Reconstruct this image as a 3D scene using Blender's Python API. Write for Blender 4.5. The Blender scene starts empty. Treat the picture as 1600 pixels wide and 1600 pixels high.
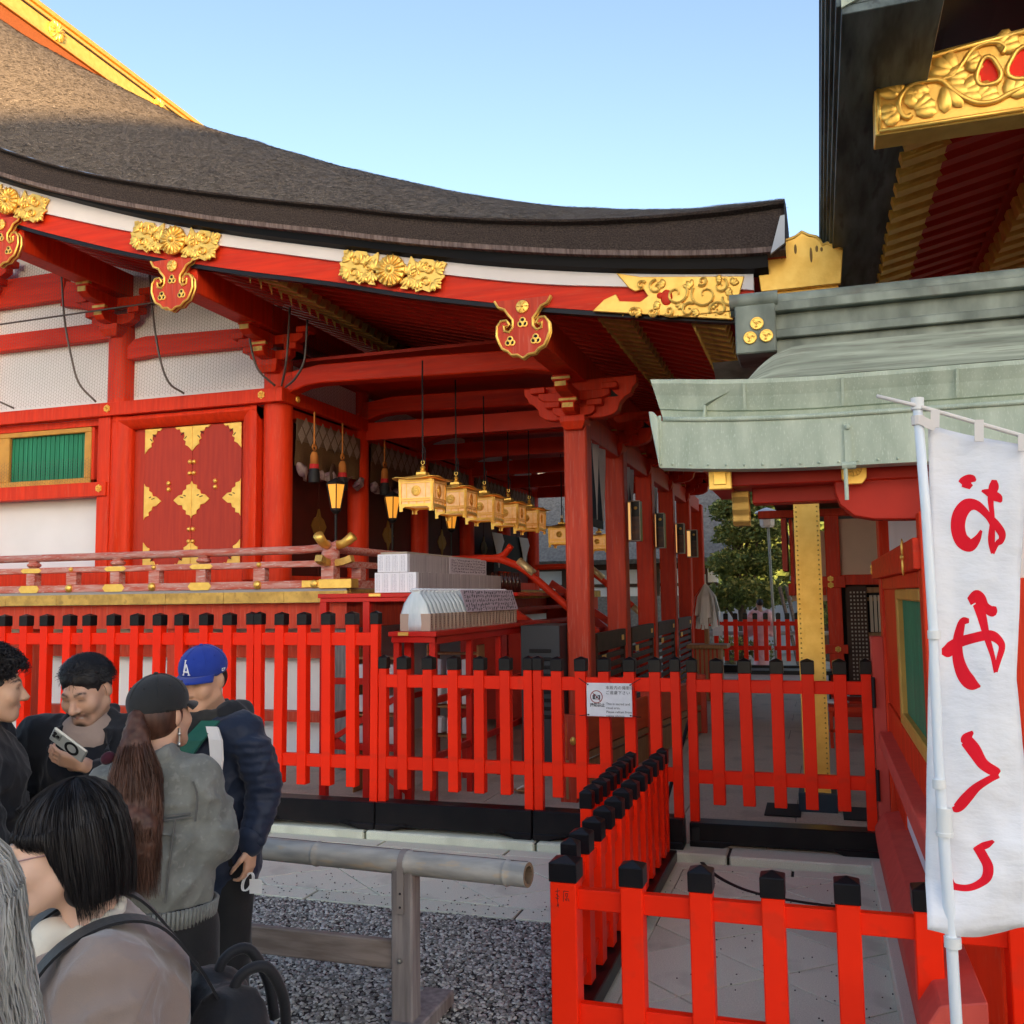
import bpy, bmesh, math, random
import numpy as np
from mathutils import Vector, Matrix, Quaternion, noise as mnoise
R = math.radians
rnd = random.Random(7)
scene = bpy.context.scene
COL = scene.collection
# ---------------- camera ----------------
H = 1.95
cd = bpy.data.cameras.new('camera'); cam = bpy.data.objects.new('camera', cd); COL.objects.link(cam)
cd.sensor_width = 36; cd.lens = 36*1480/1600; cd.clip_end = 500; cd.clip_start = .05
_p, _r, _y = R(5.08), R(-.75), R(17.84)
_fw = Vector((-math.sin(_y)*math.cos(_p), math.cos(_y)*math.cos(_p), math.sin(_p)))
_rt = Vector((math.cos(_y), math.sin(_y), 0)); _up = _rt.cross(_fw)
_x = _rt*math.cos(_r)+_up*math.sin(_r); _u = -_rt*math.sin(_r)+_up*math.cos(_r)
cam.matrix_world = Matrix(((_x.x,_u.x,-_fw.x,0),(_x.y,_u.y,-_fw.y,0),(_x.z,_u.z,-_fw.z,H),(0,0,0,1)))
scene.camera = cam
# ---------------- world, sun, exposure ----------------
SUN_EL, SUN_AZ = R(9), R(150)      # azimuth from +Y towards +X
w = bpy.data.worlds.new('World'); scene.world = w; w.use_nodes = True
nt = w.node_tree; bg = nt.nodes['Background']
sky = nt.nodes.new('ShaderNodeTexSky'); sky.sky_type = 'NISHITA'; sky.sun_disc = False
sky.sun_elevation = SUN_EL; sky.sun_rotation = SUN_AZ
sky.air_density = .6; sky.dust_density = 1.2; sky.ozone_density = .3
nt.links.new(sky.outputs[0], bg.inputs[0]); bg.inputs[1].default_value = .15
sl = bpy.data.lights.new('sun', 'SUN'); sun = bpy.data.objects.new('sun', sl); COL.objects.link(sun)
sl.energy = 4.6; sl.angle = R(.5); sl.color = (1,.66,.32)
_d = Vector((math.sin(SUN_AZ)*math.cos(SUN_EL), math.cos(SUN_AZ)*math.cos(SUN_EL), math.sin(SUN_EL)))
sun.rotation_euler = (-_d).to_track_quat('-Z','Y').to_euler(); sun.location = _d*60
vs = scene.view_settings; vs.view_transform = 'Standard'; vs.look = 'None'; vs.gamma = 1; vs.exposure = 1.8
vs.use_curve_mapping = False
scene.cycles.max_bounces = 8; scene.cycles.diffuse_bounces = 5; scene.cycles.glossy_bounces = 4
scene.cycles.use_denoising = True
# ---------------- mesh helpers ----------------
ORG = {}
class MB:
    def __init__(s): s.v=[]; s.f=[]; s.mi=[]; s.cur=0; s.mats=[]
    def add(s, vs, fs):
        b=len(s.v); s.v.extend([tuple(q) for q in vs]); s.f.extend([tuple(i+b for i in f) for f in fs]); s.mi.extend([s.cur]*len(fs)); return s
    def mat(s, m):
        if m not in s.mats: s.mats.append(m)
        s.cur=s.mats.index(m); return s
    def box(s, c, d, rz=0, M=None):
        x,y,z=[q/2 for q in d]; vs=[Vector((i*x,j*y,k*z)) for k in(-1,1) for j in(-1,1) for i in(-1,1)]
        if rz: M=Matrix.Rotation(rz,3,'Z')
        if M is not None: vs=[M@q for q in vs]
        c=Vector(c); return s.add([q+c for q in vs],[(0,2,3,1),(4,5,7,6),(0,1,5,4),(2,6,7,3),(0,4,6,2),(1,3,7,5)])
    def b2(s, lo, hi): return s.box([(a+b)/2 for a,b in zip(lo,hi)],[abs(b-a) for a,b in zip(lo,hi)])
    def bar(s, p, q, w, h, up=(0,0,1)):
        p=Vector(p);q=Vector(q);d=(q-p);L=d.length;d=d/L;u=Vector(up);r=d.cross(u).normalized();u=r.cross(d)
        M=Matrix((d,r,u)).transposed(); return s.box((p+q)/2,(L,w,h),M=M)
    def tube(s, pts, r, n=8, cap=True, flat=None):
        pts=[Vector(p) for p in pts]; m=len(pts); rs=r if isinstance(r,(list,tuple)) else [r]*m
        t0=(pts[1]-pts[0]).normalized(); a=Vector((0,0,1)) if abs(t0.z)<.9 else Vector((1,0,0))
        u=t0.cross(a).normalized(); vs=[]
        for i in range(m):
            t=(pts[min(i+1,m-1)]-pts[max(i-1,0)])
            if t.length<1e-9: t=t0.copy()
            t.normalize(); u=(u-t*u.dot(t)).normalized(); v=t.cross(u)
            for k in range(n):
                an=2*math.pi*k/n; vs.append(pts[i]+(u*math.cos(an)+v*math.sin(an))*rs[i])
        fs=[(i*n+k,i*n+(k+1)%n,(i+1)*n+(k+1)%n,(i+1)*n+k) for i in range(m-1) for k in range(n)]
        if cap: fs+= [tuple(range(n-1,-1,-1)), tuple((m-1)*n+k for k in range(n))]
        return s.add(vs,fs)
    def lathe(s, prof, n=16, c=(0,0,0), ax=None, cap=True):
        # prof: (r,z); ax: optional 3x3 matrix whose z column is the axis
        c=Vector(c); vs=[]
        for r,z in prof:
            for k in range(n):
                q=Vector((r*math.cos(2*math.pi*k/n),r*math.sin(2*math.pi*k/n),z)); vs.append((ax@q if ax is not None else q)+c)
        m=len(prof); fs=[(i*n+k,i*n+(k+1)%n,(i+1)*n+(k+1)%n,(i+1)*n+k) for i in range(m-1) for k in range(n)]
        if cap: fs+= [tuple(range(n-1,-1,-1)), tuple((m-1)*n+k for k in range(n))]
        return s.add(vs,fs)
    def prism(s, poly, o, u, v, d):
        # 2D polygon in frame (o,u,v) extruded by vector d
        o=Vector(o);u=Vector(u);v=Vector(v);d=Vector(d); a=[o+u*p[0]+v*p[1] for p in poly]; n=len(a)
        # orientation
        ar=sum(poly[i][0]*poly[(i+1)%n][1]-poly[(i+1)%n][0]*poly[i][1] for i in range(n))
        flip=(u.cross(v).dot(d)>0)!=(ar<0)
        f0=tuple(range(n)); f1=tuple(range(n,2*n))
        fs=[f0[::-1] if flip else f0, f1 if flip else f1[::-1]]
        for i in range(n):
            j=(i+1)%n; q=(i,j,n+j,n+i); fs.append(q if flip else q[::-1])
        return s.add(a+[p+d for p in a],fs)
    def grid(s, P, cu=False):
        # P[i][j] points
        m=len(P);n=len(P[0]); vs=[q for row in P for q in row]
        return s.add(vs,[(i*n+j,i*n+j+1,(i+1)*n+j+1,(i+1)*n+j) for i in range(m-1) for j in range(n-1)])
    def ell(s, c, r, n=10, M=None):
        pr=[(math.sin(math.pi*i/n),-math.cos(math.pi*i/n)) for i in range(n+1)]; pr[0]=(1e-4,-1);pr[-1]=(1e-4,1)
        S=Matrix.Diagonal(Vector(r)); A=(M@S) if M is not None else S
        return s.lathe(pr,max(8,n),c,A,cap=False)
    def mesh(s, name, org=(0,0,0)):
        me=bpy.data.meshes.new(name); o=Vector(org); me.from_pydata([tuple(Vector(q)-o) for q in s.v],[],s.f)
        for m in s.mats: me.materials.append(m)
        if len(s.mats)>1: me.polygons.foreach_set('material_index',s.mi)
        return me
    def build(s, name, mat=None, parent=None, smooth=False, bev=0, auto=0, solid=0, sub=0, **tags):
        org=ORG.get(parent.name,(0,0,0)) if parent else (0,0,0)
        if mat is not None: s.mats=[mat]+[m for m in s.mats if m!=mat]; s.mi=[0]*len(s.f) if len(s.mats)==1 else s.mi
        me=s.mesh(name,org); return link(name,me,parent,org,smooth,bev,auto,solid,sub,**tags)
def link(name, me, parent=None, org=(0,0,0), smooth=False, bev=0, auto=0, solid=0, sub=0, **tags):
    o=bpy.data.objects.new(name,me); COL.objects.link(o)
    if parent: o.parent=parent
    ORG[o.name]=org
    if smooth: me.shade_smooth()
    if auto: me.shade_smooth(); me.set_sharp_from_angle(angle=R(auto))
    if sub: md=o.modifiers.new('sub','SUBSURF'); md.levels=md.render_levels=sub
    if solid: md=o.modifiers.new('solid','SOLIDIFY'); md.thickness=solid
    if bev: md=o.modifiers.new('bevel','BEVEL'); md.width=bev; md.segments=1; md.limit_method='ANGLE'
    for k,q in tags.items(): o[k]=q
    return o
def T(name, label, cat, loc=(0,0,0), rz=0, group=None, local=False):
    o=bpy.data.objects.new(name,None); COL.objects.link(o); o.empty_display_size=.1
    o.location=loc; o.rotation_euler=(0,0,rz); ORG[o.name]=(0,0,0) if (local or rz) else tuple(loc)
    o['label']=label; o['category']=cat
    if group: o['group']=group
    return o
def tag(o, label=None, cat=None, group=None, kind=None):
    for k,q in (('label',label),('category',cat),('group',group),('kind',kind)):
        if q: o[k]=q
    return o
def recenter(o, loc):
    # move a top-level mesh's origin to loc without moving its vertices
    loc=Vector(loc); o.data.transform(Matrix.Translation(-loc)); o.location=loc; ORG[o.name]=tuple(loc); return o
def dup(o, loc=None, rz=None, label=None, parent=None):
    c=o.copy(); COL.objects.link(c)
    if parent: c.parent=parent
    if loc is not None: c.location=loc
    if rz is not None: c.rotation_euler=(0,0,rz)
    if label: c['label']=label
    ORG[c.name]=ORG.get(o.name,(0,0,0))
    for ch in o.children: dup(ch,parent=c)
    return c
def smooth_path(pts, n=8, closed=False):
    # Catmull-Rom through points (tuples of any dimension)
    P=[np.array(p,float) for p in pts]; out=[]; m=len(P)
    for i in range(m if closed else m-1):
        a=P[(i-1)%m] if closed or i>0 else P[0]*2-P[1]
        b=P[i]; c=P[(i+1)%m]; d=P[(i+2)%m] if closed or i+2<m else P[-1]*2-P[-2]
        for k in range(n):
            t=k/n; out.append(.5*((2*b)+(c-a)*t+(2*a-5*b+4*c-d)*t*t+(3*b-a-3*c+d)*t**3))
    if not closed: out.append(P[-1])
    return [tuple(q) for q in out]
def interp(x, tab):
    return float(np.interp(x,[t[0] for t in tab],[t[1] for t in tab]))
# ---------------- materials ----------------
def mat(name, col, col2=None, rough=.5, metal=0, scale=3, stretch=(1,1,1), det=4, lo=.35, hi=.65, bump=0, bscale=60, bstretch=(1,1,1), spec=.28, emit=None, es=0, rnd_=0, sss=0, col3=None, scale3=40, f3=.5, trans=0, coat=0, bdist=.01, sheen=0):
    m=bpy.data.materials.new(name); m.use_nodes=True; N=m.node_tree.nodes; L=m.node_tree.links; P=N['Principled BSDF']
    P.inputs['Roughness'].default_value=rough; P.inputs['Metallic'].default_value=metal
    P.inputs['Specular IOR Level'].default_value=spec; P.inputs['Base Color'].default_value=(*col,1)
    if coat: P.inputs['Coat Weight'].default_value=coat; P.inputs['Coat Roughness'].default_value=.15
    if sheen: P.inputs['Sheen Weight'].default_value=sheen
    if sss: P.inputs['Subsurface Weight'].default_value=sss; P.inputs['Subsurface Radius'].default_value=(.01,.004,.002); P.inputs['Subsurface Scale'].default_value=.5
    tc=N.new('ShaderNodeTexCoord')
    def mp(st):
        q=N.new('ShaderNodeMapping'); q.inputs['Scale'].default_value=st; L.new(tc.outputs['Object'],q.inputs[0]); return q.outputs[0]
    out=None
    if col2:
        n=N.new('ShaderNodeTexNoise'); n.inputs['Scale'].default_value=scale; n.inputs['Detail'].default_value=det; L.new(mp(stretch),n.inputs[0])
        r=N.new('ShaderNodeValToRGB'); r.color_ramp.elements[0].position=lo; r.color_ramp.elements[1].position=hi
        r.color_ramp.elements[0].color=(*col,1); r.color_ramp.elements[1].color=(*col2,1)
        L.new(n.outputs[0],r.inputs[0]); out=r.outputs[0]
        if col3:
            n3=N.new('ShaderNodeTexNoise'); n3.inputs['Scale'].default_value=scale3; n3.inputs['Detail'].default_value=3; L.new(mp(stretch),n3.inputs[0])
            r3=N.new('ShaderNodeValToRGB'); r3.color_ramp.elements[0].position=.58; r3.color_ramp.elements[1].position=.66
            mx=N.new('ShaderNodeMix'); mx.data_type='RGBA'; mu=N.new('ShaderNodeMath'); mu.operation='MULTIPLY'; mu.inputs[1].default_value=f3
            L.new(n3.outputs[0],r3.inputs[0]); L.new(r3.outputs[0],mu.inputs[0]); L.new(mu.outputs[0],mx.inputs[0]); L.new(out,mx.inputs[6]); mx.inputs[7].default_value=(*col3,1); out=mx.outputs[2]
    if rnd_:
        oi=N.new('ShaderNodeObjectInfo'); hs=N.new('ShaderNodeHueSaturation'); mr=N.new('ShaderNodeMapRange')
        mr.inputs[3].default_value=1-rnd_; mr.inputs[4].default_value=1+rnd_; L.new(oi.outputs['Random'],mr.inputs[0]); L.new(mr.outputs[0],hs.inputs['Value'])
        if out: L.new(out,hs.inputs['Color'])
        else: hs.inputs['Color'].default_value=(*col,1)
        out=hs.outputs[0]
    if out: L.new(out,P.inputs['Base Color'])
    if bump:
        n2=N.new('ShaderNodeTexNoise'); n2.inputs['Scale'].default_value=bscale; n2.inputs['Detail'].default_value=5; L.new(mp(bstretch),n2.inputs[0])
        b=N.new('ShaderNodeBump'); b.inputs['Strength'].default_value=bump; b.inputs['Distance'].default_value=bdist; L.new(n2.outputs[0],b.inputs['Height']); L.new(b.outputs[0],P.inputs['Normal'])
    if emit: P.inputs['Emission Color'].default_value=(*emit,1); P.inputs['Emission Strength'].default_value=es
    if trans: P.inputs['Transmission Weight'].default_value=trans
    return m
VST=(8,8,.6)     # vertical streaks
m_fence=mat('fence_vermilion',(.92,.024,.002),(.84,.020,.002),rough=.45,spec=.18,scale=2,bump=.2,bscale=70,bstretch=(3,3,.25),rnd_=.07,bdist=.002,col3=(.66,.035,.012),scale3=6,f3=.45)
m_verm=mat('vermilion',(.74,.042,.007),(.60,.032,.007),rough=.5,spec=.2,scale=2.2,stretch=VST,bump=.2,bscale=30,bstretch=(6,6,.4),bdist=.004,col3=(.62,.13,.07),scale3=9,f3=.25)
m_vermx=mat('vermilion_beam',(.72,.036,.006),(.56,.025,.006),rough=.5,spec=.2,scale=2.2,stretch=(.6,5,8),bump=.2,bscale=30,bstretch=(.4,6,6),bdist=.004,col3=(.58,.10,.05),scale3=9,f3=.25)
m_aged=mat('faded_vermilion',(.60,.060,.022),(.48,.042,.018),rough=.6,scale=2.5,stretch=VST,bump=.3,bscale=30,bstretch=(6,6,.4),bdist=.004,col3=(.62,.30,.22),scale3=6,f3=.18)
m_rail=mat('weathered_rail_paint',(.50,.10,.06),(.58,.30,.25),rough=.7,scale=3,stretch=(1.2,5,9),bump=.35,bscale=40,bdist=.004,col3=(.62,.52,.48),scale3=8,f3=.7)
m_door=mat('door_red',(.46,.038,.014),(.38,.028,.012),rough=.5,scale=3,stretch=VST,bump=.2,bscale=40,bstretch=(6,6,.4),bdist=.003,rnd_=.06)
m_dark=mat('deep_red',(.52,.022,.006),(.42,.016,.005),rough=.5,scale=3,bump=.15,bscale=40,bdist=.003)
m_white=mat('white_plaster',(.76,.77,.78),(.71,.72,.73),rough=.85,scale=1.5,bump=.1,bscale=25,bdist=.004)
m_cream=mat('cream_paint',(.80,.74,.68),(.74,.68,.62),rough=.7,scale=2)
m_gold=mat('gold',(.98,.62,.14),(.88,.52,.11),rough=.4,metal=.7,scale=14,bump=.25,bscale=70,bdist=.003)
m_goldp=mat('gold_leaf_plate',(.96,.60,.14),(.86,.50,.10),rough=.45,metal=.6,scale=9,bump=.35,bscale=45,bdist=.004)
m_goldw=mat('worn_gold',(.70,.43,.11),(.50,.30,.08),rough=.5,metal=.6,scale=10,bump=.3,bscale=60,bdist=.003,col3=(.34,.2,.07),scale3=12,f3=.5)
m_black=mat('black_lacquer',(.006,.006,.008),(.012,.010,.011),rough=.32,spec=.2,scale=6,bump=.1,bscale=60,bdist=.002,rnd_=.2)
m_blackm=mat('matt_black',(.012,.012,.013),rough=.6)
m_soffit=mat('black_soffit',(.006,.006,.008),(.009,.008,.009),rough=.45,spec=.1,scale=1.5)
m_copper=mat('pale_verdigris',(.33,.39,.30),(.52,.58,.46),rough=.62,metal=.1,scale=2.2,stretch=(5,5,1.2),det=9,lo=.3,hi=.7,bump=.25,bscale=40,bdist=.003,col3=(.58,.64,.54),scale3=34,f3=.6)
m_copperd=mat('dark_verdigris',(.13,.15,.125),(.31,.35,.29),rough=.55,metal=.15,scale=4,stretch=(1.5,2,.7),lo=.35,hi=.75,bump=.2,bscale=40,bdist=.003,col3=(.13,.12,.10),scale3=3,f3=.6)
m_granite=mat('granite',(.53,.55,.44),(.72,.74,.60),rough=.85,scale=160,det=3,lo=.3,hi=.7,bump=.25,bscale=220,bdist=.003,rnd_=.08,col3=(.44,.455,.365),scale3=2.5,f3=.5)
m_granited=mat('court_slab',(.50,.41,.31),(.60,.50,.39),rough=.75,scale=60,det=4,bump=.1,bscale=120,bdist=.003,rnd_=.07,col3=(.30,.25,.20),scale3=2,f3=.4)
m_joint=mat('joint_mortar',(.035,.032,.03),rough=.95)
m_gravelbed=mat('gravel_bed',(.03,.03,.03),(.09,.09,.09),rough=.95,scale=200,bump=.6,bscale=200)
m_earth=mat('earth',(.20,.18,.155),(.26,.235,.20),rough=.95,scale=4,bump=.3,bscale=80)
m_green=mat('green_paint',(.016,.17,.085),(.025,.24,.12),rough=.55,scale=4,stretch=VST,bump=.1,bscale=40,bstretch=(6,6,.4),rnd_=.12,bdist=.003)
m_ochre=mat('ochre_paint',(.62,.32,.06),(.5,.25,.05),rough=.55,scale=5)
m_wood=mat('weathered_wood',(.16,.125,.105),(.26,.215,.19),rough=.8,scale=3,stretch=(1.5,10,10),bump=.4,bscale=30,bstretch=(.6,8,8),bdist=.004)
m_woodv=mat('weathered_post_wood',(.15,.13,.125),(.25,.22,.21),rough=.8,scale=3,stretch=(10,10,1),bump=.4,bscale=30,bstretch=(8,8,.6),bdist=.004)
m_woodn=mat('natural_wood',(.42,.22,.09),(.32,.15,.06),rough=.55,scale=3,stretch=(10,10,1),bump=.2,bscale=30,bstretch=(8,8,.6),bdist=.003)
m_darkwood=mat('dark_wood',(.05,.024,.014),(.075,.035,.02),rough=.6,scale=4)
m_paper=mat('white_paper',(.80,.80,.82),(.74,.74,.76),rough=.8,scale=20)
m_steel=mat('steel',(.45,.45,.44),rough=.35,metal=1)

# ================= SETTING: ground, gravel, paving =================
def sheet(name, x0,y0,x1,y1,z,m,kind='structure'):
    b=MB(); b.add([(x0,y0,z),(x1,y0,z),(x1,y1,z),(x0,y1,z)],[(0,1,2,3)]); return tag(b.build(name,m),kind=kind)
sheet('ground',-160,-60,160,220,-.06,m_earth)
pav=sheet('pavement',-14,2.0,6,7.16,-.012,m_joint)
court=sheet('courtyard',-14,7.16,14,46,.048,m_joint)
def clip(poly, nx,ny,c):
    out=[]
    for i in range(len(poly)):
        a=poly[i];b=poly[(i+1)%len(poly)]; da=a[0]*nx+a[1]*ny-c; db=b[0]*nx+b[1]*ny-c
        if da<=0: out.append(a)
        if (da<0<db) or (db<0<da):
            t=da/(da-db); out.append((a[0]+(b[0]-a[0])*t,a[1]+(b[1]-a[1])*t))
    return out
def shrink(poly,g):
    cx=sum(p[0] for p in poly)/len(poly); cy=sum(p[1] for p in poly)/len(poly)
    return [(x+(cx-x)*min(.4,g/max(.02,math.hypot(cx-x,cy-y))),y+(cy-y)*min(.4,g/max(.02,math.hypot(cx-x,cy-y)))) for x,y in poly]
def area(p): return .5*abs(sum(p[i][0]*p[(i+1)%len(p)][1]-p[(i+1)%len(p)][0]*p[i][1] for i in range(len(p))))
def slab(poly,z,parent,m,name='paving_stone',th=.04,g=.0075,bev=.002):
    if len(poly)<3 or area(poly)<.012: return
    b=MB(); b.prism(shrink(poly,g),(0,0,z-th+rnd.uniform(-.0015,.0015)),(1,0,0),(0,1,0),(0,0,th)); o=b.build(name,m,parent,bev=bev)
    cx=sum(p[0] for p in poly)/len(poly); cy=sum(p[1] for p in poly)/len(poly)
    o.data.transform(Matrix.Translation((-cx,-cy,0))); o.location=(cx,cy,0)
# diagonal slabs in the fore-court, with straight border stones along the gravel
def region(x0,y0,x1,y1,pitch,ox,oy):
    D=pitch/2
    n=int(14/pitch)+2
    for i in range(-n,n):
        for j in range(-n,n):
            cx=ox+(i+j)*D; cy=oy+(i-j)*D*.86
            if not(x0-1<cx<x1+1 and y0-1<cy<y1+1): continue
            p=[(cx-D,cy),(cx,cy-D*.86),(cx+D,cy),(cx,cy+D*.86)]
            for q in ((1,0,x1),(-1,0,-x0),(0,1,y1),(0,-1,-y0)): p=clip(p,*q) if len(p)>2 else p
            slab(p,0,pav,m_granite)
region(-7.6,5.86,-1.19,6.98,.86,-2.98,6.35)
region(-1.0,2.4,.47,6.98,.86,-.3,5.55)
for i in range(9): slab([(-7.6+i*.72,5.66),(-6.885+i*.72,5.66),(-6.885+i*.72,5.85),(-7.6+i*.72,5.85)],0,pav,m_granite,'border_stone')
for i in range(7): slab([(-1.19,2.4+i*.66),(-1.0,2.4+i*.66),(-1.0,3.055+i*.66),(-1.19,3.055+i*.66)],0,pav,m_granite,'border_stone')
for i in range(8): slab([(-7.6+i*1.05,6.99),(-6.555+i*1.05,6.99),(-6.555+i*1.05,7.15),(-7.6+i*1.05,7.15)],0,pav,m_granite,'border_stone')
for i in range(7):  # kerb stones of the raised court
    x=-9.4+i*1.45; slab([(x,7.155),(x+1.445,7.155),(x+1.445,7.42),(x,7.42)],.062,court,m_granite,'kerb_stone',th=.12,bev=.012)
# court slabs
for j in range(14):
    y0=7.43+j*.92; x=-6.2-(j%2)*.5
    while x<5.2:
        wd=.92 if j%2 else 1.15
        slab([(x,y0),(x+wd,y0),(x+wd,y0+.92),(x,y0+.92)],.062,court,m_granited,'court_slab',g=.004); x+=wd
for j in range(8):
    y0=20.31+j*1.6; x=-5
    while x<6: slab([(x,y0),(x+1.6,y0),(x+1.6,y0+1.6),(x,y0+1.6)],.062,court,m_granited,'court_slab',g=.006); x+=1.6
# gravel: bed + real pebbles
def gravel():
    b=MB(); b.add([(-14,-6,-.03),(-1.2,-6,-.03),(-1.2,5.655,-.03),(-14,5.655,-.03)],[(0,1,2,3)])
    bed=tag(b.build('gravel_bed',m_gravelbed),kind='structure')
    rng=np.random.default_rng(3); n=34000
    X=rng.uniform(-4.6,-1.2,n*2); Y=rng.uniform(3.5,5.66,n*2); keep=(X>-1.2-(Y-2.0)*1.15)&(X<-1.0); X=X[keep];Y=Y[keep];n=len(X)
    ico=bmesh.new(); bmesh.ops.create_icosphere(ico,subdivisions=1,radius=1); V=np.array([v.co[:] for v in ico.verts]); F=np.array([[v.index for v in f.verts] for f in ico.faces]); ico.free()
    nv=len(V); s=rng.uniform(.0062,.0125,n); sc=np.stack([s*rng.uniform(.9,1.6,n),s,s*rng.uniform(.5,.85,n)],1)
    P=V[None]*sc[:,None]*(1+rng.uniform(-.18,.18,(n,nv,1)))
    a=rng.uniform(0,6.28,n); t=rng.normal(0,.35,n); ca,sa,ct,st=np.cos(a),np.sin(a),np.cos(t),np.sin(t)
    x,y,z=P[...,0],P[...,1],P[...,2]; y,z=y*ct[:,None]-z*st[:,None],y*st[:,None]+z*ct[:,None]
    x,y=x*ca[:,None]-y*sa[:,None],x*sa[:,None]+y*ca[:,None]
    Z=-.016+rng.uniform(-.008,.008,n)
    P=np.stack([x+X[:,None],y+Y[:,None],z+Z[:,None]],2).reshape(-1,3); FF=(F[None]+np.arange(n)[:,None,None]*nv).reshape(-1,3)
    me=bpy.data.meshes.new('gravel'); me.vertices.add(len(P)); me.vertices.foreach_set('co',P.ravel()); me.loops.add(FF.size); me.polygons.add(len(FF))
    me.polygons.foreach_set('loop_start',np.arange(len(FF))*3); me.loops.foreach_set('vertex_index',FF.ravel()); me.update()
    at=me.attributes.new('shade','FLOAT','POINT'); at.data.foreach_set('value',np.repeat(rng.uniform(0,1,n)**1.6,nv))
    m=bpy.data.materials.new('gravel_stone'); m.use_nodes=True; N=m.node_tree.nodes; L=m.node_tree.links
    A=N.new('ShaderNodeAttribute'); A.attribute_name='shade'; r=N.new('ShaderNodeValToRGB'); r.color_ramp.elements[0].color=(.11,.108,.098,1); r.color_ramp.elements[1].color=(.60,.60,.55,1)
    L.new(A.outputs['Fac'],r.inputs[0]); L.new(r.outputs[0],N['Principled BSDF'].inputs['Base Color']); N['Principled BSDF'].inputs['Roughness'].default_value=.6
    me.materials.append(m); o=link('gravel',me); o['kind']='stuff'
gravel()
# curved steel rail let into the paving for the swinging gate
b=MB(); pts=smooth_path([(q[0],q[1]) for q in ((-0.949,7.363,0.000),(-0.868,7.104,0.000),(-0.741,6.832,0.000),(-0.560,6.600,0.000),(-0.371,6.487,0.000),(-0.146,6.417,0.000),(0.111,6.387,0.000))],4)
for p,q in zip(pts,pts[1:]): b.bar((*p,.002),(*q,.002),.028,.012)
tag(b.build('gate_track',m_blackm),'dark curved steel rail set in the paving for the swinging gate','rail')

b=MB(); rg=random.Random(6)
for k in range(340):
    x=rg.uniform(-4.2,.4); y=5.67+abs(rg.gauss(0,.28)) if x<-1.2 else rg.uniform(4.3,7.0); 
    if y>7.1: continue
    b.ell((x,y,.004),(rg.uniform(.003,.007),rg.uniform(.003,.006),rg.uniform(.002,.004)),4,Matrix.Rotation(rg.uniform(0,3),3,'Z'))
tag(b.build('stray_pebbles',m_joint),kind='stuff')

# ================= MAIN SHRINE HALL =================
hall=T('shrine_hall','vermilion shrine hall with a thick curved bark roof, white walls and gold fittings','hall',(-6.54,10.5,.06))
VT=[(-14,10.35),(-13,9.62),(-12,8.95),(-11,8.32),(-10,7.76),(-8.94,7.27),(-8.3,7.0),(-7.68,6.77),(-7.09,6.59),(-6.51,6.43),(-5.97,6.29),(-5.43,6.15),(-4.92,6.03),(-4.42,5.92),(-3.75,5.745),(-2.84,5.57),(-2.41,5.5),(-1.78,5.42),(-1.19,5.38),(-.78,5.36),(-.16,5.37)]
VB=[(-14,10.0),(-13,9.27),(-12,8.61),(-11,7.98),(-10,7.43),(-9.03,6.97),(-8.39,6.72),(-7.76,6.51),(-7.17,6.32),(-6.58,6.16),(-6.03,6.0),(-5.49,5.87),(-4.98,5.75),(-4.47,5.63),(-3.79,5.46),(-2.88,5.28),(-2.02,5.12),(-1.21,5.01),(-.8,4.96),(-.36,4.93)]
WT=[(-14,10.02),(-12,8.6),(-11,7.95),(-10,7.4),(-9.19,7.01),(-8.21,6.65),(-7.59,6.43),(-6.99,6.23),(-6.41,6.05),(-5.59,5.83),(-4.55,5.58),(-3.86,5.41),(-2.93,5.2),(-2.06,5.04),(-1.24,4.92),(-.45,4.83)]
WB=[(-14,9.72),(-12,8.3),(-11,7.65),(-10,7.1),(-9.18,6.73),(-8.39,6.47),(-7.29,6.12),(-6.04,5.79),(-4.57,5.43),(-3.44,5.16),(-2.5,4.95),(-1.65,4.83),(-.45,4.66)]
RB=[(-14,9.5),(-12,8.1),(-11,7.45),(-10,6.92),(-9.17,6.54),(-8.67,6.34),(-7.28,5.88),(-6.13,5.57),(-4.55,5.21),(-3.86,5.02),(-2.83,4.8),(-1.96,4.64),(-.45,4.40)]
AT=[(-14,2.2),(-12,2.2),(-11,2.1),(-10,2.0),(-9,1.85),(-8,1.65),(-7.5,1.54),(-7,1.48),(-6.5,1.4),(-6,1.3),(-5,1.12),(-4,.97),(-3,.83),(-2,.71),(-1.2,.6),(-.6,.55),(-.16,.52)]
def sm(tab,x):  # smoothed table
    return sum(interp(x+d,tab) for d in (-.35,-.18,0,.18,.35))/5 if x<-.6 else interp(x,tab)
m_bark=mat('cypress_bark',(.075,.060,.047),(.22,.18,.145),rough=.85,scale=28,stretch=(2.5,6,6),det=8,lo=.3,hi=.72,bump=.9,bscale=42,bstretch=(1,2.6,2.6),bdist=.03,col3=(.27,.22,.175),scale3=70,f3=.25)
m_barkedge=mat('bark_edge',(.030,.022,.019),(.075,.055,.046),rough=.9,scale=30,stretch=(2,2,3),det=7,bump=.8,bscale=60,bstretch=(1,1,1),bdist=.02,col3=(.11,.08,.07),scale3=45,f3=.4)
m_barktrim=mat('bark_trim',(.11,.075,.065),(.23,.17,.15),rough=.85,scale=6,stretch=(9,1,1),bump=.5,bscale=90,bstretch=(3,1,1),bdist=.006)
XS=[-14+i*.115 for i in range(121)]; XS=[x for x in XS if x<-.17]+[-.16]
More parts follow.
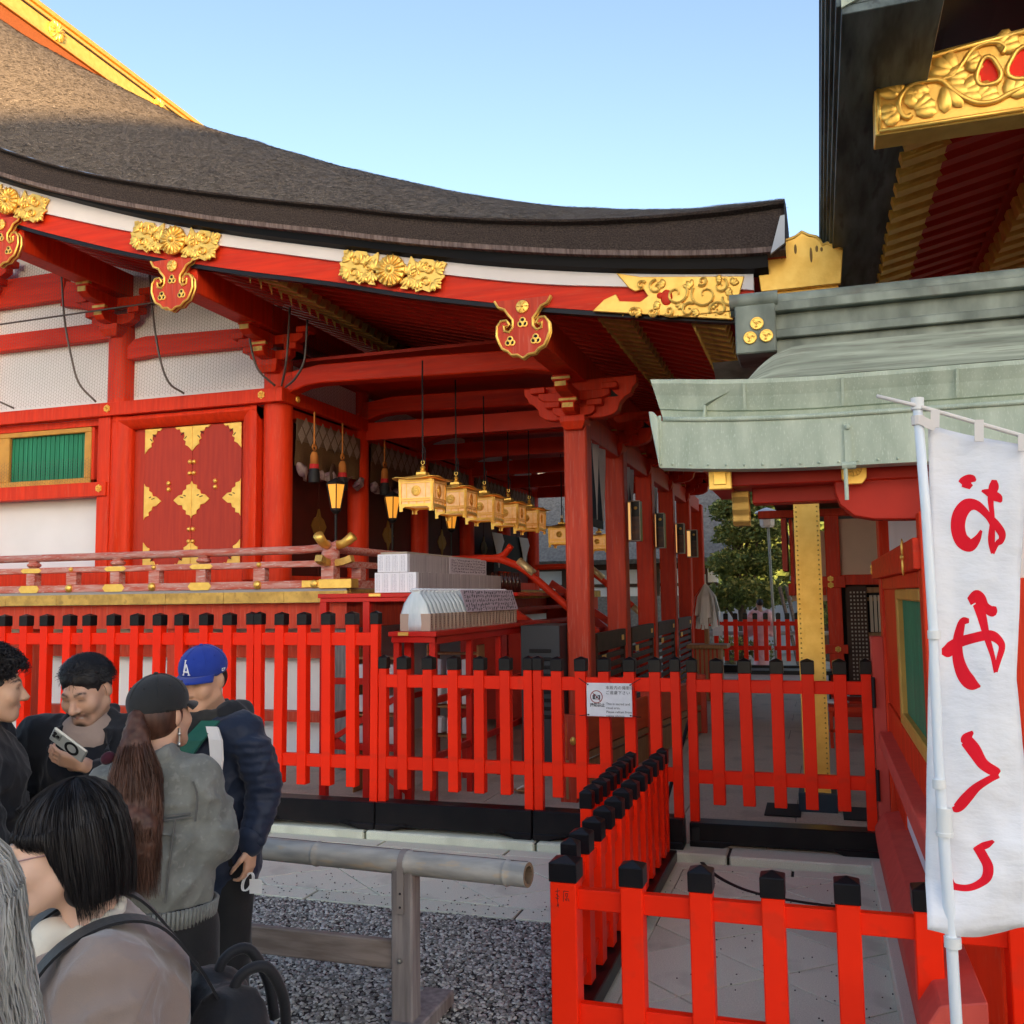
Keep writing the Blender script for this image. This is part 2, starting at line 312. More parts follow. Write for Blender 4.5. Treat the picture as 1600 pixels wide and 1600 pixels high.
def roofpt(x,t):
    A=sm(AT,x); g=sm(VT,x); z=g+A*(1-(1-min(t,1))**2.4); y=8.35+2.6*min(t,1)+max(0,t-1)*12
    k=mnoise.noise((x*2.2,y*2.2,0))*.018+mnoise.noise((x*9,y*9,3))*.006
    return (x,y,z+(k if t>0 else 0))
TT=[i/26 for i in range(27)]+[1.15,1.4,1.8]
b=MB(); b.grid([[roofpt(x,t) for t in TT] for x in XS]); roof=b.build('roof',m_bark,hall,smooth=True)
b=MB()   # thick verge: layered bark face, with a crease under the top layer
prof=[(8.35,0),(8.335,-.012),(8.345,-.03),(8.41,-.045),(8.40,-.16),(8.405,-.28),(8.41,-.36)]
P=[]
for x in XS:
    vt=sm(VT,x); vb=sm(VB,min(x,-.36)); h=(vt-vb)/.37; P.append([(x,y,vt+d*h+mnoise.noise((x*14,d*40,1))*.006) for y,d in prof])
b.grid(P); b.build('verge_face',m_barkedge,roof,smooth=False)
b=MB(); P=[]
for x in XS:
    vb=sm(VB,min(x,-.36)); P.append([(x,8.41,vb+.055),(x,8.395,vb+.05),(x,8.40,vb+.004),(x,8.55,vb)])
b.grid(P); b.build('verge_trim',m_barktrim,roof)
b=MB(); b.grid([[(-.16,8.35+j*.5,sm(VT,-.16)+ .52*(1-(1-min(1,j*.5/2.6))**2.4)-k*.085*(1+.0*j)) for k in range(6)] for j in range(30)]); b.build('eave_end',m_barkedge,roof)
b=MB()   # black boards under the bark
P=[[(x,8.60,sm(VB,min(x,-.36))+.03),(x,8.47,sm(VB,min(x,-.36))+.03),(x,8.49,sm(WT,x)-.0),(x,8.62,sm(WT,x)-.04)] for x in XS if x<-.3]; b.grid(P); b.build('black_verge_board',m_soffit,roof)
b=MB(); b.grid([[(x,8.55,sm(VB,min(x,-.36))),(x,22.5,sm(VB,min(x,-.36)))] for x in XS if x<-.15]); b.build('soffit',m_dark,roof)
b=MB(); b.prism([[-0.193,5.214],[-0.155,5.220],[-0.165,4.969],[-0.286,4.887]],(0,8.32,0),(1,0,0),(0,0,1),(0,.04,0)); b.build('verge_end_flashing',mat('zinc_grey',(.5,.52,.54),rough=.5),roof)
# bark chips lying on the roof skin
m_chip=mat('bark_fibre',(.20,.165,.13),(.27,.225,.18),rough=.9,scale=9); m_chipd=mat('bark_fibre_dark',(.06,.048,.038),(.10,.08,.065),rough=.9,scale=9)
b=MB()
for k in range(42000):
    x=rnd.uniform(-13.6,-.2); t=rnd.random()**1.1; x0,y0,z0=roofpt(x,t); p=Vector((x0,y0,z0)); px=Vector(roofpt(x+.05,t))-p; py=Vector(roofpt(x,t+.03))-p
    b.mat(rnd.choice((m_bark,m_bark,m_chip,m_chipd,m_bark))); n=px.cross(py).normalized(); n=n if n.z>0 else -n; d=(px.normalized()+py.normalized()*rnd.uniform(-.5,.5)).normalized(); s=n.cross(d); L=rnd.uniform(.025,.07); wd=rnd.uniform(.003,.008); lift=n*rnd.uniform(.003,.012)
    b.add([p-s*wd+n*.002,p+s*wd+n*.002,p+d*L+s*wd*.6+lift,p+d*L-s*wd*.6+lift],[(0,1,2,3)])
b.build('bark_chips',None,roof,kind='stuff')
# ridge box with gold boards and crests
rb_=MB(); rb_.b2((-14.3,10.4,11.9),(-14.02,24,13.02)); ridge=rb_.build('ridge_box',mat('ridge_bark_sunlit',(.30,.085,.022),(.20,.055,.015),rough=.8,scale=30,stretch=(2,1,5),bump=.5,bscale=60,bdist=.01),hall)  # bark coloured orange: the low sun's glow is put into the base colour
b=MB(); b.b2((-14.32,10.4,13.02),(-14.0,24,13.56)); b.build('gold_board',m_goldp,ridge)
b=MB()
for z,h,xx in ((13.02,.07,-13.97),(13.40,.05,-13.975),(13.50,.09,-13.95)): b.b2((-14.2,10.4,z),(xx,24,z+h))
b.build('gold_moulding',m_gold,ridge)
b=MB(); b.b2((-14.1,10.4,13.365),(-13.985,24,13.385)); b.build('shadow_groove',m_blackm,ridge)
# --- ornament helpers ---
def chrysanth(b,c,r,ax,n=16,h=.35):
    # petalled crest in frame ax (columns: u, v, out)
    for k in range(n):
        a=2*math.pi*k/n; d=Vector((math.cos(a),math.sin(a),0)); q=Matrix(((d.x,-d.y,0),(d.y,d.x,0),(0,0,1)))
        b.ell(Vector(c)+ax@(d*r*.60+Vector((0,0,r*h*.35))),(r*.42,r*.115,r*h*.5),6,ax@q)
    b.lathe([(r*.99,0),(r*.95,r*h*.35),(r*.5,r*h*.62),(.001,r*h*.7)],24,c,ax,cap=False)
    b.lathe([(r*.2,r*h*.6),(r*.2,r*h*.95),(r*.1,r*h*1.15),(.001,r*h*1.2)],12,c,ax,cap=False)
def scroll(b,c,ax,r,turns=1.3,a0=0,sg=1,th=.012,n=18):
    pts=[]; rr=[]
    for i in range(n):
        t=i/(n-1); a=a0+sg*t*turns*2*math.pi; q=r*(1-t*.85)
        pts.append(Vector(c)+ax@Vector((q*math.cos(a),q*math.sin(a),th*.5))); rr.append(th*(1-.5*t))
    b.tube(pts,rr,6)
def leaf(b,c,ax,L,wd,a,h=.012,lobes=3):
    d=Vector((math.cos(a),math.sin(a),0)); s=Vector((-d.y,d.x,0))
    for k in range(lobes):
        o=(k-(lobes-1)/2); e=(d*(1-.12*abs(o))+s*o*.55).normalized(); q=Matrix((e,Vector((-e.y,e.x,0)),Vector((0,0,1)))).transposed()
        b.ell(Vector(c)+ax@(e*L*.5),(L*.52,wd*.34,h),6,ax@q)
FY=Matrix(((1,0,0),(0,0,-1),(0,1,0)))     # frame facing -Y: u=+X, v=+Z, out=-Y
def frame_rot(a):  # as FY, tilted by a in the XZ plane
    return FY@Matrix.Rotation(a,3,'Z')
for y in (11.2,14.3,17.4,20.5): b=MB(); chrysanth(b,(-13.985,y,13.24),.2,Matrix(((0,0,1),(1,0,0),(0,1,0))),14,.45); b.build('ridge_crest',m_gold,ridge,auto=40)
# --- bargeboard ---
def band(top,bot,y0,y1,name,m,par,x0=-14,x1=-.45,n=90):
    b=MB(); xs=[x0+(x1-x0)*i/n for i in range(n+1)]
    Pf=[[(x,y1,sm(top,x)),(x,y0,sm(top,x)),(x,y0,sm(bot,x)),(x,y1,sm(bot,x)),(x,y1,sm(top,x))] for x in xs]; b.grid(Pf)
    b.add(Pf[-1][:4],[(0,1,2,3)]); b.add(Pf[0][:4],[(3,2,1,0)]); return b.build(name,m,par,auto=30)
barge=band(WB,RB,8.60,8.70,'bargeboard',m_vermx,hall)
band(WT,WB,8.57,8.70,'white_bargeboard',mat('white_paint',(.80,.74,.70),(.74,.68,.64),rough=.6,scale=2,bump=.05,bscale=30),barge)
off=[(x,z-.045) for x,z in RB]; band(RB,off,8.61,8.69,'black_edging',m_black,barge)
def clusters(x):   # chrysanthemum between two foliage wings on the board
    zc=(sm(WT,x)+sm(RB,x))/2+.0; sl=math.atan((sm(WB,x+.3)-sm(WB,x-.3))/.6); ax=frame_rot(sl); c=Vector((x,8.555,zc))
    b=MB(); chrysanth(b,c+Vector((0,-.015,0)),.165,ax,16,.42); b.build('crest',m_gold,barge,auto=40)
    b=MB()
    for sg in (-1,1):
        out=[(.17,-.20),(.24,-.06),(.20,.10),(.22,.22),(.32,.13),(.38,.20),(.52,.20),(.62,.12),(.64,.20),(.70,.18),(.66,.05),(.72,.02),(.67,-.05),(.70,-.14),(.62,-.12),(.56,-.2),(.46,-.18),(.38,-.22),(.34,-.12),(.26,-.2)]
        P=[(sg*px*.84,py*.82) for px,py in out]; b.prism(P,c+Vector((0,.005,0)),ax.col[0],ax.col[1],ax.col[2]*.02)
        for (px,py,r,a0,s2) in ((.50,.09,.085,2.2,1),(.49,-.09,.085,-2.2,-1),(.31,.0,.07,0,1)): scroll(b,c+ax@Vector((sg*px*.84,py*.82,.018)),ax,r*.8,1.2,a0 if sg>0 else math.pi-a0,s2*sg,.012)
        for (px,py,L,wd,a) in ((.22,-.02,.15,.09,1.5),(.25,-.05,.14,.08,-1.4),(.58,.08,.12,.09,.6),(.58,-.07,.12,.09,-.6),(.36,.05,.12,.08,1.1),(.36,-.08,.12,.08,-1.2)): leaf(b,c+ax@Vector((sg*px*.84,py*.82,.018)),ax,L*.82,wd*.82,a if sg>0 else math.pi-a,.011,5)
    b.build('foliage_fitting',m_gold,barge,auto=50)
for x in (-8.988,-6.638,-4.006): clusters(x)
# corner plate
def plate():
    ax=frame_rot(math.atan((4.66-4.83)/1.2*.0-.14)); px=[(-1.698,8.550,4.963),(-1.470,8.550,4.899),(-0.528,8.550,4.793),(-0.642,8.550,4.404),(-1.933,8.550,4.619),(-1.820,8.550,4.718),(-1.703,8.550,4.760),(-1.668,8.550,4.689),(-1.476,8.550,4.661),(-1.403,8.550,4.708),(-1.443,8.550,4.779),(-1.521,8.550,4.764),(-1.575,8.550,4.801)]
    b=MB(); b.prism([(p[0],p[2]) for p in px],(0,8.585,0),(1,0,0),(0,0,1),(0,-.03,0)); pl=b.build('corner_plate',m_goldp,barge,bev=.006)
    b=MB(); f=lambda u,v:(-1.121,8.550,4.658)
    def W(px_,py_): # plate-local metres from its centre -> world
        return Vector((-1.16+px_,8.552,4.665+py_-.10*px_))
    fr=frame_rot(-.10)
    for (u,v,r,a0,s) in ((.28,.02,.13,2.6,1),(.42,.10,.07,1.2,-1),(.02,.03,.11,.6,-1),(.40,-.12,.085,3.5,-1),(.13,-.12,.07,1.0,1),(.50,-.02,.07,2.9,1),(-.16,.10,.07,1.7,1),(-.2,-.14,.05,.4,-1),(-.38,-.14,.045,.6,1),(.26,.15,.05,4,1),(-.05,-.13,.05,3.8,1),(-.3,.12,.04,.5,1)): scroll(b,W(u,v),fr,r,1.15,a0,s,.015)
    for (u,v,L,a) in ((.16,.08,.09,2.2),(.33,-.05,.08,5.2),(.46,.03,.07,.4),(.08,-.05,.08,4.2),(.52,.11,.07,1.0),(.5,-.13,.07,5.6),(-.08,.11,.08,2.7),(.22,-.13,.07,3.6),(-.3,-.13,.08,3.3),(.38,.16,.06,.2),(-.13,-.08,.07,3.0)): leaf(b,W(u,v),fr,L,.07,a,.014,3)
    for i in range(13): b.lathe([(.007,0),(.005,.006),(.001,.008)],6,W(-.48+i*.085,-.168),fr,cap=False)
    b.tube([W(-.05,-.185)+Vector((i*.08,0,0)) for i in range(8)],.006,5)
    b.build('scroll_relief',m_gold,pl,auto=50)
    b=MB(); b.ell(W(-.07,0),(.055,.01,.075),8); b.ell(W(-.13,.02),(.03,.009,.03),8); b.build('red_opening',m_vermx,pl,smooth=True)
plate()
# pendants under the bargeboard
def pendant(x,zt,s=1.0):
    half=[(.0,-.62),(.06,-.58),(.13,-.575),(.17,-.53),(.23,-.50),(.26,-.44),(.29,-.36),(.285,-.26),(.24,-.20),(.18,-.20),(.15,-.25),(.18,-.27),(.21,-.25),(.205,-.31),(.15,-.33),(.11,-.28),(.11,-.2),(.16,-.14),(.2,-.08),(.27,-.05),(.31,.02)]
    half=[(px*s,pz*s) for px,pz in half]; poly=half+[(-px,pz) for px,pz in half[::-1][:-1]]
    o=Vector((x,8.56,zt)); b=MB(); b.prism(poly,o,(1,0,0),(0,0,1),(0,.09,0)); pd=b.build('gable_pendant',m_aged,hall)
    b=MB()
    for sg in (-1,1):
        P=[o+Vector((sg*px,-.004,pz)) for px,pz in half]; b.tube([P[i] for i in range(len(P))],.014*s,6)
        P2=[q+Vector((0,.05,0)) for q in P]; b.tube(P2,.014*s,5)
    for (u,v) in ((0,-.24),(-.14,-.43),(.14,-.43)):
        for a in (90,210,330): b.lathe([(.036*s,0),(.034*s,.010),(.022*s,.012),(.022*s,-.002)],10,o+Vector((u*s+.026*s*math.cos(R(a)),-.002,v*s+.026*s*math.sin(R(a)))),FY,cap=False)
    chrysanth(b,o+Vector((0,-.006,-.07*s)),.072*s,FY,6,.5)
    b.build('gold_rim',m_gold,pd,auto=50)
    b=MB()
    for (u,v) in ((0,-.24),(-.14,-.43),(.14,-.43)):
        for a in (90,210,330): b.lathe([(.024*s,0),(.001,.004)],8,o+Vector((u*s+.026*s*math.cos(R(a)),-.002,v*s+.026*s*math.sin(R(a)))),FY,cap=False)
    b.build('pierced_hole',m_blackm,pd)
pendant(-2.62,4.80,.92); pendant(-6.66,5.70,.92); pendant(-9.1,6.50,.92)
# --- purlins, rafters with gold tips ---
b=MB()
for x in (-2.6,-6.54,-9.0,-11.6):
    z=interp(x,RB)-.02; b=MB(); b.b2((x-.13,8.66,z-.33),(x+.13,22.4,z)); b.build('purlin',m_verm,hall,bev=.01)
m_rafter=mat('rafter_red',(.66,.030,.008),(.54,.022,.007),rough=.5,scale=3)
def rafters(x0,x1,z0,z1,tip,n,y0=8.86,dy=.215):
    b=MB(); b.bar((x0,0,z0),(x1-tip,0,z1+(z0-z1)*tip/(x1-x0)),.075,.10); me=b.mesh('rafter'); me.materials.append(m_rafter)
    c=MB(); c.bar((x1-tip,0,z1+(z0-z1)*tip/(x1-x0)),(x1,0,z1),.083,.108)
    c.add([(x1-tip-.07,-.0415,z1+.01+(z0-z1)*tip/(x1-x0)),(x1-tip,-.0415,z1-.05),(x1-tip,-.0415,z1+.06)],[(0,1,2)]); mc=c.mesh('rafter_cap'); mc.materials.append(m_goldw)
    for i in range(n):
        o=link('rafter',me,hall); o.location=Vector((0,y0+i*dy,0))-Vector(ORG[hall.name]); k=link('gold_cap',mc,o)
rafters(-9.6,-5.49,6.80,5.47,.34,56); rafters(-6.2,-1.62,5.78,4.63,.30,56); rafters(-2.6,-.72,4.98,4.44,.28,56)
for x,z in ((-5.6,5.58),(-1.75,4.74),(-.6,4.62)): b=MB(); b.b2((x-.05,8.72,z),(x+.06,22.4,z+.09)); b.build('eave_batten',m_vermx,hall)
# --- columns ---
def column(x,y,z0,z1,r,m=m_verm,sq=False):
    b=MB()
    if sq: b.b2((x-r,y-r,z0),(x+r,y+r,z1)); return b.build('column',m,hall,bev=.018)
    b.lathe([(r,z0),(r,z1-.2),(r*.96,z1)],28,(x,y,0)); return b.build('column',m,hall,auto=40)
YC=[10.55,12.72,15.0,17.3,19.6,21.8]
for y in YC: column(-6.54,y,1.9,5.02,.185)
for i,y in enumerate(YC):
    c=column(-2.6,y+.05,.1,3.98,.135,m_aged if i<2 else m_verm,True)
    b=MB(); b.b2((-2.8,y-.15,.06),(-2.4,y+.25,.2)); b.build('column_base',m_granite,c,bev=.03)
    b=MB(); b.b2((-2.742,y-.092,.2),(-2.458,y+.192,.42)); b.build('column_shoe',m_goldw,c)
column(-9.0,10.55,1.9,5.75,.18); column(-11.4,10.55,1.9,6.4,.18)
# --- bracket sets ---
def arm(b,o,d,L,h=.2,wd=.14,fwd=None):
    # boat-shaped arm centred at o along unit d
    P=[(-L/2,h),(L/2,h),(L/2,h*.45),(L*.40,h*.12),(L*.28,0),(-L*.28,0),(-L*.40,h*.12),(-L/2,h*.45)]
    d=Vector(d); s=Vector((-d.y,d.x,0)); b.prism(P,Vector(o)-s*wd/2,d,(0,0,1),s*wd)
def cusp_arm(b,o,d,L,h,wd):
    P=[(-L*.35,h),(L*.65,h),(L*.65,h*.80),(L*.60,h*.70),(L*.58,h*.56),(L*.50,h*.48),(L*.44,h*.34),(L*.42,h*.16),(L*.34,h*.05),(L*.22,0),(-L*.35,0)]
    d=Vector(d); s=Vector((-d.y,d.x,0)); b.prism(P,Vector(o)-s*wd/2,d,(0,0,1),s*wd)
def bracket(x,y,z,steps,arms,hh):
    b=MB(); b.lathe([(.15,z-.02),(.21,z+.07),(.21,z+.14)],4,(x,y,0),Matrix.Rotation(R(45),3,'Z')); zz=z+.14
    g=MB(); s=hh/max(1,steps)
    for k in range(steps):
        L=.34+.30*k; hz=s*.62
        P=[(0,hz),(-L,hz),(-L,hz*.45),(-L*.86,hz*.12),(-L*.6,0),(0,0)]
        b.prism(P,(x-.075,y,zz),(0,1,0),(0,0,1),(.15,0,0)); g.b2((x-.062,y-L-.006,zz+hz*.48),(x+.062,y-L+.03,zz+hz*.94))
        b.b2((x-.10,y-L+.01,zz+hz),(x+.10,y-L+.2,zz+s)); g.b2((x-.103,y-L+.005,zz+hz+s*.12),(x+.103,y-L+.06,zz+s*.88))
        arm(b,(x,y,zz),(1,0,0),arms+.35*k,hz,.13)
        for sg in (-1,1): b.b2((x+sg*(arms/2+.175*k)-.09,y-.09,zz+hz),(x+sg*(arms/2+.175*k)+.09,y+.09,zz+s))
        zz+=s
    o=b.build('bracket_set',m_verm,hall,bev=.008); g.build('gold_end',m_goldw,o)
bracket(-6.54,10.4,4.84,2,.6,.40); bracket(-9.0,10.4,5.55,2,.7,.46); bracket(-11.4,10.4,6.2,2,.7,.5)
for y in YC[:5]:
    bracket(-2.6,y-.05,3.86,2,.5,.36)
    b=MB(); cusp_arm(b,(-2.5,y+.05,3.98),(1,0,0),.95,.46,.16); cusp_arm(b,(-2.7,y+.05,3.98),(-1,0,0),.8,.40,.15); b.build('cusped_arm',m_verm,hall,bev=.008)
    b=MB(); b.prism([(-.12,.26),(.04,.38),(.16,.26)],(-2.25,y-.036,3.95),(1,0,0),(0,0,1),(0,.02,0)); b.build('pierced_panel',m_blackm,hall)
# rainbow beams across the porch
for i,y in enumerate(YC):
    P=[(-6.4,4.55),(-6.1,4.64),(-5.9,4.66),(-3.2,4.60),(-2.95,4.56),(-2.65,4.50),(-2.65,4.74),(-3.1,4.84),(-4.4,4.88),(-5.9,4.90),(-6.4,4.83)]
    dz=0 if i==0 else .02
    b=MB(); b.prism([(px,pz+dz) for px,pz in P],(0,y-.11,0),(1,0,0),(0,0,1),(0,.22,0)); b.build('rainbow_beam',m_vermx,hall,bev=.015)
    if i: b=MB(); b.b2((-6.4,y-.05,4.3),(-2.6,y+.05,4.56)); b.build('tie_beam',m_rafter,hall)
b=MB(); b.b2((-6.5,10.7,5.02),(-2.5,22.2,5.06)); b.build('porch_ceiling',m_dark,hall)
# tie beams between porch columns with carved frog-leg struts
for i,(y0,y1) in enumerate(zip(YC[:-1],YC[1:])):
    b=MB(); b.b2((-2.68,y0+.2,3.81),(-2.52,y1-.1,4.10)); b.build('porch_tie_beam',m_verm,hall,bev=.008)
    b=MB(); ym=(y0+y1)/2; P=[(-.75,0),(-.6,.18),(-.35,.22),(-.18,.42),(.18,.42),(.35,.22),(.6,.18),(.75,0)]; b.prism(P,(-2.64,ym,4.10),(0,1,0),(0,0,1),(.08,0,0))
    b.build('frog_leg_strut',m_dark,hall)
m_indoor=mat('inner_door_red_shaded',(.085,.006,.004),(.06,.005,.003),rough=.6,scale=3)  # door red darkened so the porch interior's shade sits in the colour
# --- front wall (facing the porch) ---
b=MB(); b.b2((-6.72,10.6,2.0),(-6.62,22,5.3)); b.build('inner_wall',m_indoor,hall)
for lo,hi in (((-6.42,10.28,4.435),(-6.325,22,4.615)),((-6.6,10.6,4.30),(-6.45,22,4.42))): b=MB(); b.b2(lo,hi); b.build('lintel',m_verm,hall,bev=.006)
b=MB(); b.b2((-6.6,10.6,2.05),(-6.42,22,2.25)); b.build('threshold',m_verm,hall)
m_net=mat('netting_wire',(.13,.11,.10),rough=.5,metal=.5)
for i,(y0,y1) in enumerate(zip(YC[:-1],YC[1:])):
    for k in range(2):
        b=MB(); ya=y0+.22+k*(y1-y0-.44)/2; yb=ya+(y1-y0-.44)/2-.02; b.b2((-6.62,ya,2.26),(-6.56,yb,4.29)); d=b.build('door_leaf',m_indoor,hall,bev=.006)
        g=MB(); fx=Matrix(((0,0,1),(1,0,0),(0,1,0))); yc=(ya+yb)/2; gy=yb if k==0 else ya
        for z in (2.95,3.9):
            sg=-1 if k==0 else 1; g.prism([(sg*.004,.24),(sg*.05,.13),(sg*.12,.1),(sg*.2,0),(sg*.12,-.1),(sg*.05,-.13),(sg*.004,-.24)],(-6.562,gy,z),(0,1,0),(0,0,1),(.014,0,0))
        g.build('gold_fitting',mat('dim_gilt',(.35,.2,.05),rough=.5,metal=.7) if i==0 and k==0 else bpy.data.materials['dim_gilt'],d)
    b=MB(); b.b2((-6.48,y0+.2,4.62),(-6.45,y1-.2,5.0)); b.build('upper_panel',m_white,hall)
# --- facade wall facing the viewer ---
b=MB(); b.prism([(-14,2.0),(-6.6,2.0)]+[(x,sm(RB,x)+.12) for x in (-6.6,-7.5,-8.5,-9.5,-10.5,-12,-14)],(0,10.58,0),(1,0,0),(0,0,1),(0,.14,0)); facade=b.build('white_wall',m_white,hall)
b=MB(); b.b2((-14,10.28,4.435),(-6.42,10.42,4.615)); nag=b.build('wall_beam',m_verm,hall,bev=.006)
for lo,hi in (((-14,10.42,4.34),(-9.19,10.6,4.435)),((-14,10.30,3.36),(-9.02,10.46,3.55)),((-14,10.44,2.05),(-6.7,10.56,2.39))): b=MB(); b.b2(lo,hi); b.build('wall_rail',m_verm,hall,bev=.006)
b=MB()
for x0,x1,z0,z1 in ((-14,-9.15,5.545,5.79),(-14,-9.95,6.19,6.60)): b.b2((x0,10.45,z0),(x1,10.6,z1))
b.prism([(-8.84,5.23),(-8.6,5.235),(-8.5,5.25),(-7.15,5.23),(-6.72,5.21),(-6.72,5.47),(-7.1,5.485),(-8.55,5.525),(-8.74,5.5),(-8.84,5.40)],(0,10.45,0),(1,0,0),(0,0,1),(0,.15,0))
b.prism([(-10.0,6.1),(-9.2,5.95),(-9.2,6.25),(-9.9,6.45)],(0,10.44,0),(1,0,0),(0,0,1),(0,.14,0))
b.build('upper_beam',m_vermx,hall,bev=.008)
def hexstud(par,c,ax=FY,r=.055):
    b=MB(); b.lathe([(r,0),(r*.96,.008)],6,c,ax@Matrix.Rotation(R(30),3,'Z'))
    for k in range(6): a=k*math.pi/3; b.ell(Vector(c)+ax@Vector((r*.55*math.cos(a),r*.55*math.sin(a),.01)),(r*.3,r*.3,r*.22),6,ax)
    b.ell(Vector(c)+ax@Vector((0,0,.012)),(r*.22,r*.22,r*.3),6,ax); b.build('gold_stud',m_gold,par,auto=40)
FX=Matrix(((0,0,1),(1,0,0),(0,1,0)))
for x in (-9.0,-6.62): hexstud(nag,(x,10.275,4.53))
hexstud(nag,(-9.12,10.295,3.46)); hexstud(nag,(-9.0,10.435,2.2),FY,.045); hexstud(nag,(-6.75,10.435,2.2),FY,.045)
for y in YC: hexstud(nag,(-6.32,y+.1,4.52),FX,.05)
# door bay
b=MB(); b.b2((-9.2,10.34,2.05),(-9.0,10.56,4.435)); b.build('door_post',m_verm,hall,bev=.01)
b=MB()   # moulded frame (mitred)
for (p,q,r1) in (((-8.98,2.2),(-8.98,4.43),0),((-6.74,2.2),(-6.74,4.43),0)):
    sg=1 if p[0]<-8 else -1; b.prism([(0,0),(.09*sg,-.015),(.2*sg,.03),(.25*sg,.09),(.25*sg,.16),(0,.16)],(p[0],10.36,p[1]),(1,0,0),(0,1,0),(0,0,q[1]-p[1]))
b.prism([(0,0),(-.015,-.05),(.03,-.12),(.09,-.16),(.16,-.16),(.16,0)],(-8.98,10.36,4.42),(0,1,0),(0,0,1),(2.24,0,0))
b.build('door_frame',m_verm,hall,auto=40,bev=.004)
dx0,dx1,dz0,dz1=-8.55,-7.05,2.39,4.255
b=MB(); b.b2((-8.75,10.52,2.3),(dx0,10.57,4.3)); b.build('door_jamb',m_door,hall); b=MB(); b.b2((dx1,10.52,2.3),(-6.95,10.57,4.3)); b.build('door_jamb',m_door,hall)
vs8=.80
cornerp=[(0,0),(.28,0),(.24,-.05),(.2,-.04),(.18,-.10),(.13,-.10),(.12,-.17),(.14,-.22),(.10,-.25),(.11,-.31),(.06,-.34),(.0,-.42)]
cornerp=[(u,v*vs8) for u,v in cornerp]
sidep=[(0,-.31),(.02,-.26),(.08,-.24),(.08,-.18),(.13,-.15),(.14,-.09),(.20,-.08),(.28,0),(.20,.08),(.14,.09),(.13,.15),(.08,.18),(.08,.24),(.02,.26),(0,.31)]
sidep=[(u,v*vs8) for u,v in sidep]
for k in range(2):
    xa=dx0+k*.752; xb=xa+.748; b=MB(); b.b2((xa,10.50,dz0),(xb,10.56,dz1)); d=b.build('door_leaf',m_door,hall,bev=.006)
    for (cx,sx) in ((xa,1),(xb,-1)):
        for pl_,zc_,vz in ((cornerp,dz1-.004,1),(sidep,3.27,1),(cornerp,dz0+.004,-1)):
            g=MB(); g.prism([(u*sx,v*vz) for u,v in pl_],(cx,10.50,zc_),(1,0,0),(0,0,1),(0,-.012,0)); ft=g.build('gold_fitting',m_goldp,d,bev=.004)
            g=MB(); 
            for t0,t1 in (((.45,.30),(.62,.42)),((.30,.5),(.42,.62))):
                mu=max(u for u,v in pl_); mv=max(abs(v) for u,v in pl_)*(-1 if pl_ is cornerp else .5); g.bar((cx+sx*mu*t0[0],10.487,zc_+vz*mv*t0[1]*.8),(cx+sx*mu*t1[0],10.487,zc_+vz*mv*t1[1]*.8),.004,.012)
            g.build('pierced_line',m_darkwood,ft,kind='stuff')
    g=MB(); sx=1 if k==0 else -1; xi=xb if k==0 else xa
    for z in (3.77,3.62,2.88,2.72): g.ell((xi-.03*sx,10.495,z),(.03,.03,.03),8)
    for z in (3.50,3.42): g.ell((xi-.36*sx,10.495,z),(.032,.028,.032),8)
    g.build('gold_boss',m_gold,d,smooth=True)
# window bay
b=MB(); b.b2((-11.12,10.46,3.56),(-9.36,10.58,3.62));b.b2((-11.12,10.46,4.38),(-9.36,10.58,4.435)); b.b2((-11.3,10.46,3.56),(-11.04,10.58,4.4)); b.b2((-9.44,10.46,3.56),(-9.36,10.58,4.4)); win=b.build('window_frame',m_verm,hall,bev=.006)
b=MB()
for lo,hi in (((-11.0,10.44,3.56),(-9.40,10.5,3.64)),((-11.0,10.44,4.27),(-9.40,10.5,4.385)),((-11.0,10.44,3.64),(-10.82,10.5,4.27)),((-9.51,10.44,3.64),(-9.40,10.5,4.27))): b.b2(lo,hi)
b.build('ochre_moulding',m_ochre,win,bev=.01)
b=MB(); b.b2((-.016,0,0),(.016,.03,.63)); me=b.mesh('slat'); me.materials.append(m_green)
for i in range(33): o=link('slat',me,win); o.location=Vector((-10.80+i*.0395,10.50+(i%2)*.006,3.64))-Vector(ORG[hall.name])
b=MB(); b.b2((-10.84,10.54,3.62),(-9.49,10.56,4.29)); b.build('window_board',m_green,win)
# --- bird netting and its cords ---
def netting(o,u,v,nu,nv,s=.042,rw=.0016):
    b=MB(); o=Vector(o);u=Vector(u);v=Vector(v); n=u.cross(v).normalized(); segs=[]
    for i in range(nu):
        for j in range(nv):
            cx=i*s; cy=(j+(i%2)*.5)*s*1.12; P=lambda a,c:o+u*(cx+a*s)+v*(cy+c*s*1.12)
            segs+= [(P(0,0),P(.33,0)),(P(.33,0),P(.5,.25)) if False else (P(.33,0),P(.67,.5)),(P(.33,0),P(.67,-.5))]
    for p,q in segs:
        d=(q-p).normalized(); t=n.cross(d)*rw; m=n*rw; b.add([p+t,p-t,q-t,q+t,p+m,p-m,q-m,q+m],[(0,1,2,3),(4,5,6,7)])
    return b
netting((-11.5,10.12,4.62),(1,0,0),(0,.06,1),122,44).build('bird_netting',m_net,hall,kind='stuff')
netting((-11.5,10.24,3.56),(1,0,0),(0,.0,1),55,7).build('bird_netting',m_net,hall,kind='stuff')
netting((-6.28,10.2,4.62),(0,1,0),(0,0,1),90,18).build('bird_netting',m_net,hall,kind='stuff')
def cord(pts,r=.014,nm='net_cord'): b=MB(); b.tube(smooth_path(pts,6),r,6); b.build(nm,m_net,hall,smooth=True)
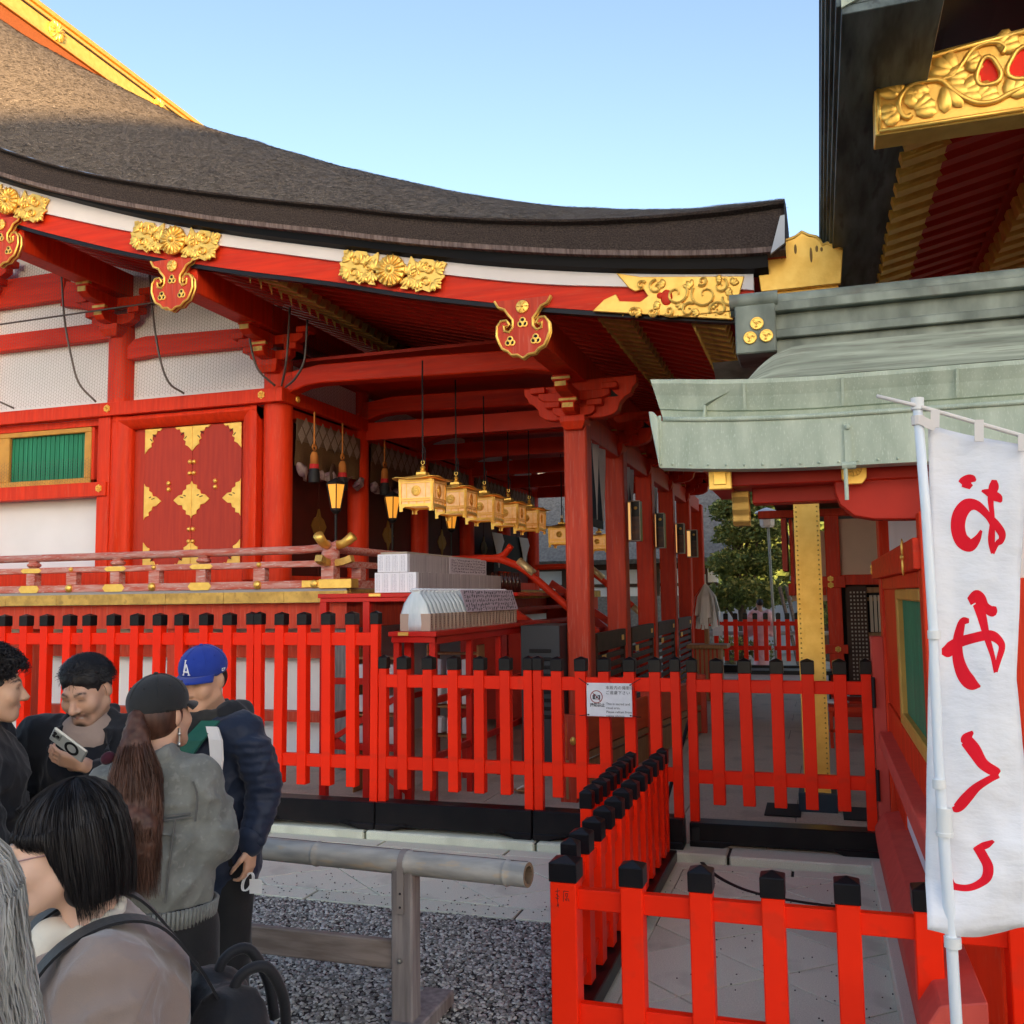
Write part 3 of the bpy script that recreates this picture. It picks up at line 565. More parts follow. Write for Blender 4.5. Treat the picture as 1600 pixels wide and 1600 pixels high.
cord([(-9.613,10.050,6.368),(-9.537,10.050,5.739),(-9.401,10.050,5.199),(-9.289,10.080,4.848),(-9.116,10.200,4.615)]); cord([(-8.173,10.050,6.197),(-8.098,10.050,5.590),(-7.986,10.050,5.071),(-7.864,10.080,4.748),(-7.718,10.200,4.618)])
cord([(-6.681,10.000,5.674),(-6.599,10.000,5.095),(-6.518,10.050,4.792),(-6.373,10.200,4.609)]); cord([(-6.052,10.000,5.524),(-6.091,10.000,4.887),(-6.282,10.200,4.602)]); cord([(-5.810,10.000,5.339),(-5.842,10.000,4.864),(-5.994,10.050,4.650),(-6.227,10.200,4.581)])
cord([(-10.652,10.100,4.713),(-10.504,10.200,4.631)]); cord([(-10.594,10.000,5.772),(-8.063,10.000,5.801),(-7.189,10.000,5.772)],.012)
# --- veranda ---
m_deck=mat('deck_board',(.30,.22,.18),(.36,.28,.25),rough=.75,scale=3,bump=.2,bscale=40)
b=MB(); b.b2((-14,9.38,2.0),(-6.3,10.5,2.06)); b.b2((-6.3,9.38,2.0),(-4.93,22,2.06)); b.build('veranda_deck',m_deck,hall)
for i in range(11):
    x=-13.6+i*.79; b=MB(); b.b2((x,9.345,1.91),(x+.785,9.42,2.035)); b.build('gold_edge_board',m_goldw,hall)
b=MB(); b.b2((-13.6,9.36,2.035),(-4.93,9.44,2.066)); b.build('deck_edge',mat('grey_edge',(.3,.3,.31),rough=.8),hall)
b=MB(); b.b2((-4.99,9.42,1.91),(-4.91,22,2.05)); b.build('gold_edge_board',m_goldw,hall)
b=MB(); pass
for lo,hi in (((-13.6,9.46,1.62),(-5.1,9.6,1.905)),((-5.1,9.46,1.62),(-4.98,22,1.905)),((-13.6,10.05,1.25),(-5.1,10.2,1.42)),((-13.6,10.05,.5),(-5.1,10.2,.62))): b=MB(); b.b2(lo,hi); b.build('veranda_beam',m_aged,hall)
for i,x in enumerate((-5.08,-7.28,-9.46,-11.7)):
    b=MB(); b.b2((x-.09,9.5,.1),(x+.09,9.68,1.64)); b.build('veranda_post',m_woodv if i==0 else m_aged,hall,bev=.01)
b=MB(); b.b2((-13.6,10.22,.06),(-5.6,10.5,2.0)); b.build('foundation_wall',m_white,hall); b=MB(); b.b2((-5.9,10.5,.06),(-5.6,22,2.0)); b.build('foundation_wall',m_white,hall)
# railing
rail=MB(); rail.tube([(-13.6,9.42,2.49),(-5.5,9.42,2.50),(-5.2,9.42,2.52)],.046,12); rl=rail.build('railing',m_rail,hall,smooth=True)
def rp(n,lo,hi,m=m_rail,bev=.006): b=MB(); b.b2(lo,hi); return b.build(n,m,rl,bev=bev)
rp('middle_rail',(-13.6,9.375,2.305),(-5.2,9.465,2.375)); rp('base_rail',(-13.6,9.35,2.066),(-5.2,9.49,2.155))
for px_ in (-9.298,-8.030,-6.818,-11.2):
    rp('railing_post',(px_-.065,9.36,2.155),(px_+.065,9.48,2.305)); b=MB(); b.lathe([(.052,2.375),(.085,2.40),(.085,2.42),(.06,2.44),(.075,2.465)],12,(px_,9.42,0)); b.build('post_neck',m_rail,rl,auto=40)
    b=MB()
    for z,hh in ((2.34,.028),(2.11,.045)): b.prism([(-.16,0),(-.12,hh),(.12,hh),(.16,0),(.12,-hh),(-.12,-hh)],(px_,9.374 if z>2.2 else 9.349,z),(1,0,0),(0,0,1),(0,-.006,0))
    b.build('gold_band',m_gold,rl)
for px_ in (-8.683,-7.475,-6.046): rp('baluster',(px_-.075,9.37,2.155),(px_+.075,9.47,2.305)); b=MB(); b.ell((px_,9.372,2.345),(.03,.03,.03),8); b.ell((px_,9.345,2.115),(.05,.04,.05),10); b.build('gold_knob',m_gold,rl,smooth=True)
# corner of the railing with upswept gold ends
X0,Y0=-5.16,9.42
b=MB(); b.b2((X0-.075,Y0-.075,2.06),(X0+.075,Y0+.075,2.34)); b.lathe([(.075,2.34),(.10,2.40),(.10,2.46),(.075,2.52)],12,(X0,Y0,0)); b.build('corner_post',m_rail,rl,auto=40)
def tipup(p0,d,zt,r,name,m,up=.11,L=.30,sq=False):
    d=Vector(d); b=MB(); P=[Vector(p0)+d*(L*t)+Vector((0,0,up*t**1.8)) for t in (0,.33,.66,1)]
    if sq:
        for a,c in zip(P,P[1:]): b.bar(a,c,r*1.7,r*1.5)
    else: b.tube(P,[r,r,r*1.08,r*1.15],12)
    return b.build(name,m,rl,smooth=not sq)
for d in ((1,0,0),(0,-1,0)):
    p=Vector((X0,Y0,2.52)); tipup(p-Vector(d)*.05,d,0,.044,'rail_end',m_rail,.03,.14); tipup(p+Vector(d)*.09+Vector((0,0,.02)),d,0,.05,'gold_rail_end',m_gold,.10,.19)
    q=Vector((X0,Y0,2.335)); tipup(q-Vector(d)*.05,d,0,.045,'rail_end',m_rail,.02,.14,True); tipup(q+Vector(d)*.07+Vector((0,0,.01)),d,0,.05,'gold_rail_end',m_goldw,.045,.2,True)
b=MB(); b.b2((X0-.1,Y0-.085,2.062),(X0+.30,Y0+.09,2.165)); b.b2((X0-.32,Y0-.078,2.075),(X0-.1,Y0,2.155)); b.ell((X0-.16,Y0-.08,2.115),(.05,.03,.045),10); b.build('corner_fitting',m_gold,rl,bev=.005)
b=MB(); b.tube([(X0,Y0,2.50),(X0,12.0,2.50)],.046,12); b.b2((X0-.045,Y0,2.305),(X0+.045,12.2,2.375)); b.b2((X0-.07,Y0,2.066),(X0+.07,12.2,2.155)); b.build('return_rail',m_rail,rl,auto=40)
for y in (10.1,11.2): rp('baluster',(X0-.06,y-.07,2.155),(X0+.06,y+.07,2.305))
# stair with curved handrails down from the veranda (towards +X)
for k,ys in enumerate((13.0,17.6)):
    b=MB(); pts=[(-5.2,ys,2.5),(-4.5,ys,2.50),(-4.2,ys,2.42),(-3.95,ys,2.28),(-3.3,ys,1.72),(-2.95,ys,1.42)]
    b.tube(smooth_path(pts,5),.055,10); b.build('stair_handrail',m_vermx,hall,smooth=True)
    b=MB()
    for (x,z) in ((-3.98,2.36),(-3.2,1.63)):
        d=Vector((.38,0,-.325)).normalized(); b.tube([Vector((x,ys-.01,z))-d*.15,Vector((x,ys-.01,z))+d*.15],.06,10)
    b.build('gold_sleeve',mat('sleeve_gold_%d'%k,(.8,.6,.3),rough=.4,metal=.5),hall,smooth=True)
    b=MB(); b.prism([(-5,2.05),(-4.6,2.05),(-2.9,.55),(-2.9,.2),(-5,.2)],(0,ys,0),(1,0,0),(0,0,1),(0,.09,0)); b.build('stair_stringer',m_dark,hall)
    b=MB(); b.bar((-4.9,ys,2.2),(-3.1,ys,1.0),.08,.12); b.b2((-3.1,ys-.07,.06),(-2.95,ys+.09,1.5)); b.build('stair_rail_lower',m_vermx,hall)
    b=MB(); b.tube(smooth_path([(-4.5,ys,2.5),(-4.33,ys,2.54),(-4.2,ys,2.68)],4),[.05]*9,8); b.build('rail_upturn',m_vermx,hall,smooth=True)
for k in range(8): b=MB(); b.b2((-4.95+k*.25,13.1,2.0-k*.22-.05),(-4.62+k*.25,17.6,2.0-k*.22)); b.build('stair_tread',m_dark,hall)

# ================= CHARM OFFICE (low copper roof, right) =================
off_=T('charm_office','small vermilion office with a green window and pale copper roof edge','office',(.45,6,.0))
m_pink=mat('sunbleached_vermilion',(.62,.085,.06),(.55,.07,.05),rough=.6,scale=2,stretch=VST,bump=.1,bscale=30,bdist=.003)
def P(par,name,m,*boxes,bev=.005):
    first=None
    for lo,hi in boxes:
        b=MB(); b.b2(lo,hi); o=b.build(name,m,par,bev=bev); first=first or o
    return first
# gable wall at X=.45 from y 4.3 to 7.75
P(off_,'white_wall',m_cream,((.50,4.62,.0),(.62,7.6,2.5)))
P(off_,'corner_post',m_verm,((.43,7.42,.06),(.66,7.66,2.62)))
P(off_,'corner_post',m_verm,((.43,4.50,.06),(.66,4.64,2.3)))
P(off_,'front_wall',m_verm,((.66,4.64,.06),(3.2,4.74,2.0))); P(off_,'front_panel',m_cream,((.66,4.66,2.0),(3.2,4.73,2.3)))
wb=P(off_,'wall_beam',m_vermx,((.40,4.52,2.045),(.52,7.98,2.185)),bev=.004)
P(off_,'wall_rail',m_verm,((.44,4.76,1.965),(.52,7.42,2.044)),((.45,6.22,1.16),(.52,7.42,1.964)),((.44,4.76,.80),(.53,7.42,1.15)))
P(off_,'sill',m_pink,((.36,4.0,.87),(.5,7.2,.975)))
b=MB(); b.prism([(.30,.30),(.30,.345),(.36,.44),(.52,.47),(.52,.06),(.33,.06)],(0,3.9,0),(1,0,0),(0,0,1),(0,3.2,0)); b.build('base_beam',m_pink,off_,bev=.006)
P(off_,'base_stone',m_granite,((.27,3.9,-.02),(.60,7.15,.10)))
P(off_,'lower_panel',m_white,((.47,4.95,.47),(.53,7.0,.80)))
P(off_,'lower_board',m_verm,((.46,6.55,.45),(.5,7.42,.86)))
P(off_,'hinge_board',m_pink,((.345,7.44,.06),(.43,7.62,1.62)))
w_=P(off_,'window_frame',m_ochre,((.435,6.08,1.16),(.50,6.2,1.96)),((.435,4.76,1.16),(.50,6.08,1.235)),((.435,4.76,1.90),(.50,6.08,1.96)),bev=.008)
for i in range(6): P(w_,'green_board',m_green,((.468,4.77+i*.22,1.235),(.490,4.985+i*.22,1.90)),bev=.002)
FXn=Matrix(((0,0,-1),(-1,0,0),(0,1,0)))
def starfit(par,c,ax,s=.07):
    b=MB()
    for a in range(4): leaf(b,c,ax,s*(1.3 if a%2 else .7),s*.5,a*math.pi/2,.008,1)
    b.ell(c,(s*.2,)*3,8); b.build('gold_fitting',m_gold,par,smooth=True)
starfit(wb,(.395,5.0,2.115),FXn); starfit(wb,(.46,7.985,2.115),FY.copy(),.05); starfit(wb,(.395,7.9,2.12),FXn,.03)
# copper eave: fascia and box gutter in front (y ~4.5), sweeping up at the left end
def sori(x): t=max(0,(.1-x)/.8); return .035*t*t
def strip(y0,y1,z0,z1,x0,x1,name,m,par,n=24):
    b=MB(); xs=[x0+(x1-x0)*i/n for i in range(n+1)]
    b.grid([[(x,y1,z1+sori(x)),(x,y0,z1+sori(x)),(x,y0,z0+sori(x)),(x,y1,z0+sori(x)),(x,y1,z1+sori(x))] for x in xs]); e0=[(xs[0],y1,z1+sori(xs[0])),(xs[0],y0,z1+sori(xs[0])),(xs[0],y0,z0+sori(xs[0])),(xs[0],y1,z0+sori(xs[0]))]; b.add(e0,[(3,2,1,0)])
    return b.build(name,m,par)
EX0=-.70
gut=strip(4.50,4.62,2.518,2.745,EX0,2.2,'box_gutter',m_copper,off_)
b=MB(); b.tube([(EX0+.02+i*.1,4.50,2.752+sori(EX0+i*.1)) for i in range(29)],.012,8); b.build('gutter_bead',m_copper,gut,smooth=True)
b=MB(); b.prism([(0,0),(0,.23),(-.02,.27),(-.045,.275),(-.035,.2)],(EX0,4.47,2.515+sori(EX0)),(1,0,0),(0,0,1),(0,.17,0)); b.b2((EX0-.004,4.492,2.53+sori(EX0)),(EX0+.012,4.50,2.77+sori(EX0))); b.build('gutter_end',m_copper,gut,bev=.004)
b=MB()
for i in range(34): x=EX0+.06+i*.083; b.ell((x,4.498,2.537+sori(x)),(.007,.004,.007),6)
for k in range(4): b.ell((EX0+.01,4.497,2.56+k*.055+sori(EX0)),(.006,.004,.006),6)
b.build('rivet',m_copper,gut,smooth=True)
b=MB(); b.b2((.135,4.486,2.53),(.165,4.498,2.71)); b.tube([(.12,4.48,2.515),(.18,4.48,2.515)],.017,8); b.tube([(.135,4.48,2.52),(.135,4.48,2.36)],.009,8); b.ell((.15,4.484,2.69),(.014,.01,.014),8); b.build('gutter_strap',m_copper,gut,auto=40)
fas=MB(); n=28; prof=[(4.60,2.74),(4.585,2.80),(4.575,2.805),(4.555,2.87),(4.53,2.925),(4.53,2.945),(4.62,2.955)]
xs=[EX0+.01+2.9*i/n for i in range(n+1)]
fas.grid([[(x-(.05*(z-2.74)/.2 if i==0 else 0),y,z+sori(x)*1.4) for y,z in prof] for i,x in enumerate(xs)])
fas.build('roof_fascia',m_copper,off_)
b=MB()
for i,(x,z0,z1) in enumerate(((-.30,2.81,2.93),(.14,2.81,2.93),(.62,2.81,2.93),(1.1,2.81,2.93))): b.bar((x,4.578 if z0<2.8 else 4.556,z0+sori(x)),(x,4.578 if z0<2.8 else 4.527,z1+sori(x)),.012,.006,up=(0,1,0))
b.build('fascia_seam',m_copper,off_)
# ribbed copper roof: stepped courses curling down at the left verge
m_rib=mat('ribbed_copper',(.16,.185,.15),(.40,.45,.37),rough=.5,metal=.25,scale=2.2,stretch=(.7,3,3),lo=.3,hi=.75,det=7,bump=.15,bscale=50,bdist=.002,col3=(.14,.135,.11),scale3=4,f3=.5)
b=MB(); NC=36; yr,zr=5.86,3.44
def rp_(t,u):   # t: 0 eave..1 ridge, u: distance from left verge edge
    y=4.56+(yr-4.56)*t; z=2.955+(zr-2.955)*(t**1.15); k=max(0,1-u/.42); drop=.30*k**2.2*(.35+.65*t)
    x=-.435-.055*(1-t)+u+(.045*(1-k)*0); return x,y-.02*k,z-drop
us=[.0,.03,.06,.1,.14,.18,.23,.28,.34,.42,.5,.7,1,1.5,2.2,3.0]
rows=[]
for c in range(NC):
    t0=c/NC; t1=(c+1)/NC
    rows.append([rp_(t0,u) for u in us]); r1=[rp_(t1,u) for u in us]; rows.append([(x,y,z-.013) for x,y,z in r1])
b.grid(rows); b.build('ribbed_roof',m_rib,off_)
b=MB(); b.grid([[rp_(i/20,0) for i in range(21)],[(rp_(i/20,0)[0]-.012,rp_(i/20,0)[1],rp_(i/20,0)[2]-.10) for i in range(21)]]); b.build('verge_flashing',m_copper,off_,solid=.01)
b=MB(); b.grid([[(-.6,6.14+j*.17,3.44-.06*j) ,(3.0,6.14+j*.17,3.44-.06*j)] for j in range(9)]); b.build('rear_roof',m_copperd,off_)
# ridge: stacked courses and end cap with three roundels
rd=P(off_,'roof_ridge',m_copperd,((-.20,5.90,3.40),(3.0,6.10,3.49)),((-.20,5.86,3.49),(3.0,6.14,3.545)),((-.20,5.90,3.545),(3.0,6.10,3.65)),((-.20,5.84,3.65),(3.0,6.16,3.71)),bev=.006)
b=MB(); b.tube([(-.46,6.0,3.745),(3.0,6.0,3.745)],.06,12); b.build('ridge_roll',m_copperd,rd,auto=40)
cap=P(rd,'ridge_end',m_copperd,((-.425,5.82,3.40),(-.185,6.18,3.70)),bev=.008)
b=MB(); b.tube([(-.455,5.86,3.735),(-.17,5.86,3.735)],.05,12); b.build('ridge_end_roll',m_copperd,rd,auto=40)
for (px,py) in ((1182,505),(1172,527),(1197,524)):
    pass
for c in ((-0.295,5.815,3.579),(-0.338,5.815,3.494),(-0.242,5.815,3.498)):
    b=MB(); b.lathe([(.040,0),(.040,.006),(.036,.010),(.031,.010),(.030,.006),(.001,.006)],24,c,FY,cap=False)
    for k in range(3): scroll(b,Vector(c)+FY@Vector((.011*math.cos(k*2.094),.011*math.sin(k*2.094),.007)),FY,.013,.7,k*2.094,1,.005,10)
    b.build('gold_roundel',m_gold,rd,auto=40)
# beams under the eave with gold ends
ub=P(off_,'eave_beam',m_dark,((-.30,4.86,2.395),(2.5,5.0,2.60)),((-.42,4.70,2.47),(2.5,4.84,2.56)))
b=MB(); b.prism([(.09,2.42),(.11,2.36),(.17,2.305),(.26,2.285),(.40,2.28),(1.8,2.28),(1.8,2.47),(.09,2.47)],(0,4.70,0),(1,0,0),(0,0,1),(0,.13,0)); b.build('curved_beam_end',m_dark,off_,bev=.005)
b=MB(); b.b2((-.48,4.63,2.455),(-.385,5.2,2.567)); g1=b.build('beam_end',m_dark,off_)
b=MB(); b.b2((-.486,4.618,2.449),(-.379,4.66,2.573)); b.build('gold_cap',m_goldp,g1,bev=.004)
b=MB(); b.b2((-.463,4.612,2.47),(-.402,4.619,2.552)); b.build('gold_relief',m_gold,g1,bev=.004)
b=MB(); b.prism([(.125,2.57),(.225,2.57),(.225,2.475),(.205,2.45),(.145,2.45),(.125,2.475)],(0,4.63,0),(1,0,0),(0,0,1),(0,.5,0)); g2=b.build('beam_end',m_dark,off_)
b=MB(); b.prism([(.120,2.575),(.230,2.575),(.230,2.473),(.208,2.445),(.142,2.445),(.120,2.473)],(0,4.618,0),(1,0,0),(0,0,1),(0,.04,0)); b.build('gold_cap',m_goldp,g2,bev=.003)
b=MB(); chrysanth(b,(.175,4.616,2.515),.035,FY,12,.3); b.build('gold_relief',m_gold,g2,auto=40)
b=MB(); b.prism([(0,0),(.10,0),(.10,-.03),(.085,-.06),(.09,-.09),(.07,-.12),(.075,-.15),(.05,-.17),(0,-.17)],(-.40,4.95,2.46),(0,-1,0),(0,0,1),(.085,0,0)); b.build('corbel',m_goldw,off_,bev=.004)
for i in range(10): P(off_,'rafter',m_rafter,((-.55+i*.27,4.64,2.62),(-.48+i*.27,6.4,2.70)))
P(off_,'soffit',m_dark,((-.66,4.6,2.71),(2.2,7.3,2.73)))
# ================= TALL HALL (upper right) =================
th=T('tall_hall','tall hall whose black eave and gold tipped rafters hang over the right corner','hall',(4.5,9,.06))
m_cufr=mat('copper_layer',(.05,.065,.065),(.16,.20,.195),rough=.5,metal=.3,scale=3,stretch=(3,.5,3),bump=.1,bscale=40,bdist=.003,col3=(.03,.03,.035),scale3=4,f3=.6)
Z0=5.2; YN,YF=5.05,25
def slope(x): return Z0+.05+(x-.14)*.34+.11*(x-.14)**2
b=MB(); xs=[.13+.45*i for i in range(14)]; b.grid([[(x,YN,slope(x)),(x,YF,slope(x))] for x in xs]); rr=b.build('roof',m_copperd,th)
b=MB(); b.grid([[(12.5-x,YN,slope(x)),(12.5-x,YF,slope(x))] for x in xs]); b.build('roof_far_side',m_copperd,rr)
for i,(x,z0,z1) in enumerate(((.14,5.165,5.25),(.158,5.115,5.163),(.182,5.065,5.113),(.206,5.015,5.063),(.232,4.965,5.013))): P(rr,'eave_layer',m_cufr,((x,YN-.004*i,z0),(x+.5,YF,z1)),bev=.004)
b=MB()  # near verge face in copper, following the slope
xs2=[.232+.3*i for i in range(20)]; b.grid([[(x,YN-.03,slope(x)+.0),(x,YN-.03,slope(x)-.285),(x,YN+.25,slope(x)-.285)] for x in xs2]); b.build('verge_face',m_copper,rr)
b=MB(); b.grid([[(x,YN+.1,slope(x)-.30),(x,YF,slope(x)-.30)] for x in [.24+.3*i for i in range(20)]]); b.build('black_soffit',m_soffit,th)
b=MB(); b.grid([[(x,YN+.34,slope(x)-.36),(x,YN+.34,slope(x)-.31),(x,YN+.75,slope(x)-.31)] for x in [.45+.3*i for i in range(20)]]); b.build('soffit_step',m_soffit,th,solid=.02)
m_rr2=mat('deep_rafter_red',(.62,.030,.010),(.52,.024,.009),rough=.45,scale=3)
def ths(x): return 4.90+(x-.65)*.24
b=MB(); b.bar((.93,0,ths(.93)+.06),(5,0,ths(5)+.06),.11,.13); me=b.mesh('rafter'); me.materials.append(m_rr2)
c=MB(); c.bar((.65,0,ths(.65)+.06),(.93,0,ths(.93)+.06),.118,.138); c.prism([(0,0),(.05,.02),(.03,.06),(.07,.085),(.03,.12),(0,.138)],(.93,-.059,ths(.93)-.009),(1,0,.0),(0,0,1),(0,.118,0))
for i,(u,r) in enumerate(((.08,.03),(.17,.026),(.245,.022))): scroll(c,(.65+u,-.06,ths(.65+u)+.055+.02*(i%2)),FY,r,1.1,i,1 if i%2 else -1,.007,10)
c.tube([(.665,-.06,ths(.66)+.012),(.92,-.06,ths(.92)+.012)],.005,5); c.tube([(.665,-.06,ths(.66)+.115),(.92,-.06,ths(.92)+.115)],.005,5)
mc=c.mesh('gold_tip'); mc.materials.append(m_gold)
for i in range(40):
    o=link('rafter',me,th); o.location=Vector((0,6.35+i*.262,0))-Vector(ORG[th.name]); link('gold_tip',mc,o)
b=MB(); b.bar((1.95,0,ths(1.95)-.16),(5.2,0,ths(5.2)-.16),.12,.14); me2=b.mesh('base_rafter'); me2.materials.append(m_rr2)
c=MB(); c.bar((1.60,0,ths(1.60)-.16),(1.95,0,ths(1.95)-.16),.128,.148); mc2=c.mesh('gold_tip'); mc2.materials.append(m_gold)
for i in range(40):
    o=link('base_rafter',me2,th); o.location=Vector((0,6.35+i*.262,0))-Vector(ORG[th.name]); link('gold_tip',mc2,o)
P(th,'rafter_board',m_dark,((1.55,6.2,5.10),(1.7,17,5.16)))
# gold clad bargeboard end
yp=5.9
pl=[(0.440,5.900,5.033),(0.709,5.900,5.055),(0.731,5.900,5.143),(1.261,5.900,5.198),(1.525,5.900,5.233),(1.494,5.900,4.692),(1.233,5.900,4.684),(0.432,5.900,4.684)]
b=MB(); b.prism([(p[0],p[2]) for p in pl],(0,yp,0),(1,0,0),(0,0,1),(0,.2,0)); gb=b.build('gold_bargeboard',m_goldp,th,bev=.006)
P(th,'bargeboard',m_vermx,((1.60,yp+.02,4.75),(4.5,yp+.18,5.28)))
b=MB(); ed=[(p[0],yp-.004,p[2]) for p in pl]
ins=[(0.456,5.890,5.001),(0.725,5.890,5.026),(0.746,5.890,5.114),(1.274,5.890,5.170)]; b.tube(ins,.016,6); b.tube([(0.454,5.890,4.703),(1.232,5.890,4.706)],.014,6); b.tube([(0.460,5.890,5.000),(0.458,5.890,4.703)],.012,6)
def Wp(px): return Vector(px)
vine=[(0.635,5.890,4.776),(0.613,5.890,4.760),(0.583,5.890,4.789),(0.568,5.890,4.852),(0.596,5.890,4.919),(0.658,5.890,4.963),(0.736,5.890,4.969),(0.805,5.890,4.956),(0.857,5.890,4.895),(0.923,5.890,4.828),(1.002,5.890,4.782),(1.086,5.890,4.779),(1.172,5.890,4.813),(1.256,5.890,4.837)]
b.tube(smooth_path(vine,6),.017,8)
v2=[(0.805,5.890,4.956),(0.875,5.890,4.974),(0.930,5.890,5.043),(0.985,5.890,5.111),(1.054,5.890,5.136),(1.122,5.890,5.127),(1.153,5.890,5.093),(1.138,5.890,5.057)]; b.tube(smooth_path(v2,6),.015,8)
b.build('vine_relief',m_gold,gb,smooth=True)
b=MB()
for (c,a,L) in (((0.571,5.890,4.911),2.2,.12),((0.566,5.890,4.816),3.5,.11),((0.621,5.890,4.926),5.6,.12),((0.658,5.890,4.800),.3,.12),((0.831,5.890,4.927),5.2,.17),((0.904,5.890,4.862),.1,.14),((0.883,5.890,4.996),2.4,.15),((0.833,5.890,4.958),.1,.12),((0.940,5.890,5.033),.2,.10),((0.997,5.890,4.806),.5,.12),((1.171,5.890,4.794),1.0,.12),((1.120,5.890,5.096),.5,.12),((0.664,5.890,4.946),4.6,.08)): leaf(b,c,FY,L,.13,a,.014,3)
b.build('leaf_relief',m_gold,gb,auto=60)
def ring(c,rx,rz,n=22,lob=.12):
    return [Vector(c)+FY@Vector((rx*(1+lob*math.cos(3*a+1.5))*math.cos(a),rz*(1+lob*math.cos(3*a+1.5))*math.sin(a),0)) for a in [2*math.pi*i/n for i in range(n+1)]]
for c,rx,rz in (((1.058,5.885,4.956),.062,.085),((1.259,5.885,4.969),.10,.095)):
    b=MB(); b.tube(ring(c,rx,rz),.016,6,cap=False); b.build('gold_ring',m_gold,gb,smooth=True)
    b=MB(); pp=ring(c,rx*.93,rz*.93)[:-1]; b.add([Vector((p.x,yp-.006,p.z)) for p in pp],[tuple(range(len(pp)))]); b.build('red_opening',m_fence,gb)
# body of the tall hall out to the right
P(th,'plaster_wall',m_cream,((3.2,5.7,.06),(9.5,16,5.6))); 
for x in (3.1,6.3,9.4):
    for y in (5.6,10.5,15): b=MB(); b.lathe([(.2,.06),(.2,6)],16,(x,y,0)); b.build('column',m_verm,th,auto=40)
P(th,'tie_beam',m_verm,((3.0,5.5,4.9),(9.5,5.7,5.2)),((3.0,5.7,4.9),(3.2,15,5.2)))
# ================= ADDED SUN BLOCKER: unseen hall behind the viewer that keeps the foreground shaded =================
_wx,_wy=-5+60*math.sin(SUN_AZ),8+60*math.cos(SUN_AZ)
wh=T('sun_block_hall','unseen hall added far behind the viewer to block the low sun','hall',(_wx,_wy,0),math.pi/2-SUN_AZ,local=True)
_zt=8.0+62*math.tan(SUN_EL)
b=MB(); b.prism([(-8,_zt*.45),(8,_zt*.45),(3,_zt*.75),(0,_zt),(-3,_zt*.75)],(0,-22,0),(1,0,0),(0,0,1),(0,44,0)); b.build('roof',m_copperd,wh)
b=MB(); b.b2((-6.5,-20,0),(6.5,20,_zt*.46)); b.build('wall',m_cream,wh)
for i in range(9): b=MB(); b.lathe([(.3,0),(.3,_zt*.45)],12,(-6.8,-20+i*5,0)); b.build('column',m_verm,wh)
# ================= GOLD GUTTER AND ITS COLUMN between the roofs =================
gg=T('gold_gutter','gold clad roof gutter with a scalloped front between the two big roofs','gutter',(-.04,9,4.5))
P(gg,'trough',m_goldp,((-.36,8.66,4.60),(.27,16,5.0)))
sc=[(-.40,.10),(-.36,.145),(-.30,.16),(-.27,.19),(-.21,.195),(-.185,.235),(-.15,.27),(-.06,.295),(.0,.335),(.06,.295),(.13,.27),(.165,.225),(.175,.19),(.21,.205),(.25,.185),(.265,.16),(.31,.155),(.34,.13),(.31,-.19),(-.37,-.19)]
b=MB(); b.prism([(u-.02,v+4.835) for u,v in sc],(0,8.60,0),(1,0,0),(0,0,1),(0,.06,0)); fr=b.build('scalloped_front',m_goldp,gg,bev=.006)
b=MB(); b.tube([(u*.97-.02,8.597,v+4.835-.02) for u,v in sc[:18]],.010,6); b.build('front_bead',m_gold,fr,smooth=True)
b=MB()
for (u,v,h) in ((-.2,.12,.06),(-.08,.17,.09),(.05,.1,.14),(.1,.15,.06),(.14,.14,.04)): b.ell((u,8.597,4.83+v),(.012,.003,h*.5),8)
b.build('wear_stain',mat('wear_brown',(.35,.2,.06),rough=.6),fr)
gc=T('gold_column','square column clad in studded gold sheet behind the vermilion gate','column',(-.08,8.9,.06))
b=MB(); b.b2((-.19,8.8,.2),(.03,9.02,4.7)); b.build('column_sheet',m_goldp,gc,bev=.006)
b=MB(); b.b2((-.24,8.74,.06),(.08,9.08,.22)); b.build('blue_foot',mat('blue_grey_steel',(.03,.05,.07),rough=.5),gc,bev=.006)
b=MB(); b.b2((-.52,8.5,.066),(-.22,9.0,.072)); b.b2((.12,8.5,.066),(.42,9.0,.072)); b.build('drain_grate',m_blackm,gc)
b=MB()
for x in (-.165,.005): b.b2((x-.025,8.792,.2),(x+.025,8.80,4.7))
b.b2((-.19,8.79,1.78),(.03,8.80,1.79)); b.build('edge_strip',m_goldp,gc)
b=MB(); b.lathe([(.008,0),(.006,.006),(.001,.008)],6,(0,0,0),FY,cap=False); ms=b.mesh('stud'); ms.materials.append(mat('stud_gold',(.45,.27,.06),rough=.5,metal=.7))
for i in range(58):
    for x in (-.168,.008): o=link('stud',ms,gc); o.location=Vector((x,8.792,.3+i*.043))-Vector(ORG[gc.name])

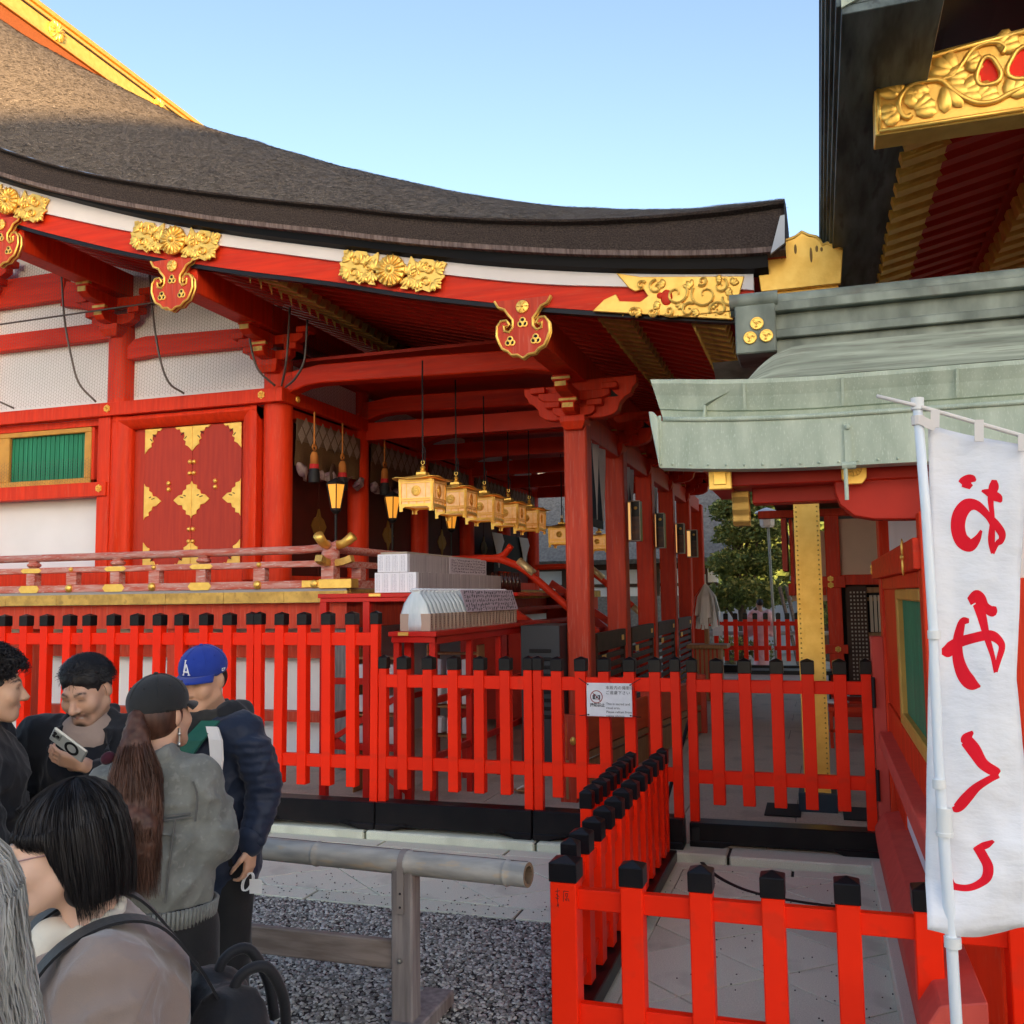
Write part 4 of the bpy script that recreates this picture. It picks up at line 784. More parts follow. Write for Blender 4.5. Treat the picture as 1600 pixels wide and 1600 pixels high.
# ================= BACK OF THE COURT =================
# rear hall with a lattice door, behind the gold column
bh=T('rear_hall','dark eaved vermilion building with a lattice door behind the gold column','hall',(.9,17,.06))
yb_=16.0
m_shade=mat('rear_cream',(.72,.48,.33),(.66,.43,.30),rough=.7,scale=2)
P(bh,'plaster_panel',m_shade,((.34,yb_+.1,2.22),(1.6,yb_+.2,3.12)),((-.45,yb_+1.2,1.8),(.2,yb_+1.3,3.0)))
P(bh,'red_post',m_verm,((.12,yb_-.05,.3),(.34,yb_+.2,3.2)),bev=.01); P(bh,'red_post',m_verm,((1.55,yb_-.05,.3),(1.75,yb_+.2,3.2)))
hb=P(bh,'red_beam',m_verm,((.34,yb_-.02,2.06),(1.6,yb_+.15,2.22)),((-.9,yb_-.1,3.16),(2.6,yb_+.1,3.28)),((-.5,yb_+1.1,1.9),(.12,yb_+1.25,2.1)),((.05,yb_-.08,2.02),(.4,yb_-.05,2.2)),((.05,yb_-.08,.98),(.4,yb_-.05,1.12)))
for c in ((.18,yb_-.09,2.16),(.18,yb_-.09,2.06),(.25,yb_-.09,1.05)): hexstud(hb,c,FY,.05)
for k in range(2):
    b=MB(); x0=.42+k*.0; 
ld=P(bh,'lattice_door',m_darkwood,((.40,yb_+.12,.3),(.72,yb_+.16,2.06)))
m_pale=mat('door_hole_light',(.45,.36,.28),rough=.8)
b=MB()
for i in range(5):
    for j in range(24): b.b2((.465+i*.052,yb_+.10,.5+j*.062),(.490+i*.052,yb_+.119,.527+j*.062))
b.build('lattice_hole',m_pale,ld,kind='stuff')
P(bh,'dark_doorway',m_blackm,((.34,yb_+.3,.3),(1.6,yb_+.4,2.06)))
sh=P(bh,'shelf_unit',m_woodn,((.72,yb_+.2,.5),(1.6,yb_+.28,.56)),((.72,yb_+.2,1.16),(1.6,yb_+.28,1.30)),((.72,yb_+.2,1.93),(1.6,yb_+.28,2.02)),((.72,yb_+.22,1.80),(1.6,yb_+.27,1.86)))
b=MB(); b.b2((0,0,0),(.045,.05,.58)); ms=b.mesh('scroll_box'); ms.materials.append(mat('pale_scroll',(.62,.50,.36),rough=.7,rnd_=.15))
for i in range(13): o=link('scroll_box',ms,sh); o.location=Vector((.76+i*.062,yb_+.2,1.31))-Vector(ORG[bh.name])
P(bh,'floor_step',m_vermx,((.1,yb_-.6,.06),(1.8,yb_+.1,.3)))
# its dark layered roof seen from below
b=MB(); b.prism([(-.62,3.30),(-.66,3.42),(-.64,3.62),(-.55,3.72),(3,3.9),(3,3.3)],(0,yb_-.9,0),(1,0,0),(0,0,1),(0,4,0)); rf=b.build('dark_roof',m_soffit,bh)
for k in range(8): b=MB(); b.tube([(-.66+.02*abs(k-3),yb_-.93,3.38+k*.045),(2.8,yb_-.93,3.38+k*.045)],.022,6); b.build('roof_course',m_cufr,rf,smooth=True)
P(rf,'ridge_end',m_blackm,((-.38,yb_-1.0,3.72),(-.02,yb_-.6,4.05)))
for c in ((-.27,yb_-1.01,3.82),(-.13,yb_-1.01,3.82),(-.20,yb_-1.01,3.96)): b=MB(); b.lathe([(.055,0),(.05,.02),(.001,.025)],16,c,FY,cap=False); b.build('gold_roundel',m_goldw,rf,auto=40)
P(bh,'open_shutter',m_pink,((-.55,yb_+.0,2.3),(-.47,yb_+.9,3.16))); P(bh,'open_shutter',m_verm,((-.43,yb_+.2,1.9),(-.38,yb_+1.0,3.16)))
sp=MB(); sp.lathe([(.03,0),(.045,.04),(.04,.13),(.02,.15)],10,(1.05,yb_-.1,2.88),Matrix.Rotation(R(60),3,'X')); sp.b2((1.02,yb_-.08,2.98),(1.08,yb_-.02,3.06)); sp.build('spot_light',m_blackm,bh,auto=40)
# far hall: big grey thatched roof and white timbered wall
fh=T('far_hall','far building with a huge grey thatched roof and white timbered wall','hall',(-7,30,.06))
m_thatch=mat('grey_thatch',(.13,.125,.115),(.21,.20,.185),rough=.9,scale=12,bump=.4,bscale=40,bdist=.02)
b=MB(); b.grid([[(x,29.0+ (z-2.9)*.9,z) for z in (2.9,3.3,4.2,5.2,6.2,7.0)] for x in (-16,-12,-8,-5,-2.6)]); b.build('thatched_roof',m_thatch,fh,solid=.2)
P(fh,'ridge',m_copperd,((-16,32.4,6.9),(-2.4,33.2,7.2)))
b=MB(); b.prism([(29.0,2.85),(32.8,7.0),(36,3.0)],(-2.75,0,0),(0,1,0),(0,0,1),(.18,0,0)); b.build('gable_end',m_thatch,fh)
P(fh,'white_wall',m_white,((-16,30.2,.06),(-3,30.4,3.0)))
P(fh,'dark_timber',m_darkwood,((-16,30.1,2.75),(-3,30.25,2.95)),((-16,30.1,2.2),(-3,30.2,2.3)))
for i in range(9): P(fh,'dark_post',m_darkwood,((-15.5+i*1.5,30.08,.06),(-15.3+i*1.5,30.25,2.9)))
P(fh,'stone_base',m_thatch,((-16,30.0,.06),(-3,30.18,1.9)))
# low white wall behind the tree
ww=T('white_garden_wall','low white wall with a grey coping under the tree','wall',(-1.5,31,.06)); P(ww,'wall_face',m_white,((-4.6,31,.06),(3,31.25,1.9))); P(ww,'coping',m_copperd,((-4.7,30.9,1.9),(3.1,31.4,2.02)))
wf=T('dark_wooden_shed','low dark timber shed at the right of the tree','shed',(.3,29,.06)); P(wf,'shed_wall',m_darkwood,((-.6,29,.06),(2.2,30.5,2.3))); P(wf,'shed_roof',m_copperd,((-.8,28.7,2.3),(2.4,30.8,2.42)))
for i in range(9): P(wf,'shed_board',m_darkwood,((-.58+i*.3,28.97,.1),(-.32+i*.3,29.0,2.25)))
# trees
m_leaf=mat('leaf_green',(.10,.15,.04),(.20,.24,.065),rough=.6,scale=1.5,rnd_=.1); m_leafy=mat('leaf_yellow_green',(.34,.35,.09),(.46,.43,.13),rough=.6,scale=1.5)
m_barkt=mat('tree_bark',(.10,.075,.055),(.16,.12,.09),rough=.9,scale=8,stretch=(4,4,1),bump=.5,bscale=20,bdist=.01)
def tree(name,label,base,h,clumps,n,seed,leafsz=.11):
    t=T(name,label,'tree',base); rg=random.Random(seed); x0,y0,z0=base
    b=MB(); tr=[(x0,y0,z0),(x0+.05,y0,z0+h*.25),(x0-.05,y0+.1,z0+h*.5),(x0,y0,z0+h*.9)]
    b.tube(smooth_path(tr,4),[.16-.13*i/12 for i in range(13)],8)
    for (cx,cy,cz,rx,rz) in clumps: b.tube([(x0,y0,z0+(cz)*.55),(x0+cx*.5,y0+cy*.5,z0+cz*.8),(x0+cx,y0+cy,z0+cz)],[.06,.045,.02],6)
    b.build('trunk',m_barkt,t,smooth=True)
    c=MB(); c.mat(m_leaf); 
    for (cx,cy,cz,rx,rz) in clumps:
        for k in range(int(n*rx*rx)):
            while True:
                q=Vector((rg.uniform(-1,1),rg.uniform(-1,1),rg.uniform(-1,1)))
                if .25<q.length<1: break
            q*=(.8+.35*mnoise.noise(q*2.2+Vector((cx,cy,cz))))
            p=Vector((x0+cx+q.x*rx,y0+cy+q.y*rx,z0+cz+q.z*rz)); d=Vector((rg.gauss(0,1),rg.gauss(0,1),rg.gauss(0,.6)+.3)).normalized(); s=d.cross(Vector((rg.gauss(0,1),rg.gauss(0,1),rg.gauss(0,1)))).normalized(); L=leafsz*rg.uniform(.6,1.3)
            c.mat(m_leafy if rg.random()<.22+.25*q.z else m_leaf); c.add([p,p+d*L*.5+s*L*.32,p+d*L,p+d*L*.5-s*L*.32],[(0,1,2,3)])
    c.build('crown',None,t,kind='stuff')
tree('broadleaf_tree','spreading evergreen tree with layered rounded crown beside the lamp post',(-2.0,26.0,.06),4.6,
 [(-.55,0,1.75,.75,.45),(.1,-.3,1.9,.8,.5),(.8,0,1.85,.7,.45),(-.2,0,2.7,.85,.5),(.6,.2,2.75,.8,.55),(-.1,.1,3.5,.75,.45),(.65,0,3.6,.7,.5),(.2,0,4.35,.75,.5),(-.35,.2,4.15,.55,.35),(.75,.3,4.6,.6,.45)],4200,5)
tree('broadleaf_tree','paler tree rising behind the layered tree',(-.7,32.0,.06),7.2,[(-.7,0,5.4,1.0,.7),(.4,0,5.2,1.1,.8),(-.1,.2,6.3,1.1,.8),(.9,.2,6.2,1.0,.7),(-1.2,.2,6.9,.8,.6),(.1,0,7.2,1.0,.6)],1500,8,.15)
tree('shrub','low dark shrub in front of the timber shed',(.25,27.5,.06),1.9,[(0,0,1.3,.6,.5),(.3,0,1.9,.5,.4),(-.3,.1,1.9,.45,.35)],1500,11)
tree('shrub','clipped shrub low behind the far red fence',(-2.3,25.6,.06),.7,[(0,0,.45,.55,.4),(.8,.1,.4,.5,.35)],1500,12)
# support props leaning beside the lamp
for k,(xa,xb) in enumerate(((-.95,-.55),(-.78,-.42))):
    b=MB(); b.tube([(xa,25.0,2.1),(xb,25.1,.06)],.045,8); tag(b.build('support_pole',m_wood),('longer ' if k==0 else 'shorter ')+'bare wooden prop leaning under the tree beside the lamp post','pole')
# garden lamp
lp=T('garden_lamp','tall white lantern lamp on a thin grey post among the trees','street lamp',(-.95,24,.06))
lx,ly=-1.128,24
b=MB(); b.tube([(lx+.08,ly,.06),(lx,ly,3.55)],.032,8); b.build('post',mat('lamp_grey',(.35,.37,.33),rough=.5),lp,smooth=True)
b=MB(); b.lathe([(.13,3.55),(.17,3.6),(.19,3.88),(.15,3.9)],6,(lx-.02,ly,0)); b.build('lamp_glass',m_cream,lp)
b=MB(); b.lathe([(.30,3.9),(.26,3.95),(.08,4.02),(.01,4.04)],12,(lx-.02,ly,0)); b.build('lamp_cap',m_white,lp,auto=40)
b=MB()
for k in range(6): a=k*math.pi/3; b.tube([(lx-.02+.14*math.cos(a),ly+.14*math.sin(a),3.56),(lx-.02+.185*math.cos(a),ly+.185*math.sin(a),3.9)],.012,5)
b.build('lamp_bars',m_white,lp)

# wooded slope far behind everything
b=MB(); rg=random.Random(21)
for k in range(9000):
    x=rg.uniform(-40,34); h=7.5+2.2*mnoise.noise((x*.12,0,0))+1.4*mnoise.noise((x*.5,3,0)); z=h*math.sqrt(rg.random()); y=52+rg.uniform(-3,3)-z*.3; d=Vector((rg.gauss(0,1),rg.gauss(0,.6),rg.gauss(0,.7))).normalized()*rg.uniform(.5,1.0); s_=d.cross(Vector((rg.gauss(0,1),rg.gauss(0,1),rg.gauss(0,1)))).normalized()*.45; p=Vector((x,y,z))
    b.add([p,p+d*.5+s_,p+d,p+d*.5-s_],[(0,1,2,3)])
b.build('distant_woods',m_leaf,kind='stuff')
b=MB(); b.grid([[(x,56,z) for z in (-.1,3,5.6+1.5*mnoise.noise((x*.12,0,0)))] for x in range(-44,40,4)]); b.build('wooded_hill',mat('hill_green',(.05,.07,.025),rough=.95),kind='structure')

# ================= VERMILION PICKET FENCES =================
def capmesh(w,h):
    c=MB(); x=w/2+.004; c.add([(-x,-x,0),(x,-x,0),(x,x,0),(-x,x,0),(-x,-x,h),(x,-x,h),(x,x,h),(-x,x,h),(0,0,h+.022)],[(3,2,1,0),(0,1,5,4),(1,2,6,5),(2,3,7,6),(3,0,4,7),(4,5,8),(5,6,8),(6,7,8),(7,4,8)]); return c
_pm={}
def picket(par,x,z0,z1,w,y=0,cap=.115,post=False):
    k=(round(z0,3),round(z1,3),w,cap)
    if k not in _pm:
        b=MB(); b.b2((-w/2,-w/2,z0),(w/2,w/2,z1-cap)); a=b.mesh('picket'); a.materials.append(m_fence)
        c=capmesh(w,cap-.022); d=c.mesh('black_cap'); d.materials.append(m_black); _pm[k]=(a,d)
    a,d=_pm[k]; o=link('end_post' if post else 'picket',a,par,bev=.004); o.location=(x,y,0); q=link('black_cap',d,o,bev=.003); q.location=(0,0,z1-cap)
    o.rotation_euler=(rnd.gauss(0,.003),rnd.gauss(0,.004),rnd.gauss(0,.012))
    return o
def fence_panel(label,p0,p1,top,n,rails,zbot=.385,w=.088,base=(.09,.28),group='vermilion picket fence panels',ends=True,name='picket_fence',z0=.0,feet=True,yb=.0):
    p0=Vector((*p0,z0)); p1=Vector((*p1,z0)); d=p1-p0; L=d.length; rz=math.atan2(d.y,d.x)
    t=T(name,label,'fence',p0,rz,group,local=True)
    for i in range(n): picket(t,L*(i+1)/(n+1) if ends else L*(i+.5)/n,zbot,top,w)
    if ends:
        for x in (.035,L-.035): picket(t,x,base[1]-.02,top+.004,.07,post=True)
    for (a,b_) in rails: b=MB(); b.b2((.0,-.026,a),(L,.026,b_)); b.build('rail',m_fence,t,bev=.004)
    b=MB(); b.b2((0,-.085+yb,base[0]),(L,.085+yb,base[1])); b.build('base_beam',m_black,t,bev=.006)
    if feet:
        for x,s in ((0,1),(L,-1)):
            b=MB(); b.prism([(0,.0),(s*.14,0),(s*.20,.03),(s*.24,.06),(s*.30,base[0]),(s*.32,base[0]+.02),(0,base[0]+.02)],(x,-.10+yb,0),(1,0,0),(0,0,1),(0,.20,0)); b.build('foot',m_black,t,bev=.006)
    return t
K=.064
yl=lambda x: 7.27+(x+4.7)*.015
tall=[(1.553,1.662),(.534,.641)]; low=[(1.209,1.313),(.542,.644)]; gate=[(1.199,1.294),(.514,.612)]
adj=lambda r:[(a-K,b-K) for a,b in r]
fence_panel('long tall vermilion fence panel behind the people, running off at the left edge',(-7.965,yl(-7.965)),(-4.715,yl(-4.715)),1.843-K,12,adj(tall),.385-K,.086,(.03,.215),z0=K)
fence_panel('tall vermilion fence panel right of the blue cap, ending where the fence drops',(-4.705,yl(-4.705)),(-3.54,yl(-3.54)),1.843-K,4,adj(tall),.385-K,.086,(.03,.215),z0=K)
fence_panel('low vermilion fence panel in front of the white book boxes',(-3.53,yl(-3.53)),(-2.20,yl(-2.20)),1.474-K,5,adj(low),.385-K,.086,(.03,.22),z0=K)
fence_panel('low vermilion fence panel carrying the no photography sign',(-2.19,yl(-2.19)),(-1.03,yl(-1.03)),1.474-K,5,adj(low),.385-K,.086,(.03,.22),z0=K)
g=fence_panel('vermilion gate hinged on the office post with a gold column behind it',(-1.0,7.45),(.335,7.47),1.461,5,gate,.364,.09,(.085,.235),None,name='picket_gate',z0=0.0)
b=MB()
for z in (1.22,.56): b.b2((1.335,-.05,z-.11),(1.36,.03,z+.11)); b.tube([(1.348,-.055,z-.1),(1.348,-.055,z+.1)],.012,8)
b.build('hinge',m_blackm,g)
b=MB(); b.b2((.02,-.10,.03),(.075,-.06,.2)); b.lathe([(.03,.005),(.03,.05)],10,(.05,-.08,0)); b.build('gate_wheel',m_blackm,g)
# low side fences running towards the viewer and the near fence
lowr=[(.575,.665),(.115,.19)]
fence_panel('low vermilion side fence running from the gate to the near corner',(-1.14,4.33),(-1.14,7.08),.832,10,[(.60,.69),(.17,.25)],.115,.092,(.02,.10),None,ends=True,feet=False,name='side_fence')
fence_panel('shorter low side fence left of the long one, ending at a front post',(-1.375,5.62),(-1.375,7.08),.795,6,[(.60,.69),(.17,.25)],.115,.092,(.02,.10),None,ends=True,feet=False,name='side_fence')
nf=T('near_fence','near low vermilion fence along the bottom right with widely spaced black capped pickets','fence',(-1.18,4.2,0))
for i,(x,w) in enumerate(((-1.122,.118),(-.822,.098),(-.526,.095),(-.232,.093),(.06,.095),(.355,.10),(.70,.13),(1.1,.1))):
    k=MB(); k.b2((x-w/2,4.2-w/2,.04),(x+w/2,4.2+w/2,.695)); o=k.build('end_post' if i in(0,6) else 'picket',m_fence,nf,bev=.005)
    c=capmesh(w,.082); c.v=[(a+x,b_+4.2,z+.695) for a,b_,z in c.v]; c.build('black_cap',m_black,o,bev=.003)
    o.rotation_euler=(0,rnd.gauss(0,.0015),0)
for a,b_ in ((.575,.662),(.085,.178)): b=MB(); b.b2((-1.10,4.175,a),(1.2,4.225,b_)); b.build('rail',m_fence,nf,bev=.004)
b=MB(); b.b2((-1.14,4.10,.0),(1.2,4.30,.045)); b.build('base_beam',m_black,nf,bev=.006)
# brushed ink marks on the near post
def textmesh(body,size,M,name,m,par=None,align='LEFT',org=None,ext=.0006,sp=1.0,lsp=1.0,bold=0):
    cu=bpy.data.curves.new('t','FONT'); cu.body=body; cu.size=size; cu.align_x=align; cu.extrude=ext; cu.space_character=sp; cu.space_line=lsp; cu.offset=bold; cu.resolution_u=3
    o=bpy.data.objects.new('t',cu); COL.objects.link(o); dg=bpy.context.evaluated_depsgraph_get(); me=bpy.data.meshes.new_from_object(o.evaluated_get(dg)); bpy.data.objects.remove(o)
    me.transform(M); 
    if par is not None: me.transform(Matrix.Translation(-Vector(ORG.get(par.name,(0,0,0)))))
    me.materials.clear(); me.materials.append(m); return link(name,me,par)
def MF(o,u=(1,0,0),v=(0,0,1)):
    u=Vector(u);v=Vector(v); n=u.cross(v); return Matrix(((u.x,v.x,n.x,o[0]),(u.y,v.y,n.y,o[1]),(u.z,v.z,n.z,o[2]),(0,0,0,1)))
m_ink=mat('ink',(.02,.015,.015),rough=.7)
b=MB()
for pts in ([(-1.155,.655),(-1.135,.66)],[(-1.152,.645),(-1.138,.632)],[(-1.145,.668),(-1.147,.62),(-1.142,.595)],[(-1.155,.628),(-1.14,.625)],[(-1.15,.592),(-1.14,.60)],[(-1.147,.603),(-1.143,.588)],[(-1.118,.66),(-1.095,.66)],[(-1.117,.66),(-1.12,.615)],[(-1.108,.65),(-1.10,.65),(-1.10,.638),(-1.108,.638),(-1.108,.65)],[(-1.104,.636),(-1.104,.618)],[(-1.112,.628),(-1.108,.62)],[(-1.099,.63),(-1.094,.618)]):
    b.tube([(x,4.1405,z) for x,z in pts],.0013,4)
ORGp=None
b.build('ink_writing',m_ink,nf,kind='stuff')
# ================= NO-PHOTOGRAPHY SIGN =================
sg=T('notice_sign','white notice with a crossed out camera tied to the low fence','sign',(-1.560,7.200,1.020))
ys=7.205; x0,z0=-1.735,1.278; x1,z1=-1.382,1.025
P(sg,'board',m_paper,((x0,ys,z1),(x1,ys+.006,z0)))
W_=x1-x0; m_txt=mat('print_grey',(.10,.10,.11),rough=.8)
yt=ys-.0015
textmesh('本殿内の撮影は\nご遠慮下さい',.030,MF((x0+.150,yt,z0-.045)),'japanese_text',m_txt,sg,sp=1.12,lsp=1.25)
textmesh('撮影禁止',.029,MF((x0+.026,yt,z0-.178)),'bold_japanese_text',m_txt,sg,bold=.0008)
textmesh('This is sacred and\nritual area.\nPlease refrain from\ntaking photos.',.0255,MF((x0+.152,yt,z0-.165)),'english_text',m_txt,sg,lsp=1.18)
b=MB(); c=Vector((x0+.077,yt,z0-.105)); FYm=FY
pts=[c+Vector((.046*math.cos(a),0,.046*math.sin(a))) for a in [2*math.pi*i/28 for i in range(29)]]; b.tube(pts,.0032,5,cap=False); b.tube([c+Vector((-.032,0,.032)),c+Vector((.032,0,-.032))],.0028,5); b.build('red_ring',mat('sign_red',(.35,.05,.04),rough=.7),sg)
b=MB(); b.b2((c.x-.03,yt-.001,c.z-.02),(c.x+.03,yt,c.z+.014)); b.b2((c.x-.024,yt-.001,c.z+.014),(c.x-.006,yt,c.z+.022)); b.build('camera_icon',m_txt,sg)
b=MB(); b.lathe([(.0145,0),(.0145,.001),(.010,.0012),(.010,0)],18,(c.x+.004,yt-.0012,c.z-.003),FY,cap=False); b.build('camera_lens_icon',m_paper,sg)
b=MB()
for (xa,za,sx,sz) in ((x0+.012,z0-.012,-1,1),(x1-.012,z0-.012,1,1),(x0+.014,z1+.012,-1,-.25),(x1-.014,z1+.012,1,-.25)):
    b.tube([(xa,ys-.003,za),(xa+sx*.055,ys-.003,za+sz*.035),(xa+sx*.075,ys+.02,za+sz*.045)],.003,5); b.ell((xa,ys-.003,za),(.006,.003,.006),6)
b.build('wire_tie',m_blackm,sg)
# ================= BAMBOO BARRIER =================
bb=T('bamboo_barrier','weathered bamboo rail strapped on grey timber posts in front of the gravel','barrier',(-1.8,4.1,0))
m_bam=mat('bamboo',(.46,.43,.38),(.27,.26,.24),rough=.55,scale=3,stretch=(1.2,6,6),bump=.15,bscale=40,bdist=.003,col3=(.52,.37,.22),scale3=5,f3=.45)
pA=Vector((-1.228,3.980,0.764)); pB=Vector((-2.803,4.220,0.720)); dv=(pB-pA).normalized(); Lb=2.9
b=MB(); pts=[];rs=[]
nodes=[.10,.60,1.12,1.66,2.2,2.7]
ss=sorted([0,.03]+[i*.06 for i in range(1,48)]+[q for n in nodes for q in (n-.012,n-.004,n+.004,n+.012)])
for s_ in ss:
    r=.052+.004*s_/Lb; 
    for n in nodes:
        if abs(s_-n)<.006: r+=.0045
        elif abs(s_-n)<.015: r-=.0015
    pts.append(pA+dv*s_); rs.append(r)
b.tube(pts,rs,20,cap=False); pole=b.build('bamboo_pole',m_bam,bb,auto=50)
b=MB(); u=dv.cross(Vector((0,0,1))).normalized(); v=u.cross(dv); n=20; vs_=[];fs_=[]
for r,o in ((.052,0),(.036,0),(.034,.25)):
    for k in range(n): a=2*math.pi*k/n; vs_.append(pA+dv*o+(u*math.cos(a)+v*math.sin(a))*r)
for k in range(n): fs_+=[(k,(k+1)%n,n+(k+1)%n,n+k),(n+k,n+(k+1)%n,2*n+(k+1)%n,2*n+k)]
fs_.append(tuple(range(3*n-1,2*n-1,-1))); b.add(vs_,fs_); b.build('hollow_end',mat('bamboo_inside',(.16,.11,.07),rough=.8),pole)
b=MB(); b.tube([pA+dv*.01+v*.049+u*.018,pA+dv*2.8+v*.053+u*.018],.0022,5); b.build('split_line',m_darkwood,pole)
px0=(-1.790,4.150,0.581)
b=MB(); yc=4.08; xc=-1.845; b.b2((xc-.052,yc-.05,.0),(xc+.052,yc+.05,.725)); b.build('post',m_woodv,bb,bev=.008)
b=MB(); b.b2((xc-.05,3.98,.0),(xc+.10,4.42,.07)); b.build('foot_block',m_woodv,bb,bev=.008)
b=MB(); b.b2((-5.2,4.06,.275),(xc-.052,4.10,.40)); bm=b.build('lower_rail',m_wood,bb,bev=.006)
b=MB(); b.lathe([(.012,0),(.010,.012),(.001,.014)],8,(xc-.005,yc-.052,.33),FY); b.build('bolt',m_steel,bb)
m_strap=mat('grey_strap',(.28,.24,.22),rough=.5,metal=.3,scale=8)
q=pA+dv*((pA.x-xc)/-dv.x); b=MB(); arc=[]
for k in range(13):
    a=math.pi*(k/12); arc.append(q+Vector((0,-.056*math.cos(a),.056*math.sin(a))))
arc=[Vector((q.x,q.y-.056,.54))]+arc+[Vector((q.x,q.y+.056,.54))]
for a_,c_ in zip(arc,arc[1:]):
    dd=(c_-a_).normalized(); b.bar(a_-dd*.002,c_+dd*.002,.032,.005,up=dd.cross(Vector((1,0,0))))
b.build('metal_strap',m_strap,bb)
b=MB()
for z in (.565,.625): b.lathe([(.006,0),(.004,.004),(.001,.005)],6,(q.x,q.y-.059,z),FY,cap=False)
b.build('strap_screw',m_blackm,bb)

# ================= THINGS IN THE PORCH =================
m_glow=mat('lamp_glow',(.75,.36,.08),rough=.5,emit=(1,.36,.03),es=.22)
m_glows=mat('lantern_paper',(.85,.55,.25),rough=.6,emit=(1,.62,.26),es=.28)
m_silk=mat('lantern_gauze',(.88,.60,.34),(.78,.50,.25),rough=.5,scale=20,emit=(1,.50,.16),es=.10)
# hanging lanterns
def lantern(label,loc):
    t=T('hanging_lantern',label,'lantern',loc,0,'gilt lanterns hanging in a row in the porch',local=True)
    b=MB(); s=.20; sk=Matrix.Rotation(R(45),3,'Z'); q=math.sqrt(2)
    b.lathe([(s*q*.96,-.335),(s*q*1.02,-.04)],4,(0,0,0),sk); b.build('body_panel',m_silk,t)
    b=MB()
    for i in range(4):
        a=i*math.pi/2; u=Vector((math.cos(a),math.sin(a),0)); v=Vector((-u.y,u.x,0)); f=lambda p,z:u*(s*(1.0+.04*(z+.33)/.3)+.004)+v*p+Vector((0,0,z))
        for z,h in ((-.335,.022),(-.285,.012),(-.262,.012),(-.075,.014),(-.045,.03)): b.bar(f(-s,z),f(s,z),.014,h)
        for p in (-s*.98,s*.98): b.bar(f(p,-.345),f(p,-.03),.02,.02)
        for p in (-.12,.12): b.bar(f(p,-.26),f(p,-.08),.006,.006)
        for p in (-.1,-.09,0,.01,.1,.11): b.bar(f(p,-.33),f(p,-.285),.005,.005)
        b.prism([(-s,-.345),(-s,-.41),(-s+.035,-.41),(-s+.03,-.375),(-s+.06,-.355),(s-.06,-.355),(s-.03,-.375),(s-.035,-.41),(s,-.41),(s,-.345)],u*(s+.002),v,(0,0,1),u*.012)
    b.build('gilt_frame',m_gold,t)
    b=MB()
    for i in range(4):
        a=i*math.pi/2; u=Vector((math.cos(a),math.sin(a),0)); v=Vector((-u.y,u.x,0)); ax=Matrix((v,Vector((0,0,1)),u)).transposed()
        if i%2: chrysanth(b,u*(s+.006)+Vector((0,0,-.17)),.062,ax,14,.25)
        else:
            for rr in (.07,.05): b.tube([u*(s+.008)+v*(rr*.7*math.cos(k))+Vector((0,0,-.17+rr*math.sin(k))) for k in [2*math.pi*j/14 for j in range(15)]],.006,5,cap=False)
            b.bar(u*(s+.008)-v*.1+Vector((0,0,-.17)),u*(s+.008)+v*.1+Vector((0,0,-.17)),.006,.006); b.bar(u*(s+.008)+Vector((0,0,-.26)),u*(s+.008)+Vector((0,0,-.08)),.006,.006,up=(u.x,u.y,0))
    b.build('crest_fretwork',m_gold,t,auto=40)
    b=MB(); n=20; Pg=[]
    for k in range(n+1):
        a=2*math.pi*k/n; c,si=math.cos(a),math.sin(a); m=max(abs(c),abs(si)); row=[]
        for tt in (0,.3,.6,.85,1):
            r=.05+.25*tt; sq=r/m if tt>.2 else r; corner=(1/m-1)/.414; row.append((c*sq,si*sq,.045-.075*tt**.8+(.035*corner*tt**4)))
        Pg.append(row)
    b.grid(Pg); b.build('canopy',m_goldp,t,smooth=True,solid=.012)
    b=MB(); b.b2((-.06,-.06,.03),(.06,.06,.065)); b.lathe([(.03,.065),(.04,.09),(.02,.10),(.032,.125),(.015,.15),(.006,.16)],12); b.tube([(.02*math.cos(k),0,.185+.024*math.sin(k)) for k in [2*math.pi*j/12 for j in range(13)]],.005,5,cap=False); b.build('finial',m_gold,t,auto=40)
    b=MB(); b.tube([(0,0,.20),(0,0,1.42)],.010,6); b.tube([(.03,0,.16),(.03,0,.35),(.0,0,.40)],.006,5); b.build('hanging_rod',m_blackm,t)
    return t
L0=lantern('nearest gilt hanging lantern, largest of the row in the porch',(-4.42,10.30,3.36))
L0.rotation_euler=(0,0,0)
for i,lb in enumerate(('second gilt hanging lantern, half behind the nearest one','third gilt hanging lantern, in the middle of the row','fourth gilt hanging lantern, behind the middle one','fifth gilt hanging lantern, last of the row before the far column')): dup(L0,(-4.42,11.39+i*1.09,3.36),label=lb)
dup(L0,(-4.632,17.500,3.274),label='gilt hanging lantern seen alone against the grey roof, left of the front column'); dup(L0,(-4.582,20.500,3.287),label='small far gilt lantern between the first and second porch columns')
# standing lamps before the doors
def stand_lamp(label,loc):
    t=T('standing_lamp',label,'lamp',loc,0,'lit lamps on black posts before the inner doors',local=True)
    b=MB(); b.lathe([(.018,0),(.018,.95)],8); b.lathe([(.10,0),(.10,.03),(.02,.05)],12); b.build('post',m_blackm,t,auto=40)
    b=MB(); b.lathe([(.065,1.03),(.125,1.33)],6); b.build('glass_shade',m_glow,t)
    b=MB(); b.lathe([(.025,.96),(.065,1.0),(.068,1.03),(.0,1.03)],12); b.lathe([(.138,1.33),(.142,1.35),(.05,1.40),(.01,1.42)],6)
    for k in range(6): a=k*math.pi/3; b.tube([(.067*math.cos(a),.067*math.sin(a),1.03),(.128*math.cos(a),.128*math.sin(a),1.335)],.008,5)
    b.build('black_frame',m_blackm,t); return t
S0=stand_lamp('lit standing lamp under the nearest tassels, closest to the corner column',(-5.8,10.72,2.06))
